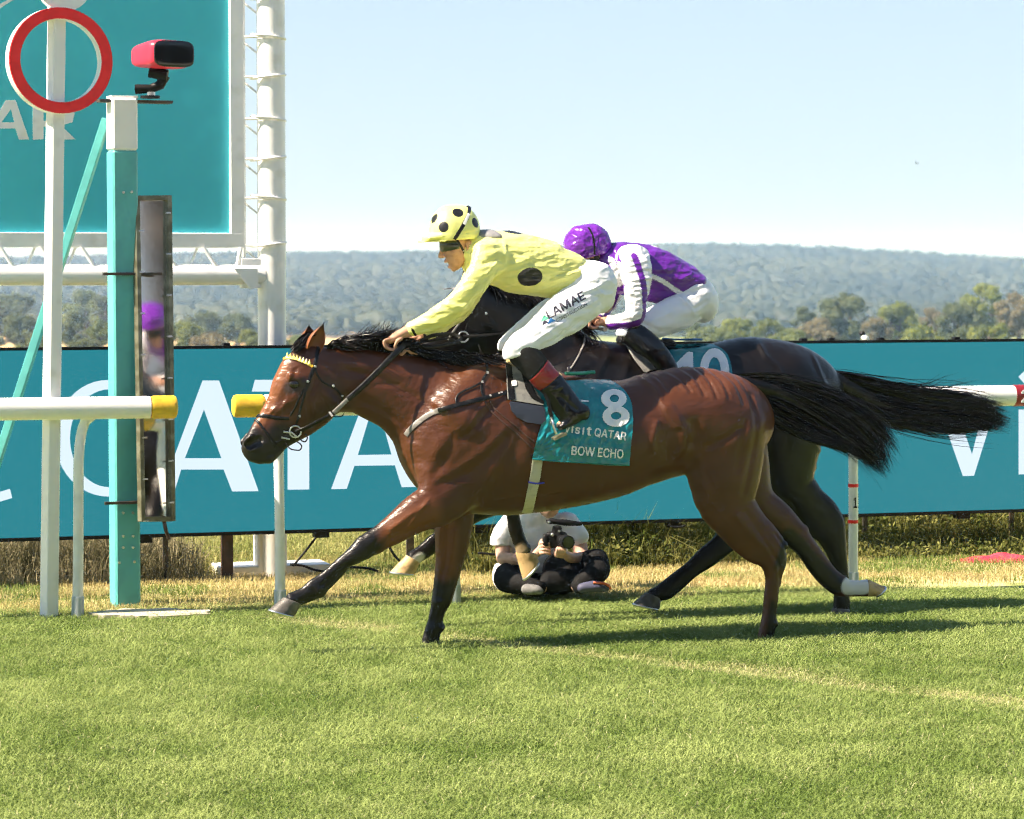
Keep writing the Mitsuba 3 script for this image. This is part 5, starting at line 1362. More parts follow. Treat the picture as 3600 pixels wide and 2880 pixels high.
# wristbands
for pts, l in (([(1441, 1137), (1452, 1158), (1463, 1176)], .075), ([(1488, 1160), (1492, 1180), (1496, 1202)], -.04)):
    c = f.pix(*pts[1], l); a = np.linspace(0, 2 * math.pi, 22)
    ax = f.pix(1540, 1095, .11) - f.pix(1437, 1155, .07); ax /= np.linalg.norm(ax)
    u = np.cross(ax, [0, 1, 0]); u /= np.linalg.norm(u); w = np.cross(ax, u)
    put('wristband', tube(f.to_world(c + .036 * np.outer(np.cos(a), u) + .036 * np.outer(np.sin(a), w)), .010, 8, caps=False, flat=.004, side=(np.outer(np.cos(a), u) + np.outer(np.sin(a), w)) @ f.R), 'm_black', rider, smooth=True)

# ------------------------------------------------------------------ saddlery of the bay
f = F1
mat('m_cloth_teal', worn((.009, .21, .25), (.007, .165, .205), 20), 0.25, specular=0.6, sheen=.3, bump=creases((11, 11, 11), .012))
mat('m_cloth_white', (.78, .78, .78), 0.4)
mat('m_tan', worn((.42, .33, .16), (.33, .25, .12), 20), 0.5)
mat('m_grey_pad', worn((.21, .21, .20), (.16, .16, .155), 30), 0.55)
mat('m_navy', (.022, .028, .045), 0.5)
mat('m_beige_web', worn((.50, .47, .36), (.40, .38, .28), 40), 0.7)
mat('m_blue_band', (.05, .05, .42), 0.5)
mat('m_green_band', (.02, .28, .18), 0.45)
sad = thing('saddle', 'small racing saddle with grey and black flap under the yellow jockey', 'saddle')
S = Body()
S.add([(f.pix(1790, 1272, 0), .030, .06), (f.pix(1850, 1300, 0), .028, .09), (f.pix(1920, 1318, 0), .025, .12), (f.pix(1955, 1320, 0), .020, .11)], k=.03)
v, fc = S.mesh(.009); put('seat', f.mesh(v, fc), 'm_tan', sad, smooth=True)
def panel(name, poly, off, th, bsdf, parent, label=None, body=None, fr=None, cell=22.0):
    """a flat piece cut to a pixel outline and laid on a body"""
    body, fr = body or H, fr or f
    v, fc = extrude(sg.Polygon(poly).buffer(6, quad_segs=3).buffer(-2), 1.0)
    v, fc = trimesh.remesh.subdivide_to_size(np.asarray(v) * [1, 1, 1e-3], fc, cell)
    Q, g = snap(body, fr, v[:, :2], off)
    return put(name, fr.mesh(Q + g * (v[:, 2:3] * 1e3 * th), fc[:, ::-1]), bsdf, parent, smooth=40, label=label)
panel('pommel', [(1772, 1252), (1786, 1256), (1836, 1300), (1832, 1306), (1784, 1288)], .016, .02, 'm_tan', sad)
panel('flap', [(1780, 1291), (1832, 1298), (1870, 1370), (1905, 1425), (1800, 1408), (1786, 1404)], .013, .010, 'm_grey_pad', sad)
panel('flap_edge', [(1779, 1292), (1791, 1294), (1803, 1406), (1790, 1408)], .024, .004, 'm_strap', sad)
panel('flap_foot', [(1794, 1419), (1906, 1437), (1912, 1478), (1898, 1490), (1850, 1482), (1818, 1466), (1800, 1445)], .013, .010, 'm_navy', sad)
panel('tag', [(1798, 1352), (1808, 1350), (1810, 1360), (1800, 1362)], .027, .002, 'm_white', sad, cell=8)
panel('skirt', [(1832, 1312), (1850, 1336), (1880, 1400), (1905, 1420), (1870, 1404), (1848, 1372)], .022, .006, 'm_black', sad)
for sg_ in (1, -1):
    lt = [f.pix(1912, 1360, .325 * sg_), f.pix(1926, 1400, .330 * sg_), f.pix(1936, 1452, .334 * sg_), f.pix(1940, 1468, .334 * sg_)]
    put('stirrup_leather', tube(f.to_world(lt), .011, 8, flat=.0025, side=f.n), 'm_strap', sad, smooth=50)
    a = [f.pix(1937, 1466, .325 * sg_), f.pix(1936, 1490, .285 * sg_), f.pix(1950, 1524, .270 * sg_)]
    b = [f.pix(1937, 1466, .325 * sg_), f.pix(1944, 1490, .368 * sg_), f.pix(1956, 1526, .368 * sg_)]
    tr = [f.pix(1944, 1522, .270 * sg_), f.pix(1975, 1538, .32 * sg_), f.pix(1958, 1530, .370 * sg_)]
    ir = put('stirrup', join([tube(f.to_world(spline(a, 10)), .0065, 8), tube(f.to_world(spline(b, 10)), .0075, 8)]), 'm_chrome', sad, smooth=True)
    put('tread', place(box([0, 0, 0], (.075, .105, .014)), f.to_world(f.pix(1962, 1533, .318 * sg_)), f.d * .90 + np.array([0, 0, .40]), f.n, np.array([0, 0, .92]) - f.d * .40), 'm_frame_steel', ir)

cl = thing('saddlecloth', 'shiny teal number cloth of the bay horse, reading 8 and BOW ECHO', 'saddlecloth', 'number cloths')
def gather(k):
    dx, dy = k[:, 0] - 1876, k[:, 1] - 1592
    r = np.hypot(dx, dy); a = np.arctan2(-dy, dx)
    return .012 * np.abs(np.sin(a * 13)) * np.exp(-(r / 85) ** 2) * np.clip(r / 15, 0, 1)
P, q, kk, ll = cloth(f, H, [(1838, 1312), (1876, 1385), (1917, 1448), (1899, 1505), (1878, 1582), (1872, 1614)], [(2140, 1334), (2198, 1375), (2222, 1425), (2226, 1487), (2219, 1560), (2213, 1636)],
                     [(1838, 1312), (1900, 1322), (2000, 1338), (2080, 1334), (2140, 1334)], [(1872, 1614), (1960, 1622), (2060, 1628), (2140, 1634), (2213, 1636)], 66, 60, .016, .017, 3, .0022, gather)
put('cloth', f.mesh(P, q), 'm_cloth_teal', cl, smooth=True)
put('far_side', f.mesh(P * [1, -1, 1], q[:, ::-1]), 'm_cloth_teal', cl, smooth=True)
put('hem', f.mesh(*(lambda m: m)(tube(P.reshape(60, 66, 3)[-1] + [0, .001, 0], .004, 6))), 'm_cloth_teal', cl, smooth=True)
row = 52
put('name_band', f.mesh(*cloth(f, H, [(1876, 1592), (1873, 1613)], [(2219, 1563), (2213, 1635)], [(1876, 1592), (2040, 1566), (2219, 1563)], [(1872, 1613), (2060, 1627), (2213, 1635)], 50, 12, .024, .010, 8, .001)[:2]), 'm_cloth_teal', cl, smooth=True)
def txt(s, x, y, w, h, ang, bold=True, off=.003, par=cl, K=(kk, ll), bs='m_cloth_white', fr=None, nm='lettering'):
    a = math.radians(ang)
    put(nm, on_cloth(fr or f, *K, refine_text(s, w, h, bold, 9), (x, y), (math.cos(a), math.sin(a)), (math.sin(a), -math.cos(a)), off), bs, par)
# the figure 8
e = lambda cx, cy, rx, ry: sg.Polygon(ell(cx, cy, rx, ry, 40))
p8 = e(2158, 1402, 45, 34).union(e(2166, 1464, 48, 37)).difference(e(2160, 1401, 16, 13)).difference(e(2166, 1462, 18, 13))
v, fc = extrude(p8, 1.0); v, fc = trimesh.remesh.subdivide_to_size(v * [1, 1, 1e-3], fc, 9.0)
put('number', on_cloth(f, kk, ll, (v * [1, 1, 1.2], fc), (0, 0), (1, 0), (0, 1), .004), 'm_cloth_white', cl)
txt('v', 1985, 1520, 17, 22, 7); txt('ı', 2008, 1522, 6, 24, 7); txt('s', 2020, 1525, 18, 24, 7); txt('ı', 2046, 1528, 6, 25, 7); txt('t', 2060, 1531, 18, 31, 7); txt('QATAR', 2088, 1536, 112, 32, 8)
txt('BOW', 2008, 1600, 82, 33, 4, True, .013); txt('ECHO', 2101, 1607, 90, 33, 4, True, .013)
txt('–', 2042, 1412, 27, 6, 3)
put('roll_band', tube(f.to_world(snap(H, f, spline([(1985, 1326), (2030, 1326), (2088, 1322)], 12), .022)[0]), .016, 8, flat=.010, side=np.array([0, 0, 1.0])), 'm_green_band', cl, smooth=True)
gi = thing('girth', 'beige elastic girth strap under the bay horse’s belly, with a blue band', 'girth')
strap(H, f, [(1890, 1600), (1886, 1640), (1876, 1700), (1866, 1745), (1856, 1790), (1852, 1800)], .058, .0035, .006, 24, 'm_beige_web', gi, 'web', both=True)
strap(H, f, [(1857, 1692), (1884, 1697), (1912, 1694)], .010, .004, .012, 8, 'm_blue_band', gi, 'keeper')
strap(H, f, [(1867, 1604), (1896, 1606), (1912, 1604)], .03, .004, .011, 8, 'm_strap', gi, 'buckle_guard')

bg = thing('breast_girth', 'black breast strap with thin side straps across the bay horse’s shoulder', 'strap')
strap(H, f, [(1905, 1356), (1850, 1366), (1780, 1382), (1700, 1402), (1640, 1418), (1580, 1434), (1545, 1442)], .026, .003, .012, 40, 'm_strap', bg, 'breast_strap')
strap(H, f, [(1552, 1440), (1510, 1458), (1470, 1486), (1440, 1514), (1428, 1530)], .030, .003, .007, 26, 'm_strap_grey', bg, 'chest_pad')
strap(H, f, [(1682, 1216), (1700, 1262), (1712, 1292), (1712, 1310), (1700, 1330), (1692, 1352), (1692, 1372), (1700, 1396)], .014, .002, .006, 36, 'm_strap', bg, 'neck_strap', label='narrow strap hanging from the withers')
strap(H, f, [(1692, 1346), (1660, 1364), (1628, 1378), (1608, 1394), (1603, 1410), (1608, 1426)], .012, .002, .008, 26, 'm_strap', bg, 'loop')
strap(H, f, [(1702, 1404), (1712, 1430), (1740, 1460), (1800, 1512), (1850, 1556), (1880, 1586)], .009, .0018, .006, 36, 'm_strap_brown', bg, 'side_strap')
strap(H, f, [(1718, 1402), (1730, 1428), (1762, 1458), (1820, 1506), (1860, 1540), (1892, 1566)], .008, .0018, .006, 36, 'm_strap_brown', bg, 'side_strap')
bu = []
for x, y in ((1712, 1314), (1694, 1346), (1721, 1393), (1752, 1386), (1762, 1383)):
    q_, g_ = snap(H, f, [(x, y)], .014)
    put('buckle', place(box([0, 0, 0], (.011, .014, .005)), f.to_world(q_[0]), f.d, np.array([0, 0, 1.0]), f.n), 'm_chrome', bg)

br = thing('bridle', 'black race bridle with a yellow pointed browband on the bay horse', 'bridle')
strap(H, f, [(1000, 1262), (1020, 1258), (1050, 1266), (1090, 1284), (1100, 1290)], .017, .003, .004, 24, 'm_yellow_plastic', br, 'browband', label='pale yellow browband with a row of points', both=True)
scene['m_browband'] = {'type': 'twosided', 'bsdf': princ((.82, .74, .16), .35)}
for i in range(8):
    x, y = np.interp(i, [0, 7], [1012, 1086]), np.interp(i, [0, 3, 7], [1254, 1261, 1278])
    q_, g_ = snap(H, f, [(x - 6, y + 6), (x + 7, y + 9), (x + 2, y - 13)], .0085)
    put('point', f.mesh(np.vstack([q_, q_.mean(0)[None] + g_.mean(0) * .004]), np.array([[0, 1, 3], [1, 2, 3], [2, 0, 3]])), 'm_browband', br)
strap(H, f, [(1122, 1196), (1116, 1240), (1106, 1285), (1092, 1322), (1080, 1356)], .021, .0025, .004, 26, 'm_strap', br, 'crown_strap', both=True)
strap(H, f, [(1080, 1350), (1070, 1390), (1058, 1430), (1048, 1468), (1038, 1500)], .013, .0025, .004, 26, 'm_strap', br, 'cheek_strap', both=True)
strap(H, f, [(1074, 1362), (1050, 1405), (1034, 1440), (1020, 1462)], .011, .0022, .003, 20, 'm_strap', br, 'cheek_strap', both=True)
strap(H, f, [(1108, 1296), (1124, 1332), (1150, 1352), (1178, 1366), (1200, 1392), (1206, 1412)], .010, .002, .003, 26, 'm_strap', br, 'throat_lash', both=True)
strap(H, f, [(905, 1464), (918, 1462), (945, 1464), (980, 1470), (1016, 1471)], .019, .003, .004, 24, 'm_strap', br, 'noseband', both=True)
strap(H, f, [(898, 1478), (906, 1482), (920, 1500), (938, 1524), (955, 1548), (966, 1568), (985, 1582)], .014, .003, .004, 26, 'm_strap', br, 'lower_noseband', both=True)
strap(H, f, [(1030, 1504), (1010, 1530), (985, 1550), (968, 1560)], .012, .003, .005, 14, 'm_strap', br, 'curb_strap')
strap(H, f, [(1045, 1528), (1075, 1508), (1110, 1490), (1140, 1472), (1160, 1460)], .012, .003, .004, 20, 'm_strap', br, 'rein_stop')
Q, g = snap(H, f, [(1036, 1514)], .016); c = Q[0]
a = np.linspace(0, 2 * math.pi, 34)
put('bit_ring', tube(f.to_world(c + .031 * np.outer(np.cos(a), [1, 0, 0]) + .031 * np.outer(np.sin(a), [0, 0, 1.0])), .0045, 8, caps=False), 'm_chrome', br, smooth=True)
put('bit_bar', tube(f.to_world([c + [-.065, .0, .0], c + [-.02, .006, -.004], c + [.01, .005, -.03]]), .0055, 8), 'm_chrome', br, smooth=True)
put('bit_bar', tube(f.to_world([c + [-.075, -.004, -.03], c + [-.03, .0, -.04]]), .005, 8), 'm_chrome', br, smooth=True)
put('keeper_loop', tube(f.to_world(spline([c + [-.05, -.01, -.06], c + [-.02, .01, -.095], c + [.02, .01, -.10], c + [.035, .0, -.08], c + [.01, .0, -.055]], 16)), .0035, 8), 'm_strap', br, smooth=True)
put('keeper_loop', tube(f.to_world(spline([c + [.02, .0, -.03], c + [.05, .01, -.055], c + [.065, .005, -.035], c + [.05, 0, -.01]], 14)), .0038, 8), 'm_strap', br, smooth=True)
for x, y, r in ((1107, 1290, .008), (1080, 1342, .008), (1171, 1356, .008), (1053, 1462, .007), (1202, 1391, .006)):
    q_, g_ = snap(H, f, [(x, y)], .008)
    m = trimesh.creation.icosphere(subdivisions=2, radius=r)
    put('stud', (m.vertices + f.to_world(q_[0]), m.faces), 'm_chrome', br, smooth=True)
rn = thing('reins', 'black rubber grip reins running from the jockey’s hands to the bit', 'reins')
gr = np.array([f.pix(1422, 1212, .085), f.pix(1385, 1248, .12), f.pix(1330, 1305, .135), f.pix(1270, 1363, .135), f.pix(1222, 1404, .13)])
put('grip', tube(f.to_world(spline(gr, 24)), np.interp(np.arange(24), [0, 23], [.0175, .0150]), 10, flat=.006, side=f.n), 'm_strap', rn, smooth=True)
lr = np.array([f.pix(1222, 1404, .13), f.pix(1196, 1430, .128), f.pix(1172, 1452, .125)])
put('leather', tube(f.to_world(lr), .012, 10, flat=.004, side=f.n), 'm_strap_grey', rn, smooth=True)
lr = np.array([f.pix(1172, 1452, .125), f.pix(1120, 1480, .12), f.pix(1070, 1506, .11), f.to_world(c) * 0 + c])
put('billet', tube(f.to_world(lr), .008, 8, flat=.003, side=f.n), 'm_strap', rn, smooth=True)
put('buckle', place(box([0, 0, 0], (.012, .03, .008)), f.to_world(f.pix(1163, 1456, .13)), f.d * .8 + np.array([0, 0, .6]), np.array([0, 0, .8]) - f.d * .6, f.n), 'm_chrome', rn)
put('loop', tube(f.to_world(spline([f.pix(1168, 1458, .12), f.pix(1180, 1466, .12), f.pix(1200, 1464, .12), f.pix(1210, 1450, .12)], 12)), .003, 6), 'm_strap', rn, smooth=True)
bt = [f.pix(1478, 1200, .05), f.pix(1530, 1178, .05), f.pix(1580, 1174, .04), f.pix(1620, 1190, .07), f.pix(1560, 1215, .09), f.pix(1490, 1222, .09)]
put('bight', tube(f.to_world(spline(bt, 30)), .010, 8, flat=.003, side=f.n), 'm_strap', rn, smooth=True)
wh = thing('whip', 'short black whip held in the yellow jockey’s hands along the mane', 'whip')
put('handle', tube(f.to_world([f.pix(1412, 1214, .07), f.pix(1426, 1212, .07), f.pix(1442, 1210, .06)]), [.015, .0165, .013], 12), 'm_black', wh, smooth=True)
put('shaft', tube(f.to_world([f.pix(1442, 1210, .06), f.pix(1500, 1200, .06), f.pix(1580, 1188, .065)]), [.009, .006, .004], 8), 'm_black', wh, smooth=True)

# ------------------------------------------------------------------ the rider in purple
f = F2
J2 = Body()
J2.add(pairs(f, [(2150, 866, 2112, 945, .065), (2172, 857, 2146, 1000, .14), (2232, 857, 2203, 1042, .18), (2297, 867, 2272, 1062, .18), (2370, 905, 2328, 1055, .175), (2430, 937, 2378, 1045, .165), (2462, 962, 2410, 1025, .155)], 0), k=.03)
J2.add(pairs(f, [(2172, 905, 2285, 895, .066, .155), (2176, 935, 2290, 930, .060, .215), (2192, 1000, 2284, 990, .052, .26), (2201, 1060, 2270, 1055, .046, .285), (2203, 1098, 2262, 1122, .042, .29), (2180, 1106, 2205, 1152, .038, .245), (2147, 1112, 2152, 1157, .033, .14)], .15), k=.03)
J2.add(pairs(f, [(2180, 880, 2260, 930, .066, -.15), (2130, 985, 2200, 1010, .052, -.21), (2105, 1060, 2160, 1085, .044, -.20), (2088, 1105, 2130, 1120, .038, -.12), (2078, 1118, 2090, 1150, .032, -.06)], -.15), k=.03)
for pts, a, w in [([(2200, 960), (2280, 950)], -.005, .008), ([(2200, 985), (2285, 975)], .005, .008), ([(2205, 1010), (2280, 1005)], -.005, .008), ([(2210, 1035), (2275, 1030)], .005, .007), ([(2215, 1062), (2272, 1062)], -.005, .007), ([(2290, 880), (2285, 960)], -.006, .010), ([(2330, 940), (2400, 985)], .005, .012), ([(2390, 985), (2440, 960)], .006, .009), ([(2400, 1005), (2450, 980)], -.005, .008)]:
    J2.stroke(line(f, pts, .18), a, w, 1)
J2.fx.append(folds([6, 5, 13], .010, 21)); J2.fx.append(folds([14, 10, 22], .004, 23))
v, fc = J2.mesh(.0062)
P2 = v[:, [0, 2]]; near = v[:, 1] > .0
Lb = lambda pts, l=.18: line(f, pts, l)
pur, whi = np.array([.105, .014, .26]), np.array([.78, .78, .80])
armm = np.zeros(len(v))
for sgn in (1, -1):
    pts = Lb([(2232, 905), (2240, 960), (2238, 1020), (2235, 1090), (2225, 1118), (2148, 1134)] if sgn > 0 else [(2220, 905), (2165, 997), (2132, 1072), (2084, 1134)], .2 * sgn)
    m = (seg_d(P2, pts) < .098) & (sgn * v[:, 1] > .125 - .06 * (P2[:, 1] < Lb([(2200, 1085)])[0, 1]))
    armm = np.maximum(armm, m)
col = np.where(armm[:, None] > 0, whi, pur)
for sgn in (1, -1):
    pts = Lb([(2222, 902), (2236, 960), (2246, 1020), (2250, 1090), (2240, 1128), (2200, 1142), (2148, 1150)] if sgn > 0 else [(2220, 920), (2172, 1000), (2140, 1080), (2086, 1140)], .21 * sgn)
    m = (armm > 0) & (seg_d(P2, pts) < .020) & (sgn * v[:, 1] > .02)
    col = np.where(m[:, None], pur, col)
m = (seg_d(P2, Lb([(2285, 968), (2330, 990), (2385, 1024), (2400, 1034)], .17)) < .0125) & (armm == 0) & near
col = np.where(m[:, None], whi, col)
m = (seg_d(P2, Lb([(2150, 915), (2165, 950), (2180, 1000)], .14)) < .016) & (armm == 0) & near
col = np.where(m[:, None], whi, col)
m = (seg_d(P2, Lb([(2290, 858), (2302, 862)], 0)) < .014)
col = np.where(m[:, None], whi, col)
mat('m_silk_purple', VC, 0.22, specular=0.7, sheen=.3, bump=creases((9, 8, 20), .014))
rider2 = thing('person', 'jockey in shiny purple silks with white sleeves on the black horse', 'person', 'jockeys')
put('jacket', f.mesh(v, fc), 'm_silk_purple', rider2, smooth=True, color=col)
K2 = Body()
K2.add([(f.pix(2140, 895, 0), .05, .05), (f.pix(2220, 950, 0), .13, .12), (f.pix(2330, 970, 0), .13, .14), (f.pix(2420, 1030, 0), .12, .12)], k=.03)
K2.add([(f.pix(2072, 872, 0), .085, .072), (f.pix(2082, 895, 0), .078, .068)], k=.02)
K2.add([(f.pix(2082, 915, 0), .062, .058), (f.pix(2092, 945, 0), .046, .048), (f.pix(2098, 968, 0), .024, .028)], k=.022)
K2.add([(f.pix(2046, 918, 0), .011, .010), (f.pix(2048, 938, 0), .013, .013), (f.pix(2054, 952, 0), .013, .014)], k=.010)
K2.add([(f.pix(2072, 962, 0), .009, .019)], k=.006); K2.add([(f.pix(2082, 976, 0), .010, .016)], k=.008)
K2.add([(f.pix(2108, 905, 0), .06, .055), (f.pix(2150, 905, 0), .058, .058)], k=.03)
for s in (1, -1):
    K2.add([(f.pix(2115, 888, 0) + [0, s * .074, 0], .016, .009), (f.pix(2120, 902, 0) + [0, s * .077, 0], .019, .009), (f.pix(2116, 918, 0) + [0, s * .070, 0], .010, .007)], k=.006)
    K2.add([(f.pix(2117, 900, 0) + [0, s * .083, 0], .010, .006)], k=.004, cut=True)
K2.add(pairs(f, [(2190, 915, 2270, 910, .052, .16), (2208, 1020, 2270, 1015, .038, .265), (2208, 1100, 2254, 1115, .034, .285), (2147, 1118, 2152, 1152, .026, .14), (2130, 1114, 2132, 1150, .026, .12)], .15), k=.02)
K2.add(pairs(f, [(2180, 890, 2250, 920, .055, -.15), (2135, 1000, 2190, 1020, .042, -.21), (2090, 1110, 2120, 1122, .030, -.10), (2072, 1120, 2080, 1148, .025, -.05)], -.15), k=.02)
for l0, x0 in ((.105, 2112), (-.04, 2066)):
    K2.add([(f.pix(x0 + 8, 1130, l0), .025, .032), (f.pix(x0 - 14, 1132, l0 - .008), .024, .038)], k=.012)
    for i in range(4):
        l = l0 + .036 - .023 * i
        K2.add(finger(f, [(x0 - 18, 1120 + 2 * i, l), (x0 - 38, 1126 + 3 * i, l), (x0 - 40, 1144 + 2 * i, l), (x0 - 22, 1154, l - .004), (x0 - 12, 1148, l - .006)], .0092), k=.004)
    K2.add(finger(f, [(x0 - 4, 1118, l0 + .03), (x0 - 22, 1114, l0 + .042), (x0 - 38, 1120, l0 + .036)], .0098), k=.005)
for s in (1, -1):
    K2.add([(f.pix(2420, 1060, s * .09), .075, .08), (f.pix(2300, 1118, s * .155), .052, .052), (f.pix(2208, 1166, s * .22), .032, .034), (f.pix(2260, 1215, s * .27), .036, .036), (f.pix(2345, 1290, s * .30), .028, .03), (f.pix(2350, 1345, s * .30), .026, .028), (f.pix(2325, 1362, s * .30), .022, .03)], k=.02)
v, fc = K2.mesh(.0052)
put('body', f.mesh(v, fc), 'm_skin', rider2, smooth=True)
W2 = Body()
W2.add(pairs(f, [(2410, 930, 2360, 1050, .15), (2450, 955, 2400, 1075, .160), (2476, 985, 2425, 1110, .158), (2489, 1040, 2450, 1130, .135)], 0), k=.03)
W2.add(pairs(f, [(2410, 1015, 2482, 1092, .115, .075), (2340, 1055, 2425, 1146, .094, .12), (2268, 1092, 2340, 1172, .080, .165), (2205, 1126, 2272, 1180, .066, .20), (2172, 1154, 2210, 1190, .052, .22)], .1), k=.035)
W2.add(pairs(f, [(2400, 1020, 2470, 1095, .12, -.08), (2300, 1080, 2380, 1155, .09, -.18), (2180, 1140, 2250, 1190, .06, -.27)], -.1), k=.035)
for pts, a, w in [([(2385, 1040), (2420, 1080), (2440, 1110)], .007, .010), ([(2400, 1030), (2470, 1000)], .008, .012), ([(2430, 1090), (2480, 1060)], -.006, .010), ([(2270, 1130), (2340, 1100)], .004, .012), ([(2250, 1140), (2300, 1160)], -.005, .010)]:
    W2.stroke(line(f, pts, .16), a, w, 1)
W2.fx.append(folds([7, 5, 12], .005, 31))
W2.fx.append(plane_cut(f, (2100, 1172), (2330, 1200), .28))
v, fc = W2.mesh(.0075)
put('breeches', f.mesh(v, fc), 'm_breeches', rider2, smooth=True)
for s in (1, -1):
    Bt = Body()
    Bt.add(pairs(f, [(2180, 1182, 2262, 1160, .054, .235 * s), (2215, 1212, 2300, 1186, .054, .265 * s), (2262, 1248, 2335, 1215, .050, .298 * s), (2300, 1285, 2368, 1262, .045, .302 * s), (2322, 1320, 2385, 1300, .040, .304 * s), (2330, 1345, 2390, 1332, .038, .304 * s)], .3 * s), k=.02)
    Bt.add([(f.pix(2378, 1338, .304 * s), .034, .034), (f.pix(2345, 1356, .305 * s), .032, .036), (f.pix(2315, 1372, .305 * s), .018, .032)], k=.02)
    for pts, a, w in [([(2240, 1190), (2262, 1225)], -.004, .006), ([(2275, 1200), (2300, 1230)], .003, .005), ([(2295, 1240), (2330, 1232)], -.005, .007)]:
        Bt.stroke(line(f, pts, .3), a, w, 0)
    v, fc = Bt.mesh(.008)
    put('boot', f.mesh(v, fc), 'm_boot', rider2, smooth=True)
HM2 = Body()
HM2.add([(f.pix(2052, 868, 0), .128, .118), (f.pix(2078, 866, 0), .130, .118)], k=.02)
HM2.fx.append(helmet_cut(f, (2035, 908), (2145, 884)))
HM2.fx.append(folds([16, 9, 16], .007, 41))
HM2.stroke(line(f, [(2068, 797), (2088, 840), (2088, 900)]), -.005, .006, 0)
v, fc = HM2.mesh(.006)
hel2 = put('helmet', f.mesh(v, fc), 'm_silk_purple', rider2, smooth=True, color=np.repeat([[.13, .017, .30]], len(v), 0))
pk = Body(); pk.add([(f.pix(2000, 900, 0), .05, .085), (f.pix(2035, 905, 0), .045, .10)], k=.01)
pk.fx.append(lambda P, d: np.maximum(d, np.abs(P[:, 2] - (np.float32(f.pix(2015, 902, 0)[2]) + .25 * (P[:, 0] - np.float32(f.pix(2015, 902, 0)[0])) - 1.1 * P[:, 1] ** 2)) - .0045))
v, fc = pk.mesh(.006); put('peak', f.mesh(v, fc), 'm_silk_purple', hel2, smooth=True, color=np.repeat([[.15, .018, .33]], len(v), 0))
put('goggles', goggles(f, f.pix(2082, 918, 0), .35, .076, .070, .032), 'm_black_gloss', rider2, smooth=60)
strap(HM2, f, [(2068, 800), (2084, 830), (2090, 870), (2090, 895)], .012, .0015, .001, 16, 'm_strap', hel2, 'band', both=True)
strap(K2, f, [(2092, 895), (2102, 915), (2112, 935), (2118, 955)], .03, .002, .002, 14, 'm_strap', rider2, 'chin_strap')
fl = Body(); fl.add([(f.pix(2146, 868, 0), .024, .07), (f.pix(2150, 905, 0), .026, .085), (f.pix(2140, 940, 0), .024, .075)], k=.01)
v, fc = fl.mesh(.008); put('collar', f.mesh(v, fc), 'm_black', rider2, smooth=True)
for pts, l in (([(2140, 1112), (2142, 1132), (2143, 1154)], .135),):
    c = f.pix(*pts[1], l); a = np.linspace(0, 2 * math.pi, 22)
    u, w = np.array([0, 1.0, 0]), np.array([0, 0, 1.0])
    put('cuff', tube(f.to_world(c + .034 * np.outer(np.cos(a), u) + .036 * np.outer(np.sin(a), w)), .012, 8, caps=False, flat=.004, side=(np.outer(np.cos(a), u) + np.outer(np.sin(a), w)) @ f.R), 'm_white', rider2, smooth=True)

# ------------------------------------------------------------------ saddlery of the black horse
sad2 = thing('saddle', 'grey saddle flap below the purple jockey’s boot', 'saddle')
Sd = Body(); Sd.add([(f.pix(2185, 1195, 0), .030, .06), (f.pix(2260, 1212, 0), .028, .09), (f.pix(2350, 1210, 0), .03, .12)], k=.03)
v, fc = Sd.mesh(.012); put('seat', f.mesh(v, fc), 'm_black', sad2, smooth=True)
panel('flap', [(2200, 1215), (2250, 1225), (2320, 1270), (2300, 1300), (2265, 1310), (2225, 1262)], .014, .012, 'm_grey_pad', sad2, body=B, fr=F2)
cl2 = thing('saddlecloth', 'teal number cloth of the black horse showing a white 10', 'saddlecloth', 'number cloths')
P, q, kk2, ll2 = cloth(f, B, [(2300, 1215), (2310, 1260), (2320, 1320), (2330, 1420)], [(2500, 1208), (2560, 1250), (2575, 1320), (2570, 1420)], [(2300, 1215), (2380, 1213), (2450, 1208), (2500, 1208)], [(2330, 1420), (2400, 1424), (2500, 1424), (2570, 1420)], 40, 34, .016, .012, 13, .002)
put('cloth', f.mesh(P, q), 'm_cloth_teal', cl2, smooth=True)
put('far_side', f.mesh(P * [1, -1, 1], q[:, ::-1]), 'm_cloth_teal', cl2, smooth=True)
put('edge', tube(f.to_world(snap(B, f, spline([(2330, 1203), (2400, 1206), (2470, 1205)], 10), .02)[0]), .012, 8, flat=.006, side=np.array([0, 0, 1.0])), 'm_print_blue', cl2, smooth=True)
p1 = sg.Polygon([(2372, 1282), (2418, 1236), (2436, 1238), (2440, 1390), (2404, 1390), (2402, 1285), (2386, 1300)])
p0 = sg.Polygon(ell(2512, 1306, 52, 82)).difference(sg.Polygon(ell(2512, 1306, 22, 50)))
for g_ in (p1, p0):
    v, fc = extrude(g_, 1.0); v, fc = trimesh.remesh.subdivide_to_size(v * [1, 1, 1e-3], fc, 10.0)
    put('digit', on_cloth(f, kk2, ll2, (v * [1, 1, 1.2], fc), (0, 0), (1, 0), (0, 1), .004), 'm_cloth_white', cl2)
br2 = thing('bridle', 'bridle with a pale browband on the black horse, half hidden by the yellow sleeve', 'bridle')
strap(B, f, [(1560, 1019), (1580, 1016), (1610, 1016), (1645, 1022), (1668, 1032)], .022, .003, .004, 16, 'm_strap_grey', br2, 'browband')
strap(B, f, [(1672, 1030), (1666, 1070), (1656, 1100), (1640, 1150), (1630, 1180)], .012, .0025, .004, 18, 'm_strap', br2, 'cheek_strap')
strap(B, f, [(1640, 1098), (1620, 1130), (1590, 1170), (1575, 1195)], .012, .0025, .004, 14, 'm_strap_grey', br2, 'cheek_strap')
strap(B, f, [(1668, 1040), (1690, 1080), (1715, 1105), (1722, 1130)], .008, .002, .003, 14, 'm_strap', br2, 'throat_lash')
strap(B, f, [(1505, 1160), (1540, 1170), (1580, 1190), (1620, 1210)], .018, .003, .004, 16, 'm_strap', br2, 'noseband')
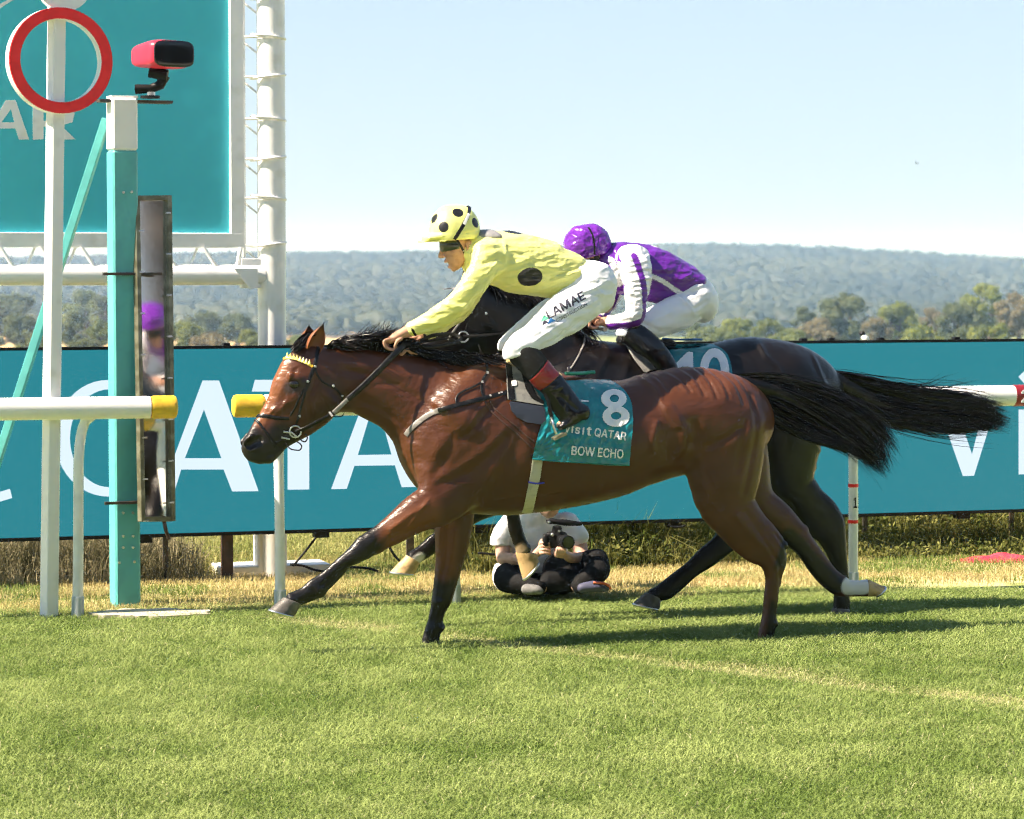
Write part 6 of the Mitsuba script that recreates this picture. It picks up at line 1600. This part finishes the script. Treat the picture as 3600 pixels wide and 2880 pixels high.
Q, g = snap(B, f, [(1628, 1182)], .016); c = Q[0]; a = np.linspace(0, 2 * math.pi, 30)
put('bit_ring', tube(f.to_world(c + .030 * np.outer(np.cos(a), [1, 0, 0]) + .030 * np.outer(np.sin(a), [0, 0, 1.0])), .0045, 8, caps=False), 'm_chrome', br2, smooth=True)
for x, y in ((1642, 1096), (1655, 1097), (1708, 1102)):
    q_, g_ = snap(B, f, [(x, y)], .008); m = trimesh.creation.icosphere(subdivisions=2, radius=.008)
    put('stud', (m.vertices + f.to_world(q_[0]), m.faces), 'm_chrome', br2, smooth=True)
rn2 = thing('reins', 'thin dark reins of the black horse', 'reins')
put('rein', tube(f.to_world(spline([c, f.pix(1760, 1175, .14), f.pix(1930, 1160, .17), f.pix(2060, 1140, .10), f.pix(2090, 1140, .085)], 26)), .009, 8, flat=.003, side=f.n), 'm_strap', rn2, smooth=True)
strap(B, f, [(2052, 1165), (2054, 1200), (2040, 1240), (2018, 1280), (2000, 1305), (1985, 1320)], .011, .0022, .006, 24, 'm_strap_grey', rn2, 'neck_strap')
put('buckle', place(box([0, 0, 0], (.014, .022, .006)), f.to_world(snap(B, f, [(1998, 1300)], .012)[0][0]), f.d, np.array([0, 0, 1.0]), f.n), 'm_chrome', rn2)
wh2 = thing('whip', 'whip with a white knob held in the purple jockey’s hand', 'whip')
put('handle', tube(f.to_world([f.pix(2068, 1148, .09), f.pix(2100, 1155, .09), f.pix(2122, 1158, .09)]), [.008, .010, .009], 10), 'm_strap_grey', wh2, smooth=True)
put('knob', tube(f.to_world([f.pix(2120, 1160, .09), f.pix(2128, 1158, .09), f.pix(2136, 1153, .09)]), [.010, .014, .008], 10), 'm_white', wh2, smooth=True)

# ------------------------------------------------------------------ the finishing-line mirror on the teal post
mr = thing('finish_mirror', 'tall narrow mirror in an olive metal frame on the teal post, reflecting the purple jockey', 'mirror')
PM = at(534, 1140, 17.44)
tgt = F2.to_world(F2.pix(2078, 880, .0))
n1 = np.array([0, 0, EYE]) - PM; n2 = tgt - PM
NM = n1 / np.linalg.norm(n1) + n2 / np.linalg.norm(n2); NM /= np.linalg.norm(NM)
def onm(x, y, off=0.0):
    r = ray(x, y); c = np.array([0, 0, EYE])
    t = ((PM - c) @ NM + off) / (r @ NM)
    return c + t * r
UM = np.cross([0, 0, 1.0], NM); UM /= np.linalg.norm(UM)
tl_, tr_, bl_, br_ = onm(478, 698), onm(584, 697), onm(495, 1826), onm(598, 1825)
pv = np.array([tl_, tr_, br_, bl_]); pq = np.array([[0, 1, 2], [0, 2, 3]])
put('glass', (pv + NM * .002, pq), 'm_mirror', mr)
put('back', (np.vstack([pv - NM * .004, pv - NM * .018]), np.array([[0, 2, 1], [0, 3, 2], [4, 5, 6], [4, 6, 7]])), 'm_black', mr)
for a, b in ((onm(474, 690), onm(494, 1834)), (onm(587, 689), onm(600, 1832))):
    put('side_bar', bar(a + NM * .012, b + NM * .012, .030, .045, up=tuple(NM)), 'm_frame_steel', mr)
for a, b in ((tl_, tr_), (bl_, br_)):
    put('end_bar', bar(a + NM * .01, b + NM * .01, .030, .040, up=tuple(NM)), 'm_frame_steel', mr)
for i in range(8):
    for a, b, sgn in ((onm(474, 690), onm(494, 1834), 1), (onm(587, 689), onm(600, 1832), -1)):
        p = a + (b - a) * (.055 + .127 * i + (.0 if sgn < 0 else .055)) + NM * .036
        put('clip', box(p + UM * .016 * sgn, (.034, .012, .010), np.stack([UM, NM, np.cross(UM, NM)])), 'm_alu', mr)
put('drain_pipe', tube(spline([onm(574, 1815, .01), onm(580, 1850, .01), onm(594, 1895, .0)], 10), .012, 8), 'm_brown_steel', mr, smooth=True)

# ------------------------------------------------------------------ the photographer sitting behind the rail
FP = Frame(at(1900, 2000, 17.95)[0], 17.95, 0)
f = FP
mat('m_tshirt', worn((.80, .80, .84), (.72, .72, .78), 14), 0.8, bump=creases((8, 8, 12), .012))
mat('m_trousers', worn((.006, .006, .0065), (.011, .011, .012), 20), 0.8, specular=.2)
mat('m_shoe_navy', (.06, .065, .12), 0.6)
mat('m_shoe_grey', worn((.13, .13, .13), (.19, .19, .19), 30), 0.7)
mat('m_orange', (.72, .16, .07), 0.5)
mat('m_hair_brown', worn((.06, .035, .02), (.10, .06, .035), 60), 0.6)
mat('m_lens', (.004, .004, .006), 0.03, specular=.9)
ph = thing('person', 'photographer in a white shirt and black trousers sitting cross-legged under the bay horse’s belly', 'person')
px = f.pix
Q_ = Body()
Q_.add([(px(1895, 2030, -.02), .15, .13), (px(1893, 1950, .0), .15, .11), (px(1890, 1870, .05), .16, .10), (px(1890, 1830, .07), .13, .085), (px(1912, 1806, .10), .06, .055), (px(1928, 1780, .13), .055, .055)], k=.04)
Q_.add([(px(1930, 1752, .14), .082, .092), (px(1932, 1778, .17), .066, .075), (px(1934, 1800, .19), .035, .045)], k=.03)
Q_.add([(px(1934, 1775, .255), .012, .014), (px(1934, 1786, .262), .014, .015)], k=.01)
for s in (-1, 1): Q_.add([(px(1930 + 47 * s, 1766, .13), .018, .012)], k=.01)
Q_.add([(px(1795, 1845, .07), .062, .06), (px(1768, 1905, .10), .052, .052), (px(1768, 1962, .16), .042, .042), (px(1830, 1968, .30), .034, .034), (px(1893, 1940, .40), .026, .028)], k=.03)
Q_.add([(px(2000, 1842, .07), .062, .06), (px(2035, 1910, .10), .052, .052), (px(2045, 1962, .16), .042, .042), (px(2012, 1962, .30), .034, .034), (px(1985, 1948, .40), .026, .028)], k=.03)
Q_.add([(px(1903, 1932, .42), .030, .028), (px(1915, 1925, .44), .026, .026)], k=.012)
for i in range(4):
    Q_.add(finger(f, [(1900, 1912 + 11 * i, .45), (1912, 1908 + 12 * i, .475), (1928, 1910 + 12 * i, .470), (1934, 1912 + 12 * i, .45)], .0095), k=.004)
Q_.add(finger(f, [(1898, 1915, .42), (1906, 1900, .44), (1920, 1896, .44)], .0100), k=.004)
Q_.add([(px(1975, 1945, .42), .032, .028), (px(1960, 1944, .45), .030, .026)], k=.012)
for i in range(4):
    Q_.add(finger(f, [(1962 + 9 * i, 1946, .44), (1958 + 9 * i, 1943, .475), (1958 + 9 * i, 1932, .485), (1960 + 9 * i, 1926, .475)], .0095), k=.004)
Q_.add([(px(1850, 2040, .02), .10, .10), (px(1790, 2035, .28), .06, .06), (px(1900, 2066, .42), .04, .04)], k=.03)
Q_.add([(px(1950, 2040, .02), .10, .10), (px(2098, 1985, .26), .06, .06), (px(2030, 2060, .40), .04, .04)], k=.03)
v, fc = Q_.mesh(.0055); put('body', f.mesh(v, fc), 'm_skin_pale', ph, smooth=True)
Ts = Body()
Ts.add([(px(1895, 1990, -.01), .19, .145), (px(1890, 1940, .01), .19, .135), (px(1888, 1880, .05), .20, .125), (px(1890, 1838, .07), .17, .095), (px(1905, 1815, .09), .09, .075)], k=.04)
Ts.add([(px(1800, 1842, .07), .075, .072), (px(1766, 1895, .10), .072, .068), (px(1762, 1908, .105), .070, .066)], k=.03)
Ts.add([(px(1992, 1840, .07), .075, .072), (px(2030, 1890, .10), .070, .066)], k=.03)
Ts.add([(px(1930, 1800, .20), .045, .06)], k=.015, cut=True)
Ts.fx.append(folds([8, 8, 11], .008, 51)); Ts.fx.append(lambda P, d: np.where(np.abs(P[:, 0]) > .185, np.maximum(d, np.float32(px(1900, 1916, .1)[2]) - P[:, 2]), d))
v, fc = Ts.mesh(.008); put('shirt', f.mesh(v, fc), 'm_tshirt', ph, smooth=True)
Tr = Body()
Tr.add([(px(1895, 2035, -.02), .18, .15), (px(1897, 1990, -.01), .18, .14)], k=.04)
Tr.add([(px(1845, 2030, .02), .115, .11), (px(1800, 2020, .16), .095, .09), (px(1782, 2036, .30), .080, .078), (px(1840, 2056, .42), .062, .06), (px(1888, 2070, .46), .05, .05)], k=.04)
Tr.add([(px(1950, 2035, .02), .115, .11), (px(2040, 2005, .14), .095, .09), (px(2096, 1978, .26), .085, .08), (px(2100, 2006, .34), .075, .07), (px(2060, 2040, .42), .062, .06), (px(2040, 2060, .44), .05, .05)], k=.04)
Tr.add([(px(1960, 2000, .2), .1, .09), (px(2000, 2030, .3), .09, .08), (px(1930, 2045, .36), .07, .06)], k=.05)
Tr.fx.append(folds([8, 8, 9], .008, 52))
v, fc = Tr.mesh(.009); put('trousers', f.mesh(v, fc), 'm_trousers', ph, smooth=True)
for nodes, bs in (([(px(1852, 2072, .50), .034, .038), (px(1885, 2074, .52), .030, .036), (px(1898, 2078, .52), .022, .03)], 'm_shoe_grey'), ([(px(2045, 2066, .47), .032, .04), (px(2090, 2062, .47), .036, .042), (px(2130, 2066, .46), .026, .034)], 'm_shoe_navy')):
    b = Body(); b.add(nodes, k=.02); v, fc = b.mesh(.007); put('shoe', f.mesh(v, fc), bs, ph, smooth=True)
put('shoe_sole', tube(f.to_world(spline([px(2085, 2049, .505), px(2115, 2050, .50), px(2138, 2058, .49), px(2146, 2070, .475)], 12)), .008, 8), 'm_orange', ph, smooth=True)
hb = Body(); hb.add([(px(1930, 1738, .11), .092, .100), (px(1930, 1758, .09), .085, .085)], k=.02)
v, fc = hb.mesh(.008); put('hair', f.mesh(v, fc), 'm_hair_brown', ph, smooth=True)
c2_ = px(1755, 2035, .04); put('shirt_tail', f.mesh(*(lambda b: (b.add([(px(1752, 1995, .03), .028, .03), (px(1748, 2030, .04), .032, .03), (px(1756, 2062, .05), .02, .03)], k=.02), b.mesh(.008))[1])(Body())), 'm_tshirt', ph, smooth=True)
cm = thing('photo_camera', 'black camera with a big lens held up by the sitting photographer', 'camera')
w_ = lambda x, y, l: f.to_world(px(x, y, l))
v, fc = rbox(.072, .032, .052, px(1955, 1898, .44), 4.0); put('camera_body', f.mesh(v, fc), 'm_black', cm, smooth=True)
v, fc = rbox(.030, .030, .026, px(1958, 1862, .44), 3.0); put('prism', f.mesh(v, fc), 'm_black', cm, smooth=True)
v, fc = rbox(.020, .026, .045, px(1918, 1902, .46), 3.0); put('grip', f.mesh(v, fc), 'm_black', cm, smooth=True)
ld = np.array([.30, -1.0, 0.0]); ld /= np.linalg.norm(ld)
o_ = w_(1972, 1899, .46)
put('lens', join([cyl(o_, o_ + ld * .09, .034, 24), cyl(o_ + ld * .09, o_ + ld * .15, .041, 24)]), 'm_black', cm, smooth=40)
put('lens_ring', cyl(o_ + ld * .075, o_ + ld * .088, .037, 24), 'm_alu', cm, smooth=40)
put('front_glass', cyl(o_ + ld * .1505, o_ + ld * .153, .033, 24), 'm_lens', cm, smooth=40)
v, fc = rbox(.032, .02, .018, px(1938, 1832, .40), 3.0); put('flash_shoe', f.mesh(v, fc), 'm_black', cm, smooth=True)
put('strap_lug', tube([w_(1930, 1832, .42), w_(1990, 1838, .42), w_(2045, 1842, .40)], [.014, .02, .012], 8), 'm_black', cm, smooth=True)
for x, y, r in ((1942, 1880, .012), (1930, 1836, .009), (1966, 1868, .008)):
    m = trimesh.creation.icosphere(subdivisions=2, radius=r); put('dial', (m.vertices + w_(x, y, .475), m.faces), 'm_alu', cm, smooth=True)

# ------------------------------------------------------------------ the grandstand along the course behind the camera: mirror shows its tall end; unseen low stretch added to block sky fill
gs = thing('grandstand', 'long brown grandstand behind the viewer, tall end seen in the mirror, low stretch added to block sky light', 'grandstand')
mat('m_stand', worn((.105, .082, .066), (.08, .063, .052), .6), 0.8)
FN = Frame(0, -20, 15)
def sbox(s0, s1, l0, l1, z0, z1): return box(wf(FN, (s0 + s1) / 2, (l0 + l1) / 2, (z0 + z1) / 2), (s1 - s0, l1 - l0, z1 - z0), FN.R)
def stand(s0, s1, n):
    top = 1.6 + 3.9 * n
    put('back_wall', sbox(s0, s1, 12, 12.5, 0, top + 1.2), 'm_stand', gs)
    for i in range(n):
        z = 1.6 + 3.9 * i
        put('terrace', sbox(s0, s1, .3 + .5 * i, 11.9, z - .35, z), 'm_stand', gs)
        put('parapet', sbox(s0, s1, .02 + .5 * i, .26 + .5 * i, z - .4, z + 1.1), 'm_stand', gs)
    put('roof', sbox(s0 - 1, s1 + 1, -1, 13, top + 1.3, top + 1.9), 'm_stand', gs)
    for s in range(int(s0), int(s1), 15):
        put('column', sbox(s, s + .6, 4.5, 5.1, 0, top + 1.2), 'm_stand', gs)
stand(-75, 84, 2)  # low unseen stretch, added to cut sky fill on sides facing the camera
stand(90, 150, 8)
mat('m_added_apron', worn((.34, .335, .32), (.27, .265, .255), 1.5), 0.85)
put('apron', sbox(-90, 170, -26.5, -.2, -.2, -.02), 'm_added_apron', kind='structure')  # unseen paving, added so neutral bounce replaces the green of the turf

# ------------------------------------------------------------------ turf, dry grass and the weeds under the screen
def blades(x, y, z, h, w, lean, col, seed, segs=2):
    rng = np.random.default_rng(seed); n = len(x)
    a = rng.uniform(0, 2 * math.pi, n); b = a + rng.normal(size=n) * .7 + math.pi / 2
    u, d = np.stack([np.cos(a), np.sin(a), 0 * a], 1), np.stack([np.cos(b), np.sin(b), 0 * b], 1)
    base = np.stack([x, y, z], 1)
    l = np.abs(lean)[:, None]
    m = base + d * (l * h[:, None] * .35) + np.array([0, 0, 1]) * (h * .55)[:, None]
    t = base + d * (l * h[:, None]) + np.array([0, 0, 1]) * (h * np.sqrt(np.clip(1 - .55 * l[:, 0] ** 2, .1, 1)))[:, None]
    ww = (w / 2)[:, None]
    v = np.stack([base - u * ww, base + u * ww, m - u * ww * .8, m + u * ww * .8, t], 1).reshape(-1, 3)
    f = (np.array([[0, 1, 3], [0, 3, 2], [2, 3, 4]])[None] + (np.arange(n) * 5)[:, None, None]).reshape(-1, 3)
    return v, f, np.repeat(col, 5, 0)

def field(n, y0, y1, seed, mx=.25):
    rng = np.random.default_rng(seed)
    y = np.sqrt(rng.uniform(y0 ** 2, y1 ** 2, n)); x = rng.uniform(-.19, .19, n) * y + rng.uniform(-mx, mx, n)
    return x, y, rng
def zg(x, y): return -.05 + .018 * (meshkit.fbm(np.stack([x * 1.1, y * 1.1, 0 * x], -1), 3, 1) - .5)

x, y, rng = field(330000, 10.1, 18.3, 21)
dry = dry_np(x, y); keep = rng.uniform(0, 1, len(x)) > dry * .93
x, y, dry = x[keep], y[keep], dry[keep]; n = len(x)
ln = line_np(x, y)
p1 = meshkit.fbm(np.stack([x * .9, y * .9, 0 * x], -1), 3, 31); p2 = meshkit.fbm(np.stack([x * 4.2, y * 4.2, 0 * x], -1), 3, 33)
tone = np.clip(.5 + 1.3 * (p1 - .5) + 1.5 * (p2 - .5) + .22 * rng.normal(size=n), 0, 1)[:, None]
col = np.array([.150, .220, .055]) * (1 - tone) + np.array([.330, .400, .140]) * tone
pale = (rng.uniform(0, 1, n) < .030 + .10 * dry + .55 * ln)[:, None]
col = np.where(pale, np.array([.55, .53, .30]) * rng.uniform(.8, 1.2, (n, 1)), col)
straw = np.clip(dry * .8 + ln * .5, 0, .9)[:, None] * rng.uniform(.3, 1, (n, 1))
col = col * (1 - straw) + np.array([.46, .41, .19]) * straw
h = (.034 + .022 * p2 + .010 * rng.normal(size=n).clip(-1.5, 2)) * (1 - .35 * ln) * np.where(pale[:, 0], .85, 1)
v, fcs, vc = blades(x, y, zg(x, y), h, .0034 + .0022 * rng.uniform(0, 1, n), .6 + .65 * np.abs(rng.normal(size=n)), col, 22)
put('grass', (v, fcs), 'm_grass', color=vc.clip(0, 1)); labels['grass'] = {'label': 'bright green mown turf of the racecourse', 'category': 'grass', 'kind': 'stuff'}

x, y, rng = field(110000, 16.2, 20.6, 41)
dry = dry_np(x, y); keep = rng.uniform(0, 1, len(x)) < dry * .9
x, y = x[keep], y[keep]; n = len(x)
p2 = meshkit.fbm(np.stack([x * 2.2, y * 2.2, 0 * x + 8], -1), 3, 43)
t = np.clip(.5 + 1.6 * (p2 - .52) + .25 * rng.normal(size=n), 0, 1)[:, None]
col = np.array([.54, .44, .22]) * (1 - t) + np.array([.34, .36, .13]) * t
green = (p2 > .56)[:, None] & (rng.uniform(0, 1, (n, 1)) < .7)
col = np.where(green, np.array([.17, .24, .06]), col)
v, fcs, vc = blades(x, y, zg(x, y), .026 + .028 * rng.uniform(0, 1, n), .0038 + .002 * rng.uniform(0, 1, n), rng.normal(size=n) * .8, col, 44)
put('dry_grass', (v, fcs), 'm_grass', color=vc.clip(0, 1)); labels['dry_grass'] = {'label': 'straw-coloured dry grass beyond the rail', 'category': 'dry grass', 'kind': 'stuff'}

def weeds(key, label, s0, s1, l0, l1, n, hmax, seed, cg, cs, leaf=.02):
    rng = np.random.default_rng(seed)
    s, l = rng.uniform(s0, s1, n), rng.uniform(l0, l1, n)
    w = FB.to_world(np.stack([s, l, 0 * s], 1)); x, y = w[:, 0], w[:, 1]
    big = meshkit.fbm(np.stack([s * 1.6, l * 1.6, 0 * s], -1), 3, seed)
    hh = hmax * (.35 + .9 * big) * np.clip((l1 - l) / .35 + .25, .25, 1)
    tone = np.clip(.5 + 1.8 * (meshkit.fbm(np.stack([s * 3, l * 3, 0 * s], -1), 2, seed + 1) - .5) + .3 * rng.normal(size=n), 0, 1)[:, None]
    col = np.array(cg) * (1 - tone) + np.array(cs) * tone
    a = blades(x, y, zg(x, y), hh * rng.uniform(.5, 1.1, n), .006 + .004 * rng.uniform(0, 1, n), rng.normal(size=n) * .6, col, seed + 2)
    k = n
    s, l = rng.uniform(s0, s1, k), rng.uniform(l0, l1, k)
    big = meshkit.fbm(np.stack([s * 1.6, l * 1.6, 0 * s], -1), 3, seed)
    hh = hmax * (.35 + .9 * big) * np.clip((l1 - l) / .35 + .25, .25, 1) * rng.uniform(.05, 1, k)
    P = FB.to_world(np.stack([s, l, hh - .05], 1))
    e1 = rng.normal(size=(k, 3)); e1 /= np.linalg.norm(e1, axis=1, keepdims=True)
    e2 = np.cross(e1, rng.normal(size=(k, 3))); e2 /= np.linalg.norm(e2, axis=1, keepdims=True)
    z = leaf * rng.uniform(.5, 1.3, (k, 1))
    lv = np.stack([P - e1 * z, P - e2 * z * .5, P + e1 * z, P + e2 * z * .5], 1).reshape(-1, 3)
    lf = np.arange(k)[:, None] * 4 + np.array([[0, 1, 2, 3]])
    tone = np.clip(.5 + 1.8 * (meshkit.fbm(np.stack([s * 2.4, l * 2.4, hh * 4], -1), 2, seed + 3) - .5) + .25 * rng.normal(size=k), 0, 1)[:, None]
    lc = np.array(cg) * (1 - tone) + np.array(cs) * tone
    m = join([(a[0], a[1]), (lv, lf)])
    put(key, m, 'm_leaf', color=np.vstack([a[2], np.repeat(lc, 4, 0)]).clip(0, 1))
    labels[key] = {'label': label, 'category': 'weeds', 'kind': 'stuff'}
sx = lambda x: FB.pix(x, 1900)[0]
weeds('rough_weeds', 'tangled olive weeds and long grass under the right part of the screen', sx(1640), sx(3750), -1.3, .10, 34000, .50, 61, (.085, .12, .025), (.36, .35, .12))
weeds('dry_scrub', 'thin grey-brown scrub under the left end of the screen', sx(-60), sx(740), -1.6, -.05, 4500, .45, 71, (.17, .165, .085), (.42, .37, .24), .012)
weeds('field_grass', 'pale green long grass behind the screen legs', sx(560), sx(1750), -4.2, -.35, 7000, .17, 81, (.22, .26, .08), (.42, .40, .17), .010)

# ------------------------------------------------------------------ the summer haze over the valley
scene['haze_air'] = {'type': 'homogeneous', 'albedo': {'type': 'rgb', 'value': [.93, .95, .97]}, 'sigma_t': {'type': 'rgb', 'value': [1.05e-4, 1.65e-4, 2.5e-4]}}
lo, hi = np.array([-2900., -70., -60.]), np.array([2900., 6010., 60.])
scene['haze'] = {'type': 'cube', 'to_world': T().translate(list((lo + hi) / 2)).scale(list((hi - lo) / 2)), 'bsdf': {'type': 'null'}, 'interior': {'type': 'ref', 'id': 'haze_air'}}
labels['haze'] = {'label': 'pale summer haze lying over the valley and the hill', 'category': 'haze', 'kind': 'stuff'}
scene['camera']['medium'] = {'type': 'ref', 'id': 'haze_air'}
